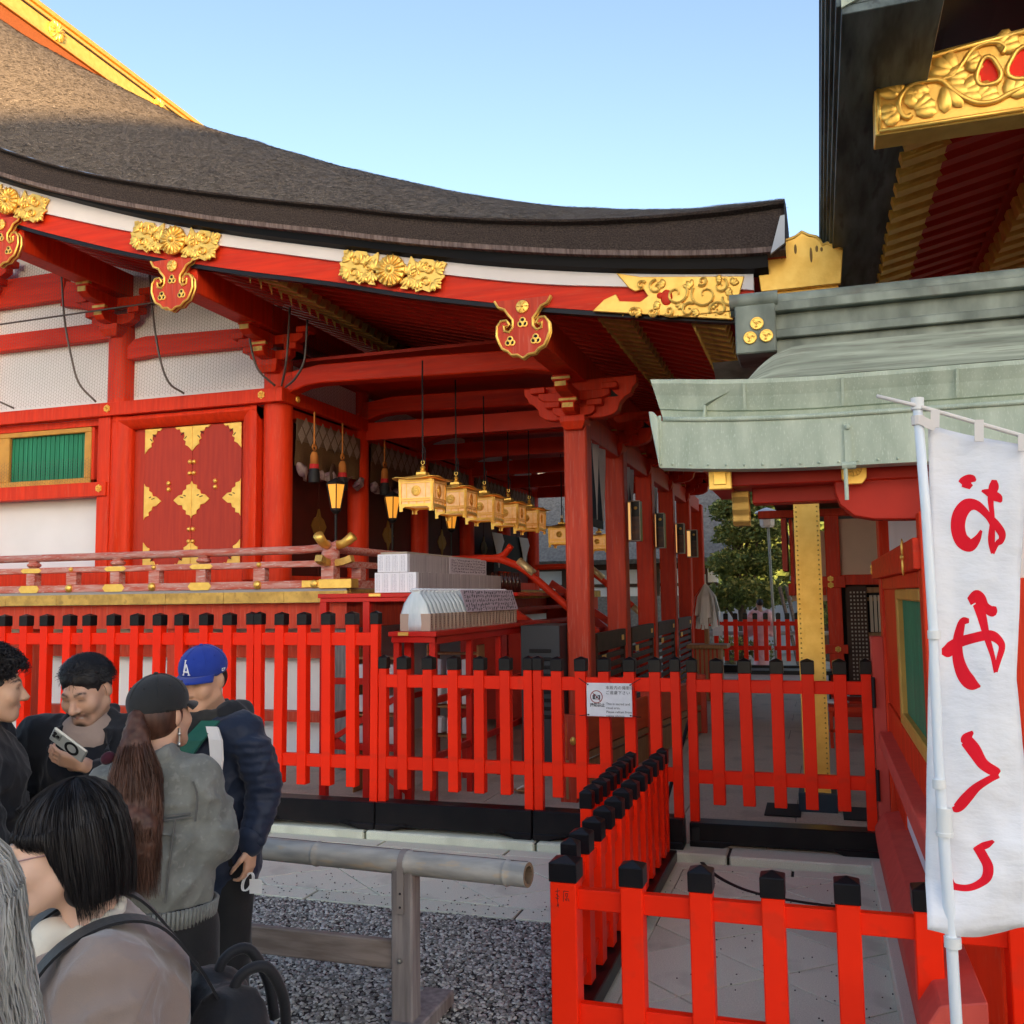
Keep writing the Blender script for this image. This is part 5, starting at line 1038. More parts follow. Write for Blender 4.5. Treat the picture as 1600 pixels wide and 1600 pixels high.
dup(S0,(-5.8,12.4,2.06),label='lit standing lamp half hidden behind the nearest hanging lantern'); dup(S0,(-5.8,14.7,2.06),label='farthest lit standing lamp, peeping below the hanging lanterns')
# bamboo blinds with patterned valance, and tassels
m_val=mat('valance_ground',(.16,.11,.075),rough=.8,scale=5); m_dia=mat('valance_diamond',(.36,.30,.25),(.28,.22,.18),rough=.8,scale=60); m_blind=mat('bamboo_blind',(.17,.10,.045),(.11,.06,.03),rough=.7,scale=5,stretch=(1,6,60))
for i,(y0,y1) in enumerate(zip(YC[:-1],YC[1:])):
    ya,yb2=y0+.2,y1-.18; n='the nearest bay' if i==0 else ('the second bay' if i==1 else 'bay number %d from the corner'%(i+1))
    lab=['rolled bamboo blind with a diamond patterned valance beside the corner column','bamboo blind with patterned valance behind the nearest hanging lantern','bamboo blind and valance in the middle bay of the porch','bamboo blind and valance in the bay next to last','bamboo blind with a sunlit gold valance in the farthest bay'][i]
    t=T('bamboo_blind',lab,'blind',(-6.38,ya,3.66),0,'bamboo blinds along the inner front')
    b=MB(); b.b2((-6.40,ya,4.015),(-6.385,yb2,4.30)); b.build('valance',m_val,t)
    b=MB(); nd=8; w=(yb2-ya)/nd
    for k in range(nd):
        for j in range(2):
            yc=ya+(k+.5+(.5 if j else 0))*w; zc=4.09+j*.14
            if yc+w*.4>yb2: continue
            b.prism([(-w*.40,0),(0,.115),(w*.40,0),(0,-.115)],(-6.384,yc,zc),(0,1,0),(0,0,1),(.004,0,0))
    b.build('diamond',m_dia,t,kind='stuff')
    b=MB(); yy=[ya+(yb2-ya)*k/24 for k in range(25)]
    b.grid([[(-6.395+.03*math.sin(k*.9)*u-.02*u,y,4.02-.34*u) for u in (0,.3,.6,.85,1)] for k,y in enumerate(yy)]); b.build('hanging_blind',m_blind,t,solid=.012)
    b=MB()
    for k in range(5):
        yk=ya+.1+k*(yb2-ya-.2)/4; n0=len(b.v); b.ell((-6.37,yk,3.62),(.05,.15,.075),14,Matrix.Rotation(R(-25+k*13),3,'X')); b.v[n0:]=[tuple(Vector(q)+Vector((mnoise.noise(Vector(q)*9),mnoise.noise(Vector(q)*9+Vector((5,0,0))),mnoise.noise(Vector(q)*9+Vector((0,7,0)))))*.07) for q in b.v[n0:]]
    b.build('tied_cloth',mat('tied_cloth_%d'%i,(.50,.40,.36),(.16,.08,.12),rough=.9,scale=6),t,smooth=True)
    b=MB(); b.ell((-6.34,(ya+yb2)/2,3.66),(.03,.10,.16),10); b.build('oval_plaque',m_darkwood,t,smooth=True)
m_tor=mat('tassel_orange',(.42,.15,.03),rough=.8); m_tred=mat('tassel_red',(.45,.02,.02),rough=.8)
def tassel(label,loc,L=.5):
    t=T('tassel',label,'tassel',loc,0,'cord tassels hanging before the blinds',local=True)
    b=MB(); b.tube([(0,0,.62),(0,0,.16)],.012,6); b.build('cord',m_tor,t)
    b=MB(); b.tube([(.0,.045*math.cos(k),.16+.04*math.sin(k)) for k in [2*math.pi*j/10 for j in range(11)]],.012,5,cap=False); b.lathe([(.03,.1),(.05,.05),(.055,-.06)],12); b.build('orange_head',m_tor,t,smooth=True)
    b=MB(); b.lathe([(.058,-.06),(.062,-.12)],12); b.build('red_band',m_tred,t); b=MB(); b.lathe([(.062,-.12),(.075,-.2),(.072,-.30)],14); b.build('black_fringe',m_blackm,t,auto=40); return t
t0=tassel('orange, red and black tassel next to the corner column',(-6.100,10.696,3.731)); dup(t0,(-6.100,11.454,3.710),label='orange, red and black tassel just above the nearest lamp'); dup(t0,(-6.100,12.774,3.778),label='dim tassel left of the nearest hanging lantern in the second bay')
# wall lanterns on the porch columns
m_stripe=mat('lantern_silk',(.8,.55,.3),rough=.5,emit=(1,.55,.18),es=.2)
def wall_lantern(label,y):
    t=T('wall_lantern',label,'lantern',(-2.42,y,2.69),0,'long dark lanterns on the porch columns',local=True)
    b=MB(); b.b2((-.10,-.02,0),(.10,.13,.56)); b.build('case',m_black,t,bev=.004)
    b=MB(); b.b2((-.098,-.035,.02),(-.03,-.021,.54)); b.build('lit_panel',m_stripe,t)
    b=MB()
    for x in (-.105,-.03,.095): b.b2((x-.005,-.042,0),(x+.005,-.02,.56))
    for z in (0,.55): b.b2((-.11,-.042,z),(.10,-.02,z+.012))
    b.build('pale_edge',mat('pale_edge_%d'%int(y*10),(.5,.45,.4),rough=.4),t)
    b=MB(); b.b2((-.02,-.03,.02),(.085,-.0215,.34)); b.build('gauze_panel',mat('gauze_%d'%int(y*10),(.16,.06,.03),(.05,.03,.03),rough=.4,scale=4,stretch=(1,1,3)),t)
    b=MB(); b.lathe([(.025,0),(.02,.006),(.001,.008)],12,(.035,-.022,.46),FY,cap=False); b.build('crest',m_goldw,t); return t
w0=wall_lantern('nearest long dark wall lantern, on the second porch column',13.04)
for y,lb in ((15.2,'second long wall lantern, on the third porch column'),(17.55,'third long wall lantern, on the fourth porch column'),(19.5,'farthest long wall lantern, at the end of the row of columns')): dup(w0,(-2.42,y,2.69),label=lb)
# striped banners between the columns
for (ya,yb2,z0,z1,lb) in ((10.9,11.8,2.87,3.80,'black and cream striped banner right of the front column'),(13.05,13.75,3.24,3.78,'black and cream striped banner between the second and third columns'),(15.3,15.9,3.26,3.74,'narrow striped banner behind the third column')):
    t=T('striped_banner',lb,'banner',(-2.55,ya,z0)); n=20
    def col_(k0,k1,nm,m):
        b=MB(); b.grid([[(-2.55+.02*math.sin(k*.7+z*3),ya+(yb2-ya)*k/n,z1+(z0-z1)*z) for z in (0,.25,.5,.75,1)] for k in range(k0,k1+1)]); b.build(nm,m,t,solid=.006)
    col_(0,4,'cream_stripe',m_cream); col_(4,7,'black_stripe',m_blackm); col_(7,12,'cream_stripe',m_cream); col_(12,15,'black_stripe',m_blackm); col_(15,20,'cream_stripe',m_cream)
    if ya<11: b=MB(); b.b2((-2.56,ya+.15,z0-.1),(-2.545,yb2-.15,z0)); b.build('black_hem',m_blackm,t)
# dark curtain with white knotted cloth in the far bay
t=T('shrine_curtain','black curtain with white pointed cloths hanging under the farthest lanterns','curtain',(-6.1,18.4,2.3))
b=MB(); b.grid([[(-6.05,17.6+k*.2,z) for z in (3.2,2.8,2.45)] for k in range(12)]); b.build('black_cloth',m_blackm,t,solid=.01)
for y in (17.75,19.5):
    b=MB(); b.prism([(-.35,.25),(.25,.25),(.38,.1),(.15,-.15),(.05,-.45),(-.12,-.1)],(-6.02,y,2.95),(0,1,0),(0,0,1),(.02,0,0)); b.build('white_cloth',m_white,t,bev=.01)
# ================= STALL OF TALISMAN BOXES =================
m_stall=mat('stall_vermilion',(.60,.016,.008),(.52,.012,.006),rough=.35,spec=.3,scale=3)
st=T('display_stall','two tier red display stand behind the fence holding paper talismans','stand',(-3.8,9,.06))
def SP(n,*bx,bev=.004,m=None): return P(st,n,m or m_stall,*bx,bev=bev)
SP('upper_shelf',((-4.52,8.0,1.955),(-3.52,10.9,1.995)),((-4.5,8.01,1.915),(-3.54,8.06,1.955)),((-3.57,8.01,1.915),(-3.54,10.9,1.955)))
SP('lower_shelf',((-3.72,7.86,1.60),(-3.25,11.6,1.645)),((-3.70,7.88,1.545),(-3.27,7.92,1.60)),((-3.30,7.88,1.53),(-3.27,11.6,1.60)))
for x,y in ((-4.47,8.05),(-4.02,8.05),(-3.60,8.05),(-3.60,9.5),(-3.60,10.85),(-4.47,10.8)): SP('upper_leg',((x-.035,y-.035,.06),(x+.035,y+.035,1.93)))
for x,y in ((-3.66,7.93),(-3.31,7.93),(-3.31,8.85),(-3.31,9.75),(-3.31,10.65),(-3.31,11.5)): SP('lower_leg',((x-.03,y-.03,.06),(x+.03,y+.03,1.56)))
SP('stretcher',((-4.47,8.03,1.15),(-3.6,8.07,1.21)),((-4.47,8.03,.55),(-3.6,8.07,.61)),((-3.33,7.93,1.0),(-3.29,11.5,1.06)),((-3.33,7.93,.5),(-3.29,11.5,.56)),((-4.49,8.05,.8),(-4.45,10.8,.86)))
for k in range(2): b=MB(); b.bar((-4.45,8.04,.6+k*.1),(-3.62,8.04,1.1-k*.9),.03,.05); b.build('brace',m_stall,st)
SP('gold_corner',((-3.98,7.99,1.965),(-3.86,7.998,1.99)),((-3.62,7.85,1.61),(-3.52,7.858,1.64)),m=m_gold,bev=0)
m_spine=mat('box_spine',(.47,.40,.38),(.40,.34,.325),rough=.8,scale=3,rnd_=.1); m_bfront=mat('box_front',(.84,.84,.87),rough=.8,rnd_=.02); m_ptxt=mat('faint_print',(.42,.42,.48),rough=.9)
# rows of thin boxes standing side by side, five abreast
m_band=mat('brown_card',(.45,.36,.26),rough=.8)
def boxrow(x0,x1,y0,y1,z0,z1,label,nx):
    dy=.058; ny=int((y1-y0)/dy); w=(x1-x0)/nx
    b=MB(); b.mat(m_bfront); b.b2((0,0,0),(w-.003,dy-.004,z1-z0)); me=b.mesh('talisman_box'); me.materials.clear(); me.materials.append(m_bfront)
    b2_=MB(); b2_.b2((0,0,0),(x1-x0-.002,dy-.003,z1-z0)); me2=b2_.mesh('talisman_box'); me2.materials.append(m_spine)
    bt=MB()
    rg=random.Random(4)
    for r in range(22):
        for c in range(3): bt.b2((.012+c*.016,-.0012,.012+r*(z1-z0-.024)/22),(.012+c*.016+rg.uniform(.004,.010),0,.012+r*(z1-z0-.024)/22+.0035))
    met=bt.mesh('fine_print'); met.materials.append(m_ptxt)
    for i in range(nx):
        o=link('talisman_box',me); o.location=(x0+i*w,y0,z0); o['label']=label; o['category']='box'; o['group']='white talisman boxes stacked on the red stand'
        q=link('fine_print',met,o); q['kind']='stuff'
    for j in range(1,ny):
        o=link('talisman_box',me2); o.location=(x0+rnd.uniform(0,.004),y0+j*dy,z0+rnd.uniform(-.002,.003)); o['label']=label.replace('front','side row'); o['category']='box'; o['group']='white talisman boxes stacked on the red stand'
boxrow(-3.99,-3.68,8.2,10.35,2.192,2.362,'white printed talisman box in the front of the upper layer on the red stand',4)
boxrow(-4.02,-3.59,8.2,10.7,2.0,2.188,'white printed talisman box in the front of the lower layer on the red stand',5)
t=T('cardboard_sheet','brown cardboard laid over the top layer of white talisman boxes','cardboard',(-3.9,8.3,2.365)); P(t,'sheet',m_band,((-3.98,8.24,2.366),(-3.70,9.4,2.384)),((-3.98,9.42,2.367),(-3.70,10.3,2.38)))
m_placard=mat('placard_paper',(.60,.52,.54),rough=.85)
def scribble(par,x,y0,y1,z0,z1,rows,cols,seed):
    b=MB(); rg=random.Random(seed)
    for r in range(rows):
        for c in range(cols):
            yc=y0+(c+.5)*(y1-y0)/cols; zc=z1-(r+.5)*(z1-z0)/rows; h=(z1-z0)/rows*.38; w=(y1-y0)/cols*.38
            for k in range(3):
                a=rg.uniform(-w,w); e=rg.uniform(-h,h)
                if rg.random()<.5: b.b2((x,yc-w*.8,zc+e),(x+.001,yc+w*rg.uniform(0,.9),zc+e+.005))
                else: b.b2((x,yc+a,zc-h*.8),(x+.001,yc+a+.007,zc+h*rg.uniform(.2,.9)))
    o=b.build('brush_writing',mat('writing_%d'%seed,(.10,.07,.09),rough=.9),par); o['kind']='stuff'
t=T('placard','paper placard of brushed writing leaning on the upper layer of boxes','placard',(-3.66,9.2,2.19)); P(t,'sheet',m_placard,((-3.675,9.25,2.19),(-3.668,10.4,2.365))); scribble(t,-3.667,9.29,10.36,2.205,2.355,5,20,1)
# clear bags of talismans
bagm=mat('clear_plastic',(.50,.58,.60),(.62,.68,.70),rough=.25,spec=.7,scale=8,stretch=(3,3,.7),bump=.4,bscale=20,bstretch=(2,2,.4),bdist=.01)
m_card=mat('tan_card',(.47,.35,.27),(.41,.30,.23),rough=.8,scale=4,rnd_=.08)
b=MB(); n=14
prf=[(.0,.0,.052),(.02,.12,.056),(.05,.22,.05),(.07,.30,.03),(.075,.34,.017),(.075,.375,.022)]
for d,z,r in prf: pass
bag=MB(); bag.lathe([(.058,.0),(.060,.06),(.058,.16),(.046,.25),(.022,.335),(.016,.345),(.024,.365),(.012,.38)],10,(0,0,0),Matrix.Diagonal(Vector((2.6,.5,1)))); mb_=bag.mesh('clear_bag'); mb_.materials.append(bagm); mb_.shade_smooth()
cd_=MB(); cd_.b2((-.145,-.026,.0),(.155,.026,.155)); mc_=cd_.mesh('card'); mc_.materials.append(m_card)
kn=MB(); kn.ell((.0,0,.372),(.05,.026,.016),8); mk_=kn.mesh('white_knot'); mk_.materials.append(m_white); mk_.shade_smooth()
pr_=MB()
for r in range(5): pr_.b2((.1556,-.010,.03+r*.022),(.1562,.006,.040+r*.022))
mp_=pr_.mesh('print'); mp_.materials.append(mat('card_print',(.16,.11,.08),rough=.9))
for j in range(26):
    y=7.98+j*.1005
    t=T('wrapped_talisman',('clear bagged talisman at the near end of the lower shelf' if j==0 else 'clear bagged talisman with a tan card in the lower shelf row'),'talisman',(-3.50,y,1.647),rnd.gauss(0,.01),'bagged talismans in a row on the lower shelf',local=True)
    for nm,me in (('clear_bag',mb_),('card',mc_),('white_knot',mk_)): link(nm,me,t)
    q=link('print',mp_,t); q['kind']='stuff'
t=T('placard','lilac paper placard of brushed writing covering the far half of the bagged talismans','placard',(-3.33,9.0,1.78)); b=MB(); b.add([(-3.335,8.88,1.80),(-3.335,10.55,1.80),(-3.39,10.5,2.02),(-3.39,8.82,2.02)],[(0,1,2,3)]); b.build('sheet',mat('lilac_paper',(.62,.52,.60),rough=.85),t,solid=.004); 
q=bpy.data.objects.new('writing_frame',None); bpy.data.objects.remove(q)
b=MB(); rg=random.Random(5)
for r in range(5):
    for c in range(24):
        yc=8.9+c*.067; u=.12+r*.19; 
        for k in range(3):
            zz=1.80+u*.22+rg.uniform(-.012,.012); xx=-3.335-(zz-1.80)*.25+.006
            if rg.random()<.5: b.b2((xx-.001,yc-.02,zz),(xx,yc+rg.uniform(0,.02),zz+.006))
            else: yy_=yc+rg.uniform(-.02,.02); b.b2((xx-.003,yy_,zz-.012),(xx,yy_+.008,zz+.012))
o=b.build('brush_writing',m_txt,t); o['kind']='stuff'
# bottles and offerings behind the boxes
b=MB(); b.lathe([(.04,0),(.042,.14),(.018,.19),(.016,.24)],10); mbt=b.mesh('bottle'); mbt.materials.append(mat('dark_bottle',(.05,.015,.01),rough=.15)); mbt.shade_smooth()
for i in range(10):
    o=link('offering_bottle',mbt); o.location=(-3.8+(i%2)*.12,11.0+(i//2)*.16,2.0); tag(o,'dark bottle standing at the far end of the red stand','bottle','dark bottles beyond the talisman boxes')
P(st,'upper_shelf_end',m_stall,((-4.4,10.9,1.95),(-3.45,12.0,1.995)))
# dark cabinet and crates under the stand
t=T('metal_cabinet','dark grey louvred metal cabinet under the red stand','cabinet',(-2.9,10.6,.06)); P(t,'case',mat('cabinet_grey',(.05,.055,.06),rough=.5),((-3.2,10.2,.06),(-2.75,11.1,1.62))); 
for i in range(9): P(t,'louvre',m_blackm,((-3.1,10.19,.6+i*.09),(-2.85,10.205,.64+i*.09)))
for (x,y,lb) in ((-4.2,8.6,'wooden crate with paper squares under the nearer end of the stand'),(-3.75,9.4,'wooden crate with paper squares under the middle of the stand')):
    t=T('paper_rack',lb,'rack',(x,y,.06))
    for z in (.5,.8,1.1,1.35): P(t,'rack_board',m_woodn,((x-.2,y-.1,z),(x+.35,y+.1,z+.02)))
    for z in (.54,.84,1.14):
        for k in range(3): P(t,'paper_bundle',m_paper,((x-.16+k*.17,y-.09,z),(x-.05+k*.17,y+.05,z+.16)))
    for xx in (x-.21,x+.35): P(t,'rack_side',m_woodn,((xx,y-.1,.06),(xx+.02,y+.1,1.45)))
# low screens between the porch columns, corridor curb planks
for i,(y0,y1) in enumerate(zip(YC[:-1],YC[1:])):
    if i>3: break
    lb=['dark slatted folding screen right of the front column','dark louvred screen between the second and third columns','dark louvred screen between the third and fourth columns','farthest dark louvred screen beside the white paper wand'][i]
    t=T('low_screen',lb,'screen',(-2.5,y0+.5,.06)); ya,yb2=y0+.35,y1-.12
    P(t,'top_board',m_darkwood,((-2.56,ya,1.28),(-2.48,yb2,1.50))); P(t,'side_post',m_darkwood,((-2.55,ya,.06),(-2.49,ya+.06,1.3)),((-2.55,yb2-.06,.06),(-2.49,yb2,1.3)))
    for k in range(9): P(t,'slat',m_darkwood,((-2.54,ya,.25+k*.115),(-2.50,yb2,.315+k*.115)))
    P(t,'gold_mount',m_gold,((-2.478,ya+.2,1.16),(-2.47,ya+.42,1.24)),((-2.478,yb2-.3,1.36),(-2.47,yb2-.16,1.43)))
t=T('orange_barrier_board','bright orange plank barrier lying along the passage behind the notice','barrier',(-2.1,10,.06))
b=MB(); b.bar((-2.28,8.6,.62),(-1.6,13.4,.62),.05,.34); b.build('plank',m_woodn if False else mat('orange_plank',(.72,.10,.02),(.6,.075,.015),rough=.5,scale=3,stretch=(1,.4,4)),t,bev=.01); b=MB(); b.bar((-2.28,8.6,.41),(-1.6,13.4,.41),.06,.06); b.bar((-2.28,8.6,.22),(-1.6,13.4,.22),.05,.26); b.build('pale_edge',m_woodn,t)
for y in (8.65,11,13.3): P(t,'support',m_aged,((-2.34+(y-8.6)*.14,y-.05,.06),(-2.18+(y-8.6)*.14,y+.05,.85)))
b=MB(); b.ell((-2.20,8.57,.35),(.03,.02,.05),8); b.ell((-2.20,8.57,.62),(.03,.02,.04),8); b.build('gold_mount',m_gold,t,smooth=True)
# paper wand on its stand
t=T('paper_wand','white paper streamer wand on a little wooden stand by the far columns','wand',(-1.95,17.4,.06))
sx,sy=-1.93,17.4
P(t,'stand_box',m_woodn,((sx-.24,sy-.2,.06),(sx+.24,sy+.2,.98)),bev=.01); P(t,'stand_top',m_woodn,((sx-.36,sy-.3,.98),(sx+.36,sy+.3,1.05)),bev=.01)
for k in range(6): P(t,'stand_slat',m_aged,((sx-.22+k*.075,sy-.215,.1),(sx-.19+k*.075,sy-.2,.97)))
b=MB(); b.tube([(sx-.02,sy,1.05),(sx-.02,sy,1.75)],.045,8); b.build('handle',m_woodn,t)
b=MB(); rg=random.Random(2)
for k in range(60):
    a=rg.uniform(0,6.28); r=rg.uniform(.08,.24); z1=2.15; p0=Vector((sx-.02,sy,z1)); p1=p0+Vector((math.cos(a)*r*.8,math.sin(a)*r*.8,-.25)); p2=p0+Vector((math.cos(a)*r*1.15,math.sin(a)*r*1.1,-rg.uniform(.55,.85))); s_=Vector((-math.sin(a),math.cos(a),0))*.03
    b.add([p0-s_*.3,p0+s_*.3,p1+s_,p1-s_,p2+s_*1.1,p2-s_*1.1],[(0,1,2,3),(3,2,4,5)])
b.tube([(sx-.02,sy,2.1),(sx-.02,sy,2.3)],.015,5); b.build('paper_streamers',m_cream,t,kind='stuff')
# folding table and black bench near the rear fence, red stool
t=T('folding_table','low black folding table just behind the gate','table',(-.6,15.5,.06)); P(t,'table_top',m_black,((-1.25,15.2,.70),(.25,15.7,.76)))
for x in (-1.1,-.3,.1):
    for y in (15.25,15.65): P(t,'leg',m_blackm,((x-.015,y-.015,.06),(x+.015,y+.015,.70)))
t=T('red_stool','small vermilion stool with a pale tray beside the gold column','stool',(.15,12.5,.06)); P(t,'seat',m_verm,((.05,12.3,.50),(.5,12.7,.56)))
for x in (.08,.46):
    for y in (12.33,12.66): P(t,'leg',m_verm,((x-.02,y-.02,.06),(x+.02,y+.02,.5)))
P(t,'rail',m_verm,((.05,12.31,.25),(.5,12.34,.29))); b=MB(); b.ell((.16,12.5,.60),(.14,.12,.035),10); b.build('pale_tray',m_cream,t,smooth=True)
# wooden clog behind the fence, white conduit box
t=T('sandal','pale straw sandal left on the stone behind the low fence','sandal',(-2.774,8.865,0.075)); c=Vector((-2.774,8.865,0.075)); b=MB(); b.ell(c+Vector((0,0,.02)),(.10,.045,.022),10); b.build('sole',m_woodn,t,smooth=True); b=MB(); b.tube([c+Vector((-.06,-.03,.03)),c+Vector((.0,0,.06)),c+Vector((-.06,.03,.03))],.008,6); b.build('strap',m_cream,t)
# black support bar leaning behind the gate
b=MB(); b.tube([(-1.404,8.885,0.070),(-1.187,9.000,0.813)],.018,6); tag(b.build('prop_bar',m_blackm),'thin black bar leaning behind the gate end','bar')
# rear vermilion fence
for i,(xa,xb,lb) in enumerate(((-2.95,-1.12,'far dark red picket fence in front of the pink robed man'),(-1.05,.0,'far dark red picket fence right of the pink robed man'))):
    t=T('picket_fence',lb,'fence',(xa,23.2,.06),0,'far picket fences at the back of the court',local=True); L=xb-xa; n=8 if i==0 else 5
    for k in range(n):
        o=picket(t,L*(k+.5)/n,.30,1.43,.10,cap=.16)
    for z in (.55,1.12): b=MB(); b.b2((0,-.03,z),(L,.03,z+.10)); b.build('rail',m_fence,t)
    b=MB(); b.b2((0,-.1,.02),(L,.1,.2)); b.build('base_beam',m_black,t)
for i,(xa,lb) in enumerate(((-2.2,'pale notice card on the far fence beside the paper wand'),)):
    b=MB(); b.b2((xa-.25,23.1,.95),(xa-.02,23.12,1.2)); tag(b.build('notice_card',m_paper),lb,'sign')
b=MB(); b.tube([(-2.9,24.6,.95),(.3,24.6,.95)],.05,8); tag(b.build('bamboo_rail',m_bam),'pale horizontal bamboo rail behind the far fence','rail')
# ================= FORTUNE BANNER ON ITS POLE =================
fl=T('fortune_banner','white vertical banner with red brush letters on a white pole','banner',(.42,2.75,0))
yf=2.75
m_pole=mat('pole_white',(.80,.84,.86),rough=.3,spec=.5); m_cloth=mat('banner_cloth',(.86,.86,.87),(.80,.80,.82),rough=.85,scale=5,bump=.35,bscale=16,bstretch=(.8,.8,1.6),bdist=.02)
m_redp=mat('banner_red',(.80,.006,.022),(.74,.005,.02),rough=.8,scale=8)
pp=[(0.273,2.750,2.461),(0.281,2.750,2.160),(0.284,2.750,1.854),(0.280,2.750,1.520),(0.284,2.750,1.275),(0.289,2.750,1.035),(0.291,2.750,0.784),(0.289,2.750,0.475)]
b=MB(); b.tube(pp,[.0125]*4+[.0145]*4,14); b.build('pole',m_pole,fl,smooth=True)
b=MB()
for a,c,r in (((0.274,2.750,2.471),(0.273,2.750,2.439),.017),((0.285,2.745,1.845),(0.285,2.745,1.823),.0165),((0.278,2.745,1.459),(0.279,2.745,1.436),.0165),((0.288,2.750,1.386),(0.286,2.750,1.316),.019),((0.286,2.750,1.324),(0.286,2.750,1.314),.022),((0.291,2.745,1.063),(0.291,2.745,1.037),.021)): b.tube([a,c],r,14)
b.build('pole_joint',mat('joint_cream',(.80,.80,.76),rough=.4),fl,auto=40)
b=MB(); b.tube([(0.170,2.720,2.479),(0.272,2.740,2.448),(0.423,2.750,2.391),(0.529,2.760,2.351),(0.590,2.770,2.328)],[.005,.006,.006,.006,.006],8); b.build('cross_rod',m_cream,fl,smooth=True)
# cloth: hangs in front of the pole at its lower hem, right edge wavering
def LE(z): return None
left=[(658,1452),(760,1453),(900,1455),(1050,1456),(1200,1452),(1300,1449),(1380,1449),(1450,1449)]
right=[(694,1598),(800,1601),(900,1592),(1000,1588),(1080,1598),(1250,1606),(1400,1612),(1465,1614)]
rows=[]; NV,NU=60,16
def edge(tab,t):
    i=t*(len(tab)-1); k=min(int(i),len(tab)-2); f=i-k; return tab[k][0]*(1-f)+tab[k+1][0]*f, tab[k][1]*(1-f)+tab[k+1][1]*f
LW=[(0.301,2.750,2.402),(0.296,2.750,2.229),(0.286,2.750,1.989),(0.272,2.750,1.736),(0.255,2.750,1.486),(0.245,2.750,1.322),(0.237,2.750,1.191),(0.231,2.750,1.081)]
RW=[(0.532,2.750,2.330),(0.526,2.750,2.167),(0.504,2.750,1.935),(0.481,2.750,1.722),(0.494,2.750,1.480),(0.488,2.750,1.321),(0.484,2.750,1.187),(0.481,2.750,1.082)]
for j in range(NV+1):
    t=j/NV; i=t*7; k=min(int(i),6); f=i-k; a=Vector(LW[k]).lerp(Vector(LW[k+1]),f); c=Vector(RW[k]).lerp(Vector(RW[k+1]),f); row=[]
    for q in range(NU+1):
        u=q/NU; p=a.lerp(c,u); bel=.012*math.sin(u*5+t*3)+.010*math.sin(t*17+u*4)*(.3+u)+.008*mnoise.noise((u*5,t*14,1)); off=.03 if t<.86 else .03-.05*min(1,(t-.86)/.1)*(1-u)**2
        row.append(p+Vector((0,bel+off+(.02*u),-.012*(1-u)*0+ (.02*math.sin(u*3.1)*-1 if j==NV else 0))))
    rows.append(row)
b=MB(); b.grid(rows); cl=b.build('cloth',m_cloth,fl,smooth=True,solid=.0012)
def on_cloth(px,py):   # photo-size grid of the printed letters mapped onto the cloth surface (u,v)
    return px,py
def surf(u,v):
    j=max(0,min(NV-1e-6,v*NV)); q=max(0,min(NU-1e-6,u*NU)); j0,q0=int(j),int(q); fj,fq=j-j0,q-q0
    return (rows[j0][q0]*(1-fj)*(1-fq)+rows[j0+1][q0]*fj*(1-fq)+rows[j0][q0+1]*(1-fj)*fq+rows[j0+1][q0+1]*fj*fq)+Vector((0,-.0022,0))
def UV(x,y): # from banner drawing units (the letters' layout) to cloth coordinates
    return (x-1452)/146.0,(y-(660+(x-1452)*.21))/(788.0-(x-1452)*.12)
def stroke(pts,ws,n=7,par=cl):
    P_=smooth_path([(x,y,w) for (x,y),w in zip(pts,ws)],n); b=MB(); vs_=[]
    for i,(x,y,w) in enumerate(P_):
        x0_,y0_,_=P_[max(0,i-1)]; x1_,y1_,_=P_[min(len(P_)-1,i+1)]; dx,dy=x1_-x0_,y1_-y0_; l=math.hypot(dx,dy) or 1
        nx,ny=-dy/l*w*.92,dx/l*w*.92
        vs_+= [surf(*UV(x+nx,y+ny)),surf(*UV(x,y)),surf(*UV(x-nx,y-ny))]
    b.add(vs_,[f for i in range(len(P_)-1) for f in ((3*i,3*i+1,3*i+4,3*i+3),(3*i+1,3*i+2,3*i+5,3*i+4))]); return b.build('brush_stroke',m_redp,par)
# o (mirrored)
stroke([(1502,762),(1508,757),(1518,754),(1525,757)],[5,8,9,2]); stroke([(1504,764),(1512,765),(1518,769)],[5,7,5])
stroke([(1552,755),(1551,768),(1546,790),(1549,815),(1549,840),(1552,858)],[4,8,5,4,6,3]); stroke([(1533,775),(1543,778),(1556,786),(1562,793)],[2,7,8,2])
stroke([(1548,822),(1541,810),(1525,797),(1511,797),(1500,808),(1497,824),(1503,840),(1517,847),(1527,840),(1533,829)],[3,5,7,10,12,12,11,9,6,2])
stroke([(1549,815),(1556,823),(1565,834),(1564,842),(1558,846),(1552,858)],[4,6,6,5,4,3])
# mi (mirrored)
stroke([(1517,918),(1527,912),(1536,916),(1544,926),(1556,932),(1558,925)],[6,9,9,7,7,3])
stroke([(1530,920),(1538,936),(1545,958),(1550,972),(1557,990),(1563,1010)],[8,8,6,5,4,4]); stroke([(1563,1010),(1567,995),(1572,980),(1569,972),(1558,964),(1545,962),(1520,965),(1500,969),(1486,976),(1474,977)],[3,5,6,6,7,7,7,8,10,4])
stroke([(1518,942),(1508,943),(1503,955),(1500,972),(1503,992),(1512,1010),(1524,1020),(1537,1025)],[3,6,8,9,10,11,9,1])
# ku (mirrored)
stroke([(1521,1076),(1510,1084),(1506,1089)],[2,8,5]); stroke([(1509,1084),(1522,1098),(1535,1116),(1552,1128),(1558,1132)],[9,10,8,8,5]); stroke([(1557,1134),(1541,1140),(1524,1152),(1510,1170),(1498,1187),(1490,1190)],[6,7,8,10,9,4])
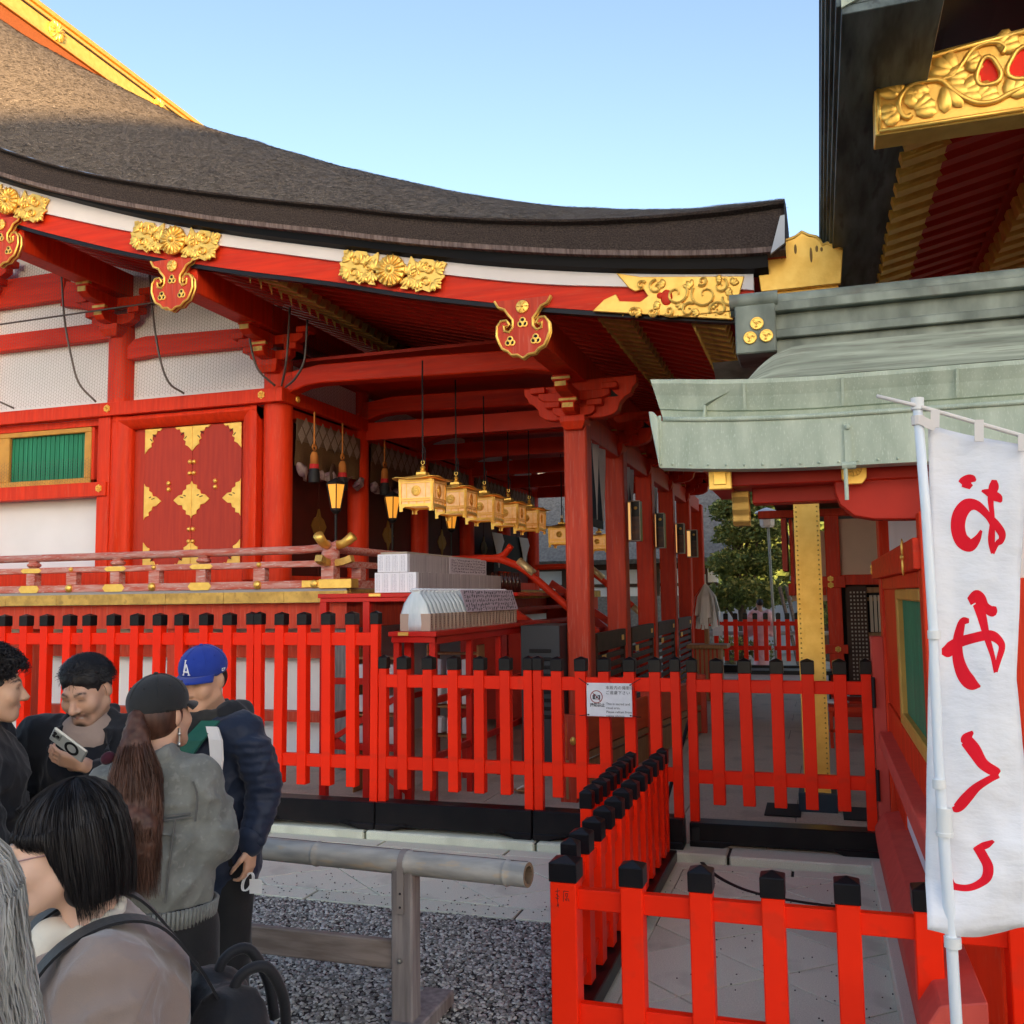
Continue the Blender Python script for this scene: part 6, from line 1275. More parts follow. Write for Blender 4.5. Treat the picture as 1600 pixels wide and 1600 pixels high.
# shi (mirrored)
stroke([(1549,1252),(1536,1262),(1522,1268)],[3,8,4]); stroke([(1526,1264),(1533,1282),(1540,1305),(1537,1328),(1524,1343),(1508,1350),(1490,1347),(1484,1330),(1482,1300),(1483,1262)],[8,8,8,8,8,8,8,7,6,3])
for pts in ([(0.316,2.740,2.434),(0.313,2.740,2.386)],[(0.422,2.745,2.400),(0.419,2.745,2.342)],[(0.524,2.750,2.356),(0.522,2.750,2.311)]):
    b=MB(); b.bar(pts[0],pts[1],.022,.006,up=(0,1,0)); b.build('hanging_tab',m_cream,fl)
b=MB(); b.bar((0.276,2.735,2.410),(0.315,2.740,2.386),.024,.004,up=(0,1,0)); b.tube([(0.273,2.750,2.422),(0.273,2.750,2.397)],.0165,12); b.build('corner_strap',m_cream,fl)
# pale stone post and pink blocks low behind the near fence
t=T('stone_post','pale greenish square stone post behind the near fence','post',(0.707,5.088,-0.000)); c=Vector((0.699,5.085,-0.000)); P(t,'shaft',mat('pale_stone',(.45,.47,.38),(.36,.38,.30),rough=.9,scale=9,bump=.3,bscale=40),((c.x-.09,c.y,.0),(c.x+.11,c.y+.2,.62)),bev=.012)

# ================= PEOPLE =================
class SDF:
    def __init__(s): s.p=[]; s.paint=[]
    def cap(s,a,b,ra,rb=None,k=.02,c=0,sub=False): s.p.append(('c',np.array(a,float),np.array(b,float),ra,ra if rb is None else rb,k,c,sub)); return s
    def ell(s,c0,r,k=.02,c=0,M=None,sub=False): s.p.append(('e',np.array(c0,float),np.array(r,float),M,None,k,c,sub)); return s
    def pc(s,a,b,r,col,soft=.004): s.paint.append(('c',np.array(a,float),np.array(b,float),r,r,col,soft)); return s
    def pe(s,c0,r,col,M=None,soft=.2): s.paint.append(('e',np.array(c0,float),np.array(r,float),M,None,col,soft)); return s
    @staticmethod
    def dist(q,P):
        if q[0]=='c':
            a,b,ra,rb=q[1],q[2],q[3],q[4]; ab=b-a; L=ab@ab+1e-12; t=np.clip(((P-a)@ab)/L,0,1); return np.linalg.norm(P-a-t[...,None]*ab,axis=-1)-(ra+(rb-ra)*t)
        X=P-q[1]; 
        if q[3] is not None: X=X@q[3]
        k0=np.linalg.norm(X/q[2],axis=-1); k1=np.linalg.norm(X/q[2]**2,axis=-1)+1e-9; return k0*(k0-1)/k1
    def val(s,P):
        P=np.asarray(P,float); o=np.full(len(P),1.)
        for q in s.p:
            d=s.dist(q,P); k=q[5]
            if q[7]: hh=np.clip(.5-.5*(o+d)/k,0,1); o=o*(1-hh)+(-d)*hh+k*hh*(1-hh)
            else: hh=np.clip(.5+.5*(o-d)/k,0,1); o=o*(1-hh)+d*hh-k*hh*(1-hh)
        return o
    def hit(s,x,z,back=True):
        ys=np.linspace(.6,-.6,400) if back else np.linspace(-.6,.6,400); v=s.val(np.stack([np.full(400,x),ys,np.full(400,z)],1)); i=np.argmax(v<0); return float(ys[i]) if v[i]<0 else None
    def mesh(s,h):
        lo=np.full(3,1e9); hi=-lo
        for q in s.p:
            if q[7]: continue
            r=max(q[3],q[4]) if q[0]=='c' else q[2].max(); e=q[1] if q[0]=='c' else q[1]; f=q[2] if q[0]=='c' else q[1]
            lo=np.minimum(lo,np.minimum(e,f)-r); hi=np.maximum(hi,np.maximum(e,f)+r)
        lo-=3*h; hi+=3*h; n=np.ceil((hi-lo)/h).astype(int)+1
        D=np.full(n,1.,np.float32); ax=[lo[i]+h*np.arange(n[i]) for i in range(3)]
        Cc=np.zeros(n,np.int8); B=np.full(n,1.,np.float32)
        for q in s.p:
            r=(max(q[3],q[4]) if q[0]=='c' else q[2].max())+q[5]+4*h; e=q[1]; f=q[2] if q[0]=='c' else q[1]
            i0=np.clip(((np.minimum(e,f)-r-lo)/h).astype(int),0,n-1); i1=np.clip(((np.maximum(e,f)+r-lo)/h).astype(int)+2,1,n)
            sl=tuple(slice(a,b) for a,b in zip(i0,i1)); G=np.stack(np.meshgrid(*[ax[i][sl[i]] for i in range(3)],indexing='ij'),-1)
            d=s.dist(q,G).astype(np.float32); o=D[sl]; k=q[5]
            if q[7]: hh=np.clip(.5-.5*(o+d)/k,0,1); D[sl]=o*(1-hh)+(-d)*hh+k*hh*(1-hh)
            else:
                hh=np.clip(.5+.5*(o-d)/k,0,1); D[sl]=o*(1-hh)+d*hh-k*hh*(1-hh); m=d<B[sl]; Cc[sl][m]=q[6]; B[sl][m]=d[m]
        # surface nets
        S=D<0; m=n-1; cnt=np.zeros(m,np.float32); pos=np.zeros((*m,3),np.float32); base=np.stack(np.meshgrid(*[np.arange(m[i]) for i in range(3)],indexing='ij'),-1)
        any_=np.zeros(m,bool)
        cs=[(i,j,k) for i in(0,1) for j in(0,1) for k in(0,1)]
        sub=lambda A,o: A[o[0]:o[0]+m[0],o[1]:o[1]+m[1],o[2]:o[2]+m[2]]
        allS=sub(S,(0,0,0)).copy(); anyS=allS.copy()
        for o in cs[1:]: allS&=sub(S,o); anyS|=sub(S,o)
        mix=np.argwhere(anyS&~allS); cell=np.full(m,-1,np.int64); cell[tuple(mix.T)]=np.arange(len(mix))
        acc=np.zeros((len(mix),3)); c=np.zeros(len(mix))
        for ax_ in range(3):
            for o in cs:
                if o[ax_]: continue
                o2=list(o); o2[ax_]=1; a=mix+np.array(o); b=mix+np.array(o2); da=D[tuple(a.T)]; db=D[tuple(b.T)]; x=(da<0)!=(db<0)
                t=np.where(x,da/(da-db+1e-12),0); pt=np.array(o)+np.zeros((len(mix),3)); pt[:,ax_]=t; acc[x]+=pt[x]; c[x]+=1
        V=lo+h*(mix+acc/c[:,None]); F=[]
        for ax_ in range(3):
            u,v=[(1,2),(2,0),(0,1)][ax_]; A=[slice(1,-1)]*3; A[ax_]=slice(0,-1); Bq=list(A); Bq[ax_]=slice(1,None)
            sa=S[tuple(A)]; sb=S[tuple(Bq)]; e=np.argwhere(sa!=sb); 
            if not len(e): continue
            inside=sa[tuple(e.T)]; off=np.ones(3,int); off[ax_]=0; e=e+off
            def cid(du,dv): w=e.copy(); w[:,u]-=du; w[:,v]-=dv; return cell[tuple(w.T)]
            q=np.stack([cid(1,1),cid(0,1),cid(0,0),cid(1,0)],1); q[~inside]=q[~inside][:,::-1]; F.append(q)
        F=np.concatenate(F); F=F[(F>=0).all(1)]
        col=Cc[tuple(np.clip(np.rint((V-lo)/h).astype(int),0,n-1).T)]
        return V,F,col
def sdf_obj(s,h,name,m,parent,pal=None,sm_it=2,disp=None):
    V,F,col=s.mesh(h); me=bpy.data.meshes.new(name); me.vertices.add(len(V)); me.vertices.foreach_set('co',V.ravel()); me.loops.add(F.size); me.polygons.add(len(F)); me.polygons.foreach_set('loop_start',np.arange(len(F))*4); me.loops.foreach_set('vertex_index',F.ravel().astype(np.int32)); me.update(); me.validate()
    if pal is not None:
        Cv=np.array([pal[c] for c in col],float)
        for q in s.paint:
            if q[0]=='c': d=SDF.dist(('c',q[1],q[2],q[3],q[4]),V); w=np.clip(.5-d/(2*q[6]),0,1)
            else: 
                X=V-q[1]; X=X@q[3] if q[3] is not None else X; kk=np.linalg.norm(X/q[2],axis=-1); w=np.clip((1+q[6]-kk)/(2*q[6]),0,1)
            Cv=Cv*(1-w[:,None])+np.array(q[5])*w[:,None]
        at=me.color_attributes.new('Col','FLOAT_COLOR','POINT'); at.data.foreach_set('color',np.concatenate([Cv,np.ones((len(V),1))],1).ravel())
    me.materials.append(m); o=link(name,me,parent,smooth=True)
    if sm_it: md=o.modifiers.new('smooth','SMOOTH'); md.iterations=sm_it; md.factor=.5
    if disp:
        for i,(sz,st) in enumerate(disp):
            tx=bpy.data.textures.new('fold','MUSGRAVE' if sz>.03 else 'CLOUDS'); tx.noise_scale=sz*(1.5 if sz>.03 else 1)
            if sz>.03: tx.musgrave_type='RIDGED_MULTIFRACTAL'; tx.octaves=1.6; tx.lacunarity=2.2; tx.noise_intensity=.6
            md=o.modifiers.new('fold%d'%i,'DISPLACE'); md.texture=tx; md.strength=st; md.mid_level=.5; md.texture_coords='LOCAL'
    return o
m_skin=bpy.data.materials.new('skin'); m_skin.use_nodes=True
_N=m_skin.node_tree.nodes; _L=m_skin.node_tree.links; _a=_N.new('ShaderNodeVertexColor'); _a.layer_name='Col'; _P=_N['Principled BSDF']; _L.new(_a.outputs[0],_P.inputs['Base Color']); _P.inputs['Roughness'].default_value=.5; _P.inputs['Specular IOR Level'].default_value=.35
_P.inputs['Subsurface Weight'].default_value=.12; _P.inputs['Subsurface Radius'].default_value=(.012,.005,.003); _P.inputs['Subsurface Scale'].default_value=.4
_n=_N.new('ShaderNodeTexNoise'); _n.inputs['Scale'].default_value=350; _b=_N.new('ShaderNodeBump'); _b.inputs['Strength'].default_value=.12; _b.inputs['Distance'].default_value=.001; _L.new(_n.outputs[0],_b.inputs['Height']); _L.new(_b.outputs[0],_P.inputs['Normal'])
def hairmat(n,c,c2): return mat(n,c,c2,rough=.5,spec=.35,scale=40,stretch=(1,1,.15))
m_hairb=hairmat('black_hair',(.008,.007,.008),(.018,.015,.015)); m_hairbr=hairmat('brown_hair',(.045,.017,.010),(.095,.040,.024)); m_hairg=hairmat('grey_hair',(.30,.29,.27),(.55,.54,.50))
def cloth(n,c,c2,rough=.9,scale=6,bump=.3,bs=120,sheen=.15,**k): return mat(n,c,c2,rough=rough,spec=.2,scale=scale,bump=bump,bscale=bs,bdist=.003,sheen=sheen,**k)
m_blackj=cloth('black_jacket',(.012,.013,.016),(.020,.021,.025)); m_navy=cloth('navy_puffer',(.010,.016,.034),(.016,.024,.048),rough=.5,bump=.2); m_denim=cloth('grey_denim',(.125,.13,.118),(.19,.197,.18),scale=11,bump=.4,bs=220,col3=(.30,.305,.285),scale3=45,f3=.25)
m_trous=cloth('black_trousers',(.010,.010,.011),(.016,.016,.017)); m_beige=cloth('mauve_beige_coat',(.31,.235,.195),(.25,.185,.155),scale=3,bump=.3,bs=300,sheen=.4); m_tee=cloth('taupe_shirt',(.36,.27,.22),(.30,.22,.18))
m_cream2=cloth('cream_shirt',(.75,.70,.58),(.70,.65,.54)); m_scarf=cloth('dark_scarf',(.02,.02,.02),(.035,.033,.03)); m_maroon=cloth('maroon_cloth',(.06,.010,.022),(.04,.008,.016)); m_teal=cloth('green_lining',(.012,.09,.06),(.016,.11,.075),rough=.5)
m_cap=cloth('royal_blue_cap',(.016,.040,.26),(.018,.046,.30),bs=300); m_capb=cloth('charcoal_cap',(.018,.019,.020),(.026,.027,.028),bs=300); m_backp=cloth('black_backpack',(.010,.010,.012),(.018,.018,.02),rough=.6)
def folds(q,a,b_,r,n,seed,rr=.011,k=.018,span=1.3,c0=0.0):
    # soft ridges wrapping round a sleeve or body from a to b_
    rg=random.Random(seed); a=np.array(a,float); b_=np.array(b_,float); d=(b_-a); d/=np.linalg.norm(d); u=np.cross(d,[0,0,1.]); u=u/np.linalg.norm(u) if np.linalg.norm(u)>.1 else np.array([1.,0,0]); v=np.cross(d,u)
    for i in range(n):
        t=rg.uniform(.05,.95); th=rg.uniform(0,2*math.pi); sl=rg.uniform(-.5,.5); m=7; pts=[]
        for j in range(m):
            f=j/(m-1)-.5; an=th+f*span*2; pts.append(a+(b_-a)*t+d*(sl*f*.22)+(u*math.cos(an)+v*math.sin(an))*(r-.002))
        for x,y in zip(pts,pts[1:]): q.cap(x,y,rr*rg.uniform(.6,1.1),None,k)
def rotm(yaw=0,pitch=0,roll=0):
    return np.array((Matrix.Rotation(yaw,3,'Z')@Matrix.Rotation(pitch,3,'X')@Matrix.Rotation(roll,3,'Y')))
class Fig:
    # local frame: feet at origin, facing -Y, person's left hand at +X
    def __init__(s,label,loc,rz): s.t=T('person',label,'person',loc,rz,None,local=True); s.b=SDF()
    def head(s,c,Rm,skin=0,wide=1.0,hairc=(.012,.010,.010),lip=(.42,.16,.13),smile=0,beard=None,eyes='down'):
        s.hc=np.array(c); s.Rm=Rm; s.w=wide; b=s.b; f=lambda *q: s.hc+Rm@(np.array(q)*np.array([wide,1,1])); s.hf=f; E=lambda q,r,k=.02,c=0: b.ell(f(*q),np.array(r)*np.array([wide,1,1]),k,c,Rm)
        E((0,.012,.022),(.076,.096,.090)); E((0,-.035,-.035),(.063,.064,.085),.03); E((0,-.078,-.098),(.026,.022,.020),.03)
        for x in (-1,1): E((x*.040,-.068,-.030),(.028,.026,.030),.025); b.cap(f(x*.058,.0,-.06),f(x*.02,-.075,-.105),.020,.016,.03); E((x*.079,.012,-.008),(.010,.019,.031),.008); E((x*.014,-.108,-.040),(.010,.011,.008),.008); E((x*.030,-.078,.004),(.015,.013,.012),.006)
        b.cap(f(0,-.094,.006),f(0,-.121,-.034),.009,.014,.010); b.cap(f(-.036,-.086,.022),f(.036,-.086,.022),.012,None,.02)
        for x in (-1,1): b.ell(f(x*.031,-.105,.004),(.016,.012,.008),.010,0,Rm,True)
        u=.008*smile; b.cap(f(-.022,-.090,-.068+u),f(0,-.099,-.066),.007,None,.008); b.cap(f(.022,-.090,-.068+u),f(0,-.099,-.066),.007,None,.008); b.cap(f(-.018,-.091,-.080+u*.6),f(.018,-.091,-.080+u*.6),.008,None,.01)
        P=lambda a,q,r,col,so=.003: b.pc(f(*a),f(*q),r,col,so)
        for x in (-1,1):
            P((x*.014,-.097,.024),(x*.036,-.092,.032),.005,hairc); P((x*.036,-.092,.032),(x*.050,-.080,.026),.004,hairc)
            P((x*.020,-.092,.001),(x*.042,-.086,.001),.003,(.03,.018,.015),.002); P((x*.020,-.092,-.004),(x*.042,-.086,-.004),.004,tuple(np.array(s.pal[0])*.62),.004)
            P((x*.024,-.108,-.046),(x*.042,-.084,-.064),.003,tuple(np.array(s.pal[0])*.7),.004)
        P((-.024,-.094,-.070+u),(0,-.104,-.070),.005,lip,.003); P((.024,-.094,-.070+u),(0,-.104,-.070),.005,lip,.003); P((-.018,-.094,-.081+u*.6),(.018,-.094,-.081+u*.6),.005,lip,.003)
        if smile>.5: P((-.018,-.100,-.0745+u*.6),(.018,-.100,-.0745+u*.6),.0032,(.62,.56,.50),.002)
        if beard: b.pe(f(0,-.092,-.106),(.026,.030,.016),beard,Rm,.35); P((-.026,-.092,-.066),(-.006,-.106,-.058),.005,beard,.006); P((.026,-.092,-.066),(.006,-.106,-.058),.005,beard,.006); P((-.030,-.088,-.07),(-.026,-.08,-.1),.006,beard,.012); P((.030,-.088,-.07),(.026,-.08,-.1),.006,beard,.012)
    def neck(s,base,r=.056): s.b.cap(s.hf(0,.012,-.06),base,r*.93,r*1.12,.03)
    def hand(s,wrist,d,n,side,curl=.5,L=.18,spread=1,c=0):
        # d: fingers' direction, n: palm normal (curl side); side +1 -> thumb towards d x n
        d=np.array(d,float);d/=np.linalg.norm(d); n=np.array(n,float); n-=d*(n@d); n/=np.linalg.norm(n); t=np.cross(d,n)*side; w=np.array(wrist,float); b=s.b
        for q in (-.026,-.009,.009,.026): b.cap(w+t*q*.7,w+d*.085+t*q,.014,.012,.012,c)
        for i,(q,l) in enumerate(((.030,.072),(.010,.080),(-.010,.075),(-.030,.058))):
            p0=w+d*.088+t*q; a=0
            for j,f in enumerate((.45,.32,.23)):
                a+=curl*(.7 if j==0 else 1.0); dd=d*math.cos(a)+n*math.sin(a)+t*q*.5*spread*(j==0); p1=p0+dd*l*f; b.cap(p0,p1,.0085-.0008*j,.008-.0008*j,.004,c); p0=p1
        p0=w+d*.02+t*.026; p1=p0+d*.032+t*.026+n*.012; p2=p1+d*.030+t*.004+n*.014*(1+curl); p3=p2+d*.02+n*.012
        b.cap(p0,p1,.013,.011,.01,c); b.cap(p1,p2,.0105,.009,.004,c); b.cap(p2,p3,.009,.0075,.004,c)
    def body(s,h=1.7,arms=(),legs=True):
        b=s.b; 
        b.cap((0,.02,.98*h/1.7),(0,.02,1.25*h/1.7),.10,.11,.05); b.cap((-.11,.02,1.36*h/1.7),(.11,.02,1.36*h/1.7),.075,None,.05)
        for x in (-.085,.085): b.cap((x,.02,.92*h/1.7),(x*1.05,.01,.5*h/1.7),.075,.05,.04); b.cap((x*1.05,.01,.5*h/1.7),(x*1.1,.04,.09),.047,.034,.02); b.cap((x*1.1,.04,.05),(x*1.2,-.11,.035),.04,.03,.02)
        for A in arms: b.cap(A[0],A[1],.042,.036,.03); b.cap(A[1],A[2],.036,.027,.02)
    def done(s,h): return sdf_obj(s.b,h,'body',m_skin,s.t,s.pal,2)
    def trousers(s,m=None,h=1.7,w=.105,lo=.08,hem=.085):
        q=SDF(); k=h/1.7
        q.ell((0,.03,.95*k),(.175,.13,.13),.05)
        for x in (-.09,.09): q.cap((x,.03,.88*k),(x*1.1,.015,.5*k),w,w*.85,.05); q.cap((x*1.1,.015,.5*k),(x*1.15,.04,lo),w*.85,hem,.04)
        o=sdf_obj(q,.012,'trousers',m or m_trous,s.t,None,2,((.10,.018),))
        sh=SDF()
        for x in (-.105,.105): sh.cap((x,.06,.05),(x*1.1,-.14,.04),.048,.042,.02)
        sdf_obj(sh,.01,'shoes',m_blackm,s.t,None,2); return o
def skinpal(a): return [a,a]
def tufts(par,f,Rm,dirs,n,L,m,seed,wd=.004,curl=.0,name='hair_strands',lift=.004,r=(.082,.104,.098),c0=(0,.014,.024),wide=1,back=-.3):
    # short hair: small curved tufts all over the part of the skull that grows hair
    rg=random.Random(seed); b=MB()
    for k in range(n*3):
        z=rg.uniform(-.75,1); a=rg.uniform(0,2*math.pi); q=np.array((math.sqrt(1-z*z)*math.cos(a),math.sqrt(1-z*z)*math.sin(a),z))
        if not dirs(q): continue
        nrm=q.copy(); p=np.array(c0)+q*np.array(r); t=np.array((rg.gauss(0,.5),back+rg.gauss(0,.5),rg.gauss(-.25,.5))); t-=nrm*(t@nrm); t/=np.linalg.norm(t)+1e-9; sd=np.cross(nrm,t); l=L*rg.uniform(.6,1.3); pts=[]
        for j in range(5):
            u=j/4; cu=curl*math.sin(u*6+k); pts.append(p+t*l*u*(1-.3*curl)+nrm*(lift+ (.35*l*math.sin(u*math.pi)*(.6+curl)))+sd*cu*.02)
        vs_=[]
        for j,pp in enumerate(pts): w=wd*(1-.7*j/4); vs_+= [Vector(f(*(pp+sd*w))),Vector(f(*(pp-sd*w)))]
        b.add(vs_,[(2*j,2*j+1,2*j+3,2*j+2) for j in range(4)])
    return b.build(name,m,par,kind='stuff')
def sub_frame(hc,Rm,wide=1): return lambda x,y,z: tuple(np.array(hc)+Rm@(np.array((x*wide,y,z))))
# ---- P2: bearded man looking down at his phone ----
p=Fig('smiling man with a goatee in a black jacket looking down at his phone',(-2.84,3.20,0),R(22))
p.pal=skinpal((.60,.35,.235)); h0=(0,-.060,1.600)
p.head(h0,rotm(R(-14),R(25),R(-3)),wide=1.10,smile=.8,beard=(.045,.028,.022),lip=(.44,.17,.14))
sL=(.21,.02,1.42); eL=(.27,-.08,1.17); wL=(.075,-.27,1.335)
p.body(1.72,arms=((sL,eL,wL),((-.21,.02,1.42),(-.29,.0,1.15),(-.26,-.14,.95)))); p.neck((0,.03,1.44),.064)
p.hand(wL,(-.93,-.10,.30),(.05,.75,.55),1,.42); p.done(.0065)
hf=sub_frame(p.hc,p.Rm,1.10); q=SDF()
def scalp(q,hf,Rm,wide,top=.012,front=-.03,lowb=-.05,side=.0):
    q.ell(hf(0,.018,.030),np.array((.0815*wide,.101,.0955)),.01,0,Rm); q.ell(hf(0,-.118,-.045),np.array((.075*wide,.075,.090)),.012,0,Rm,True); q.ell(hf(0,-.03,-.12),np.array((.09*wide,.11,.085)),.012,0,Rm,True)
    for x in (-1,1): q.ell(hf(x*.082,-.012,-.02),(.022,.032,.045),.01,0,Rm,True)
scalp(q,hf,p.Rm,1.10); q.ell(hf(0,.010,.066),(.082,.088,.058),.02,0,p.Rm); q.ell(hf(0,-.125,.0),(.074,.07,.086),.012,0,p.Rm,True); sdf_obj(q,.006,'hair',m_hairb,p.t,None,2,((.025,.008),))
tufts(p.t,hf,p.Rm,lambda q:q[2]>.15 and not(q[1]<-.35 and q[2]<.62),4200,.05,m_hairb,3,.0014,r=(.084,.100,.102),lift=.002,back=1.1)
q=SDF()  # jacket
q.cap((0,.03,.88),(0,.03,1.28),.185,.20,.06); q.cap((-.17,.025,1.395),(.17,.025,1.395),.095,None,.06); q.cap(sL,eL,.092,.080,.05); q.cap(eL,np.array(wL)*.8+np.array(eL)*.2,.078,.058,.03); q.cap((-.21,.02,1.41),(-.29,0,1.15),.092,.08,.05); q.cap((-.29,0,1.15),(-.26,-.12,.98),.078,.06,.03)
q.cap((-.075,-.02,1.485),(-.055,.07,1.50),.030,None,.02); q.cap((.075,-.02,1.485),(.055,.07,1.50),.030,None,.02); q.cap((-.055,.075,1.50),(.055,.075,1.50),.032,None,.02)
q.cap((-.085,-.03,1.47),(-.10,-.165,1.37),.024,.014,.015); q.cap((.085,-.03,1.47),(.12,-.165,1.37),.024,.014,.015)
q.cap((0,-.22,.86),(0,-.19,1.46),.035,.045,.02,0,True); q.cap((.0,-.02,1.62),(0,-.02,1.45),.055,.062,.02,0,True)
folds(q,sL,eL,.095,7,41,.010,.014); folds(q,(-.21,.02,1.41),(-.29,0,1.15),.095,8,42,.010,.014); folds(q,(0,.03,.95),(0,.03,1.28),.19,8,43,.012)
q.cap((0,-.22,.86),(0,-.19,1.44),.03,.04,.02,0,True)
sdf_obj(q,.0085,'jacket',m_blackj,p.t,None,2,((.09,.022),(.035,.006)))
q=SDF(); q.cap((0,.02,.9),(0,.02,1.38),.165,.15,.05); q.cap((-.06,.02,1.405),(.06,.02,1.405),.06,None,.04); sdf_obj(q,.012,'shirt',m_tee,p.t,None,2,((.05,.008),)); p.trousers(h=1.72)
# phone in his hand
ph=T('phone','phone in a clear case held by the man with the goatee','phone',(-2.614,2.836,1.428)); pc=Vector((-2.627,2.847,1.431))
_vr=Vector((0.951,0.307,-0.013)); _vu=Vector((0.040,-0.080,0.996)); _vw=Vector((-0.305,0.948,0.089))
ux=(_vr*.80-_vu*.60).normalized(); uy=(_vr*.52+_vu*.62-_vw*.45).normalized(); uy=(uy-ux*uy.dot(ux)).normalized(); un=ux.cross(uy)
if un.dot(_vw)>0: un=-un
MP=Matrix((ux,uy,un)).transposed()
b=MB(); b.box(pc,(.150,.074,.009),M=MP); b.build('case',mat('clear_case',(.50,.52,.50),rough=.3,metal=.3),ph,bev=.006)
b=MB(); b.box(pc+un*.006+ux*-.052+uy*.012,(.036,.036,.004),M=MP); b.build('camera_block',mat('phone_glass',(.25,.27,.26),rough=.2),ph,bev=.003)
b=MB()
for dx,dy in ((-.060,.020),(-.060,.004),(-.045,.012)): b.lathe([(.0068,0),(.0068,.003),(.004,.0035),(.001,.0035)],10,pc+un*.0075+ux*dx+uy*dy,MP,cap=False)
b.lathe([(.030,0),(.030,.002),(.020,.002),(.020,.0)],20,pc+un*.0046+ux*.018,MP,cap=False); b.build('lens_ring',m_blackm,ph)
# ---- P1: man in profile at the left edge ----
p=Fig('man with short curly black hair smiling in profile at the left edge',(-2.95,2.76,0),R(128))
p.pal=skinpal((.62,.37,.24)); h0=(0,-.03,1.640); p.head(h0,rotm(R(4),R(4),0),wide=1.0,smile=1.0,lip=(.45,.2,.16))
aR=((-.21,.02,1.44),(-.27,-.02,1.16),(-.20,-.2,1.02)); aL=((.21,.02,1.44),(.27,-.02,1.16),(.20,-.2,1.02))
p.body(1.75,arms=(aR,aL)); p.neck((0,.03,1.46),.058); p.done(.0075); hf=sub_frame(p.hc,p.Rm)
q=SDF(); scalp(q,hf,p.Rm,1.0); q.ell(hf(0,-.035,.100),(.068,.075,.032),.03,0,p.Rm); sdf_obj(q,.006,'hair',m_hairb,p.t,None,1,((.016,.014),))
tufts(p.t,hf,p.Rm,lambda q:q[2]>.2 and not(q[1]<-.6 and q[2]<.45),2600,.045,m_hairb,4,.0022,1.0,r=(.088,.116,.114))
q=SDF(); q.cap((0,.03,.80),(0,.03,1.30),.19,.205,.06); q.cap((-.18,.025,1.41),(.18,.025,1.41),.10,None,.07)
for A in (aR,aL): q.cap(A[0],A[1],.105,.10,.05); q.cap(A[1],A[2],.098,.07,.04)
for a in range(10):
    x0=2*math.pi*a/10; q.cap((.068*math.cos(x0),.028+.068*math.sin(x0),1.475),(.066*math.cos(x0),.02+.066*math.sin(x0),1.525),.022,None,.02)
q.cap((0,.01,1.47),(0,.005,1.60),.050,None,.01,0,True); [folds(q,A[0],A[1],.108,8,31,.011,.016) for A in (aR,aL)]; folds(q,(0,.03,.9),(0,.03,1.3),.2,9,32,.013)
sdf_obj(q,.0085,'jacket',m_blackj,p.t,None,2,((.11,.03),(.04,.009))); p.trousers(h=1.75)
b=MB(); b.tube([(-.13,-.15,1.22),(-.10,-.23,1.12),(-.11,-.22,1.02)],.012,6); b.build('bag_strap',m_backp,p.t)
# ---- P4: man in the blue cap ----
p=Fig('man in a royal blue cap and navy puffer jacket holding a face mask',(-2.43,3.405,0),R(-18))
p.pal=skinpal((.58,.33,.215)); h0=(0,-.03,1.625); p.head(h0,rotm(R(20),R(10),0),wide=1.0,smile=1,lip=(.42,.18,.15))
sL=(.225,.03,1.40); eL=(.275,.07,1.19); wL=(.295,-.01,.995)
p.body(1.73,arms=((sL,eL,wL),((-.22,.02,1.42),(-.29,.02,1.16),(-.27,-.08,.95)))); p.neck((0,.03,1.46),.06); p.hand(wL,(-.06,-.05,-1),(-.8,-.3,0),-1,.55); p.done(.0075); hf=sub_frame(p.hc,p.Rm)
q=SDF(); q.ell(hf(0,.03,.0),(.0795,.090,.075),.01,0,p.Rm); q.ell(hf(0,-.09,-.03),(.12,.11,.12),.012,0,p.Rm,True); q.ell(hf(0,-.02,-.09),(.1,.12,.06),.012,0,p.Rm,True); sdf_obj(q,.006,'hair',m_hairb,p.t,None,1)
def baseball_cap(par,hf,Rm,m,name='cap',s=1.0,brim=True):
    q=SDF(); q.ell(hf(0,.010,.052),np.array((.092,.112,.088))*s,.01,0,Rm); q.ell(hf(0,.01,-.05),(.14,.16,.075),.008,0,Rm,True); q.ell(hf(0,.012,.030),(.083,.103,.088),.006,0,Rm,True)
    o=sdf_obj(q,.005,name,m,par,None,2); b=MB()
    if brim:
        g=[]
        for i in range(13):
            u=-1+2*i/12; a=u*1.15; e0=np.array((.088*math.sin(a),.012-.108*math.cos(a),.034)); ln=.068*(1-.55*u*u); row=[]
            for j in range(5): t=j/4; row.append(Vector(hf(e0[0]*(1+.12*t),e0[1]-ln*t,e0[2]-.012*t-.016*u*u*t)))
            g.append(row)
        b.grid(g); b.build('brim',m,o,smooth=True,solid=.005)
    b=MB(); b.ell(hf(0,.010,.141*s),(.009,.009,.006),8); b.build('button',m,o,smooth=True)
    b=MB()
    for k in range(6):
        a=k*math.pi/3+.3; b.tube([hf(.0935*s*math.sin(ph)*math.cos(a),.010+.1135*s*math.sin(ph)*math.sin(a),.052+.0895*s*math.cos(ph)) for ph in [j*.19 for j in range(8)]],.0011,4)
        b.ell(hf(.0925*s*.80*math.cos(a+.5),.010+.1125*s*.80*math.sin(a+.5),.052+.088*s*.6),(.0035,.0035,.0035),6)
    b.build('panel_seam',m,o); return o
cp=baseball_cap(p.t,hf,p.Rm,m_cap)
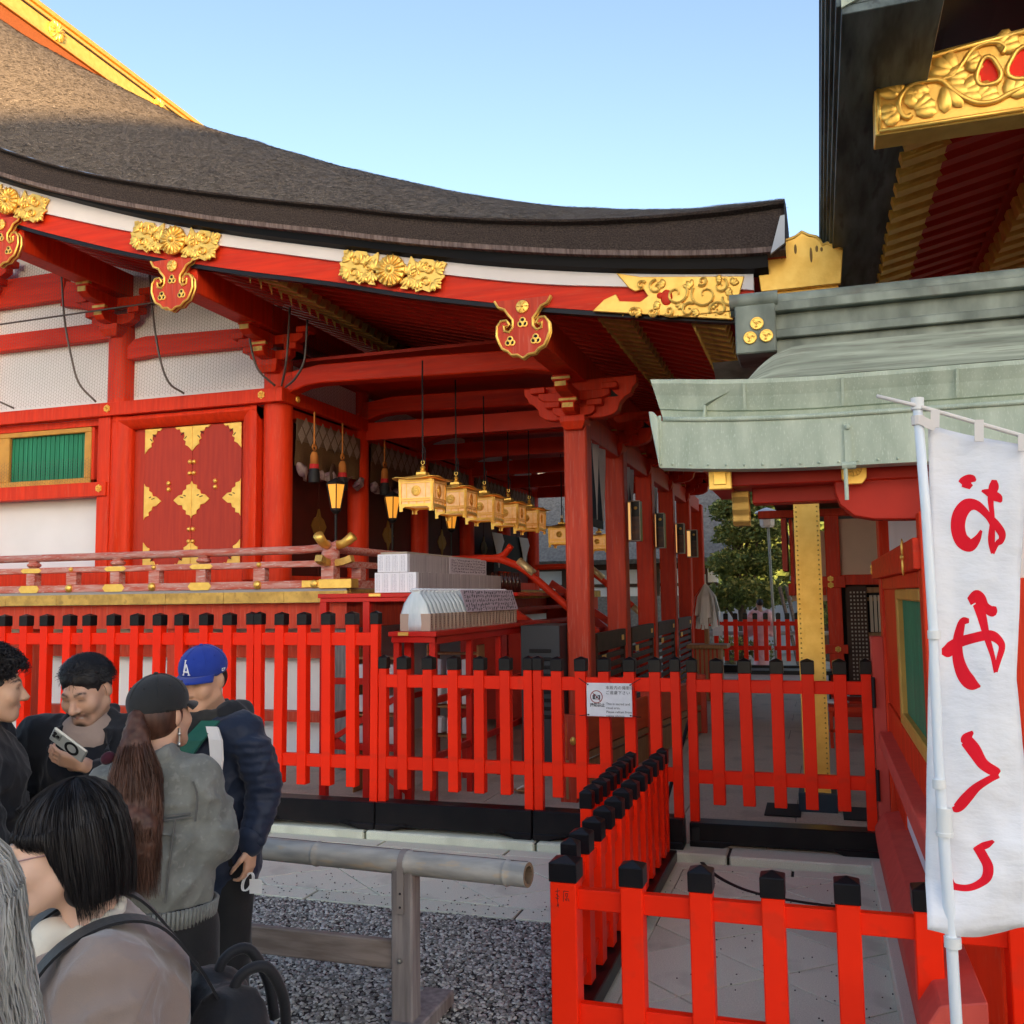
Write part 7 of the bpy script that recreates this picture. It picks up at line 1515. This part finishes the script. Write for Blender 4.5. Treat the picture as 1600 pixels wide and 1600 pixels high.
# interlocking letters on the cap front, stitched white
def capmark(x0,z0,pts,r,nm):
    b=MB(); P_=[]
    for (x,z) in pts:
        xx=(x0+x); a=xx/.100; zz=z0+z; y=.010-.114*math.cos(a)*math.sqrt(max(0,1-((zz-.052)/.090)**2)) ; P_.append(Vector(hf(.098*math.sin(a)*math.sqrt(max(0,1-((zz-.052)/.090)**2)),y-.0015,zz)))
    for u,v in zip(P_,P_[1:]): b.tube([u,v],r,6)
    b.build(nm,m_white,cp)
capmark(-.008,.050,[(-.006,.050),(-.006,.006),(.012,.006),(.012,.013)],.0026,'letter_l'); capmark(-.008,.050,[(-.011,.050),(-.001,.050)],.002,'letter_l')
capmark(-.008,.050,[(-.010,-.006),(.004,.036),(.018,-.006)],.0026,'letter_a'); capmark(-.008,.050,[(-.005,.008),(.013,.008)],.0022,'letter_a'); capmark(-.008,.050,[(-.014,-.006),(-.006,-.006)],.002,'letter_a'); capmark(-.008,.050,[(.013,-.006),(.023,-.006)],.002,'letter_a')
b=MB(); fq=[Vector(hf(.0955*math.cos(a_)*1.0,.010+.112*math.sin(a_)*1.0,zz)) for a_,zz in ((.10,.044),(.0,.036),(-.10,.036),(-.08,.046),(.1,.044))]
for u,v in zip(fq,fq[1:]): b.tube([u,v],.0014,5)
b.build('flag_mark',m_white,cp)
q=SDF(); q.cap((0,.03,.86),(0,.03,1.28),.20,.215,.06); q.cap((-.17,.03,1.40),(.17,.03,1.40),.105,None,.06)
for (a,c,r0,r1) in ((sL,eL,.090,.080),(eL,wL,.078,.056),((-.22,.02,1.41),(-.29,.02,1.16),.10,.09),((-.29,.02,1.16),(-.27,-.08,.97),.088,.06)):
    a=np.array(a);c=np.array(c); nq=6
    for i in range(nq): t0=i/nq; t1=(i+1)/nq; rr=r0+(r1-r0)*(t0+t1)/2; q.ell(a+(c-a)*((t0+t1)/2),(rr,rr,np.linalg.norm(c-a)/nq*.95),.012,0,None)
q.cap((0,-.24,.86),(0,-.20,1.46),.02,.05,.02,0,True); q.cap((0,-.01,1.62),(0,-.0,1.46),.055,.07,.02,0,True); sdf_obj(q,.0085,'puffer_jacket',m_navy,p.t,None,1,((.07,.018),(.025,.007)))
q=SDF(); q.cap(np.array(wL)+(0,0,.035),np.array(wL)+(0,0,.0),.050,.046,.01); sdf_obj(q,.007,'cuff',m_navy,p.t,None,1)
b=MB(); st_=[(.145,-.075,1.445),(.185,-.088,1.40),(.205,-.095,1.33),(.205,-.10,1.26),(.196,-.10,1.20)]; b.grid([[Vector((x-.022*w_,y-.020,z)),Vector((x+.03*w_,y-.004,z))] for (x,y,z),w_ in zip(st_,(1,1.1,1,.8,.5))]); b.build('white_stripe',m_cream,p.t,solid=.012)
b=MB(); b.grid([[Vector((.055,-.195,1.30)),Vector((.10,-.185,1.30))],[Vector((.075,-.175,1.40)),Vector((.15,-.14,1.40))],[Vector((.09,-.10,1.47)),Vector((.155,-.06,1.47))]]); b.build('green_lining',m_teal,p.t,solid=.012)
q=SDF()
for a in range(16): x0=2*math.pi*a/16; q.cap((.082*math.cos(x0),.0+.082*math.sin(x0),1.455+.02*math.sin(x0*2)),(.088*math.cos(x0+.4),.0+.088*math.sin(x0+.4),1.475),.034,None,.02)
q.cap((-.04,-.11,1.43),(-.05,-.19,1.15),.05,.06,.03); q.cap((.03,-.11,1.43),(.02,-.19,1.15),.05,.06,.03); sdf_obj(q,.008,'scarf',m_scarf,p.t,None,1,((.03,.014),))
q=SDF(); q.cap((-.09,.10,1.465),(.09,.10,1.465),.055,None,.04); q.cap((-.10,.04,1.50),(-.06,.12,1.49),.04,None,.03); q.cap((.12,.0,1.49),(.08,.12,1.49),.045,None,.03); q.cap((.13,.02,1.50),(.16,.05,1.46),.035,None,.03); sdf_obj(q,.008,'hood',m_blackj,p.t,None,2,((.05,.02),)); p.trousers(h=1.73,w=.12,hem=.11)
mk=T('face_mask','white face mask dangling from the hand of the man in the blue cap','mask',(-2.283,3.485,0.813)); b=MB(); c=Vector((-2.171,3.306,0.852))
for k in range(2): b.tube([c+_vr*(.006*k)+(_vr*.018*math.cos(a)+_vu*.035*math.sin(a))*1.0+_vr*.012*math.sin(a) for a in [2*math.pi*i/16 for i in range(17)]],.0028,5,cap=False)
b.build('ear_loop',m_white,mk); b=MB(); b.grid([[c+_vr*(.010+.004*math.sin(i))+_vu*(-.045+.028*j)+_vr*.022*i for j in range(3)] for i in range(3)]); b.build('mask_fabric',m_white,mk,solid=.002)
# ---- P3: woman with a long ponytail seen from behind ----
p=Fig('woman with a long brown ponytail, charcoal cap and grey denim jacket seen from behind',(-2.185,2.785,0),R(207))
p.pal=skinpal((.58,.34,.23)); h0=(0,-.02,1.555); p.head(h0,rotm(R(-28),R(-4),R(3)),wide=1.0)
aR=((-.14,.02,1.345),(-.19,.01,1.14),(-.13,-.17,1.07)); aL=((.155,.02,1.34),(.235,.0,1.12),(.17,-.18,1.06))
p.body(1.64,arms=(aR,aL)); p.neck((0,.03,1.40),.050); p.done(.0075); hf=sub_frame(p.hc,p.Rm)
baseball_cap(p.t,hf,p.Rm,m_capb,s=1.03)
q=SDF(); q.ell(hf(0,.025,.0),(.084,.098,.085),.01,0,p.Rm); q.ell(hf(0,-.1,-.03),(.09,.085,.12),.012,0,p.Rm,True); sdf_obj(q,.006,'hair',m_hairbr,p.t,None,1)
q=SDF(); q.ell((0,.035,1.10),(.168,.150,.26),.05); q.ell((0,.035,1.0),(.182,.148,.10),.05); q.cap((-.125,.03,1.335),(.125,.03,1.335),.085,None,.06); q.cap((-.06,.05,1.37),(.06,.05,1.37),.062,None,.05)
for A in (aR,aL):
    q.cap(A[0],A[1],.078,.084,.010); q.ell(np.array(A[1])+np.array((0,.02,-.01)),(.085,.09,.075),.02); q.cap(A[1],A[2],.082,.058,.02)
q.cap((-.05,-.02,1.44),(-.04,.08,1.435),.028,None,.02); q.cap((.05,-.02,1.44),(.04,.08,1.435),.028,None,.02); q.cap((-.04,.085,1.435),(.04,.085,1.435),.028,None,.02)
for sg in (-1,1): q.cap((sg*.10,.03,.98),(sg*.09,.03,1.30),.10,.09,.05)
for A in (aR,aL): folds(q,A[0],A[1],.086,6,15,.007,.016); folds(q,A[1],A[2],.080,7,16,.009,.014)
folds(q,(0,.035,.95),(0,.035,1.30),.152,11,17,.010,.016,.8)
JQ=q
jk=sdf_obj(q,.0085,'denim_jacket',m_denim,p.t,None,2,((.10,.030),(.045,.010)))
b=MB(); rg=random.Random(3)
for k in range(84):
    a=2*math.pi*k/84; b.tube([(.205*math.cos(a),.035+.150*math.sin(a),.945),(.196*math.cos(a),.035+.142*math.sin(a),.885)],.0075,5)
b.build('ribbed_hem',m_denim,p.t,smooth=True)
def seam(pts,r=.0035): b=MB(); b.tube(smooth_path(pts,5),r,5); b.build('seam',mat('seam_thread',(.10,.10,.095),rough=.9) if 'seam_thread' not in bpy.data.materials else bpy.data.materials['seam_thread'],p.t)
# the seams and the ponytail are laid on the back of the jacket
_bk={}
def on_back(x,z,off=.004):
    k=(round(x,2),round(z,2))
    if k not in _bk: _bk[k]=JQ.hit(x,z)
    return (x,(_bk[k] if _bk[k] is not None else .12)+off,z)
for zz in (1.245,1.235): seam([on_back(x,zz+.02*abs(x),.010) for x in (-.13,-.07,0,.07,.13)])
for sg in (-1,1): seam([on_back(sg*.085,1.24,.010),on_back(sg*.075,1.10,.010),on_back(sg*.065,.98,.01)]); seam([on_back(sg*.135,1.39-.04,.008),on_back(sg*.15,1.30,.010),on_back(sg*.145,1.22,.01)]); 
def strands(par,n,path,m,wd,seed,name='hair_strands'):
    rg=random.Random(seed); b=MB()
    for k in range(n):
        P_=path(rg,k/n)
        if P_ is None: continue
        P_=[Vector(q) for q in P_]; vs_=[]; L=len(P_)
        sd=None
        for j,q in enumerate(P_):
            t=(P_[min(j+1,L-1)]-P_[max(j-1,0)]).normalized(); 
            if sd is None: sd=t.cross(Vector((rg.gauss(0,1),rg.gauss(0,1),rg.gauss(0,1)))).normalized()
            sd=(sd-t*sd.dot(t)).normalized(); w=wd*(1-.75*(j/(L-1))**2); vs_+= [q-sd*w,q+sd*w]
        b.add(vs_,[(2*j,2*j+1,2*j+3,2*j+2) for j in range(L-1)])
    o=b.build(name,m,par,smooth=True,kind='stuff'); return o
tie=np.array(hf(0,.118,.005))
def pony(rg,u):
    a=rg.uniform(-1,1); d=rg.uniform(0,1); x=a*.082; L=rg.uniform(.33,.54); pts=[tie+np.array((a*.02,-.02+.02*d,.02*rg.random()))]; ph=rg.uniform(0,6)
    for j in range(1,11):
        t=j/10; z=tie[2]-.01-L*t; wav=.015*math.sin(t*8+ph)*t; xx=tie[0]*(1-t)+x*min(1,.3+t*1.6)*(1-.25*max(0,t-.6))+wav+.03*t; yb_=on_back(max(-.15,min(.15,xx)),min(1.40,z))[1]
        bul=.012+(.018+.050*math.sqrt(max(0,1-a*a)))*d*(1-.35*t); f=min(1,t*4); pts.append((xx,(tie[1]+.01)*(1-f)+max(yb_+bul,.10)*f,z))
    return pts
strands(p.t,5000,pony,m_hairbr,.0009,5)
q=SDF()
for j in range(10):
    t=j/9; z=tie[2]-.01-.40*t; w=.030+.048*min(1,t*2.0)-.02*max(0,t-.7); xx=tie[0]*(1-t)+.03*t; y=on_back(max(-.15,min(.15,xx)),min(1.40,z))[1]; f=min(1,t*4); q.ell((xx,tie[1]*(1-f)+max(y+.022,.10)*f,z),(w,.030,.05),.04)
sdf_obj(q,.007,'ponytail',m_hairbr,p.t,None,2,((.02,.012),))
q=SDF(); q.cap(hf(.05,.02,-.09),hf(.075,.0,-.19),.02,.014,.02); sdf_obj(q,.007,'side_lock',m_hairbr,p.t,None,1)
b=MB(); e=Vector(hf(-.082,.01,-.045)); b.tube([e,e+Vector((0,0,-.05))],.004,6); b.ell(e+Vector((0,0,-.055)),(.007,.007,.010),6); b.ell(e+Vector((0,0,-.02)),(.006,.006,.008),6); b.build('earring',m_steel,p.t)
b=MB()
for s_ in (-1,1): b.ell((.115+s_*.022,.12,1.43+s_*.006),(.026,.012,.020),8,Matrix.Rotation(R(35*s_),3,'Y'))
b.grid([[on_back(.085+.018*i,1.40-.13*j,.018) for j in range(4)] for i in range(3)]); b.build('maroon_scarf',m_maroon,p.t,smooth=True,solid=.006)
p.trousers(h=1.64,w=.125,hem=.13)
# ---- P5: woman with a black bob in front ----
p=Fig('woman with a chin length black bob, glasses and a mauve beige coat in the foreground',(-1.525,1.70,-.065),R(-40))
p.pal=skinpal((.70,.45,.33)); h0=(0,-.035,1.505); p.head(h0,rotm(R(-10),R(9),0),wide=1.0,lip=(.45,.2,.18))
aR=((-.17,.03,1.27),(-.24,.06,1.02),(-.18,-.16,.92)); aL=((.17,.03,1.27),(.25,.04,1.02),(.2,-.16,.92))
p.body(1.58,arms=(aR,aL)); p.neck((0,.035,1.32),.050); p.done(.0062); hf=sub_frame(p.hc,p.Rm)
RB_=(.094,.112,.106); CB=(0,.018,.026)
def bob(rg,u):
    a=rg.uniform(0,2*math.pi); dx,dy=math.sin(a),-math.cos(a)      # a=0 is the face
    fa=abs((a+math.pi)%(2*math.pi)-math.pi)                        # angle from the face direction
    rr=1-.13*rg.random()**2; crown=np.array((.0,.025,.0)); pts=[]
    lay=rg.random(); cut=-.125+.01*rg.gauss(0,1)+.012*math.sin(a*3)
    if fa<1.15: cut=.016+.005*rg.gauss(0,1)-.012*max(0,fa-.6)     # fringe over the brows
    elif fa<1.50: cut=-.02-.28*(fa-1.15)
    for j in range(13):
        t=j/12; ph=t*2.0
        if ph<1.15:
            s_=math.sin(ph/1.15*math.pi/2); c_=math.cos(ph/1.15*math.pi/2); q=np.array(CB)+np.array((dx*RB_[0]*s_,dy*RB_[1]*s_+.02*(1-s_),RB_[2]*c_))*rr; last=q
        else:
            f=(ph-1.15)/.85; z=last[2]+(cut-last[2])*f; bulge=1+.07*math.sin(f*2.6)-.10*f**3; q=np.array((CB[0]+dx*RB_[0]*rr*bulge,CB[1]+dy*RB_[1]*rr*bulge,z))
        pts.append(hf(*(q+np.array((rg.gauss(0,.0006),rg.gauss(0,.0006),0)))))
        if fa<1.15 and ph>=1.15 and q[2]<=cut+.001: break
    return pts
strands(p.t,8000,bob,m_hairb,.0008,9)
q=SDF(); q.ell(hf(0,.02,.022),(.082,.100,.090),.01,0,p.Rm); q.cap(hf(0,.045,.0),hf(0,.05,-.085),.072,.060,.03); q.cap(hf(-.05,.03,.0),hf(-.055,.02,-.095),.040,.030,.03); q.cap(hf(.05,.03,.0),hf(.055,.02,-.095),.040,.030,.03); q.ell(hf(0,-.125,-.03),(.085,.095,.085),.01,0,p.Rm,True); q.ell(hf(0,-.10,-.10),(.075,.10,.09),.01,0,p.Rm,True); sdf_obj(q,.006,'hair',m_hairb,p.t,None,2)
m_spec=mat('rose_metal',(.45,.25,.22),rough=.3,metal=.8)
for x in (-1,1):
    b=MB(); b.tube([hf(x*.036+.027*math.cos(a),-.118+.006*abs(math.cos(a)),-.006+.022*math.sin(a)) for a in [2*math.pi*i/18 for i in range(19)]],.0014,6,cap=False); b.tube([hf(x*.063,-.112,.0),hf(x*.075,-.06,.002),hf(x*.079,.0,.0)],.0014,6); b.build('glasses_rim',m_spec,p.t)
b=MB(); b.tube([hf(-.010,-.122,.0),hf(0,-.126,.003),hf(.010,-.122,.0)],.0014,6); b.build('glasses_bridge',m_spec,p.t)
q=SDF(); q.cap((0,.05,.55),(0,.04,1.14),.24,.20,.07); q.cap((-.13,.04,1.255),(.13,.04,1.255),.088,None,.07); q.cap((-.05,.06,1.30),(.05,.06,1.30),.055,None,.05)
for A in (aR,aL): q.cap(A[0],A[1],.088,.080,.06); q.cap(A[1],A[2],.078,.06,.04)
for A in (aR,aL): folds(q,A[0],A[1],.088,9,5); folds(q,A[1],A[2],.075,6,6)
folds(q,(0,.05,.75),(0,.04,1.12),.222,9,7,.013)
for A in (aR,aL):
    sgn=1 if A[0][0]>0 else -1
    for i_ in range(14): an=2*math.pi*i_/14; an2=2*math.pi*(i_+1)/14; q.cap((A[0][0]-sgn*.035,A[0][1]+.095*math.cos(an),A[0][2]-.02+.098*math.sin(an)),(A[0][0]-sgn*.035,A[0][1]+.095*math.cos(an2),A[0][2]-.02+.098*math.sin(an2)),.006,None,.006)
q.cap((0,-.0,1.40),(0,-.03,1.31),.055,.05,.02,0,True)
sdf_obj(q,.0085,'coat',m_beige,p.t,None,2,((.12,.035),(.04,.010)))
q=SDF()
for a in range(12): x0=2*math.pi*a/12; q.cap((.056*math.cos(x0),.022+.058*math.sin(x0),1.325+.02*math.sin(x0)),(.058*math.cos(x0+.5),.022+.06*math.sin(x0+.5),1.345+.02*math.sin(x0+.5)),.012,None,.008)
q.cap((0,-.055,1.31),(0,-.12,1.20),.045,.05,.02); sdf_obj(q,.006,'cream_collar',m_cream2,p.t,None,1); p.trousers(h=1.5)
# her backpack: body behind, straps over both shoulders
bp=T('backpack','black fabric backpack with looped handles worn by the woman in the beige coat','backpack',(-1.525,1.70,.635),R(-40),None,local=True); zo=-.7
q=SDF(); q.cap((-.07,.33,.80+zo),(-.07,.30,1.08+zo),.10,.085,.05); q.cap((.07,.33,.80+zo),(.07,.30,1.08+zo),.10,.085,.05); q.ell((0,.40,.85+zo),(.11,.06,.12),.04); sdf_obj(q,.01,'bag_body',m_backp,bp,None,2,((.06,.02),(.02,.006)))
for x in (-.035,.035): b=MB(); b.tube(smooth_path([(x-.02+.05*(x>0),.30,1.09+zo),(x*1.8,.32,1.17+zo),(x*1.9,.38,1.185+zo),(x*1.6,.425,1.11+zo),(x*1.2,.44,1.02+zo)],6),.013,8); b.build('handle_loop',m_backp,bp,smooth=True)
def strap(pts,w,nm='shoulder_strap'):
    P_=smooth_path(pts,6); b=MB(); g=[]
    for i,q in enumerate(P_):
        q=Vector(q); t=(Vector(P_[min(i+1,len(P_)-1)])-Vector(P_[max(0,i-1)])).normalized(); n=Vector((0,q.y-.04,q.z-1.12)).normalized(); s_=t.cross(n).normalized(); g.append([q-s_*w+Vector((0,0,zo)),q+s_*w+Vector((0,0,zo))])
    b.grid(g); b.build(nm,m_backp,bp,solid=.006)
for x in (-.115,.115): strap([(x*.55,.29,1.12),(x*.85,.22,1.24),(x,.13,1.345),(x*1.05,.03,1.365),(x*1.08,-.07,1.32),(x*1.05,-.135,1.22),(x,-.165,1.08),(x*1.1,-.15,.92)],.025)
b=MB(); b.tube(smooth_path([(-.12,.41,1.02+zo),(0,.455,.99+zo),(.12,.41,1.02+zo)],5),.006,6); b.ell((.05,.452,1.0+zo),(.012,.008,.008),8); b.build('zip',m_steel,bp,smooth=True)
b=MB()
for k in range(2): b.ell((.03+.02*k,.462,.90-.03*k+zo),(.006,.004,.006),6)
b.build('metal_stud',m_gold,bp,smooth=True)
b=MB(); b.b2((.19,.36,.86+zo),(.20,.40,.90+zo)); b.build('turquoise_tag',mat('turquoise',(.05,.6,.5),rough=.6),bp)
# ---- P6: grey haired person at the left edge ----
p=Fig('person with long wavy grey hair, cut by the left edge in the near foreground',(-1.045,.885,0),R(50))
p.pal=skinpal((.72,.48,.36)); p.head((0,-.03,1.545),rotm(R(-25),R(6),0)); p.body(1.62,arms=(((-.19,.02,1.30),(-.24,0,1.05),(-.2,-.1,.9)),((.19,.02,1.30),(.24,0,1.05),(.2,-.1,.9)))); p.neck((0,.03,1.36),.05); p.done(.011); hf=sub_frame(p.hc,p.Rm)
def grey(rg,u):
    a=rg.uniform(1.0,2*math.pi-1.0); dx,dy=math.sin(a),-math.cos(a); rr=1.0+.16*rg.random(); pts=[]; ph0=rg.uniform(0,6)
    for j in range(18):
        t=j/17
        if t<.35: s_=math.sin(t/.35*math.pi/2); c_=math.cos(t/.35*math.pi/2); q=np.array((dx*.095*s_,.018+dy*.11*s_,.026+.104*c_))*rr; last=q
        else: f=(t-.35)/.65; q=last+np.array((dx*.03*f,dy*.02*f,-.36*f)); 
        wv=.016*t; pts.append(hf(*(q+np.array((wv*math.sin(t*16+ph0),wv*math.cos(t*13+ph0),wv*math.sin(t*9+ph0))))))
    return pts
strands(p.t,4500,grey,m_hairg,.0008,12); q=SDF(); q.ell(hf(0,.03,.02),(.09,.10,.095),.01,0,p.Rm); q.cap(hf(0,.06,0),hf(0,.07,-.26),.085,.07,.03); q.ell(hf(0,-.12,-.03),(.085,.10,.12),.01,0,p.Rm,True); sdf_obj(q,.008,'hair',m_hairg,p.t,None,2,((.03,.012),))
q=SDF(); q.cap((0,.04,.7),(0,.03,1.18),.2,.19,.07); q.cap((-.17,.03,1.28),(.17,.03,1.28),.09,None,.07); q.cap((-.19,.02,1.29),(-.24,0,1.05),.085,.075,.05); q.cap((.19,.02,1.29),(.24,0,1.05),.085,.075,.05); sdf_obj(q,.011,'blue_jacket',cloth('denim_blue',(.03,.06,.11),(.04,.075,.13)),p.t,None,2,((.1,.03),)); p.trousers(h=1.62)
# ---- P7: man in pink robes far back ----
p=Fig('man in a pale pink robe standing with his back turned behind the far fence',(-1.41,24.2,.06),R(190)); p.pal=skinpal((.45,.26,.17)); p.head((0,-.01,1.625),rotm(R(15),0,0)); p.body(1.72,arms=(((-.2,.02,1.4),(-.26,-.02,1.14),(-.18,-.2,1.1)),((.2,.02,1.4),(.26,-.02,1.14),(.18,-.2,1.1)))); p.neck((0,.03,1.45)); p.done(.012); hf=sub_frame(p.hc,p.Rm)
q=SDF(); q.ell(hf(0,.022,.03),(.082,.10,.092),.01,0,p.Rm); q.ell(hf(0,-.12,-.04),(.09,.08,.1),.01,0,p.Rm,True); sdf_obj(q,.01,'hair',m_hairb,p.t,None,1)
m_pinkr=cloth('pale_pink_robe',(.80,.52,.55),(.74,.46,.50),rough=.7); q=SDF(); q.cap((0,.03,.15),(0,.03,1.25),.19,.17,.06); q.cap((-.16,.03,1.38),(.16,.03,1.38),.09,None,.06)
for sg in (-1,1): q.cap((sg*.2,.02,1.38),(sg*.30,-.02,1.12),.10,.13,.05); q.cap((sg*.30,-.02,1.12),(sg*.27,-.12,.95),.13,.15,.05)
sdf_obj(q,.014,'robe',m_pinkr,p.t,None,2,((.12,.04),))
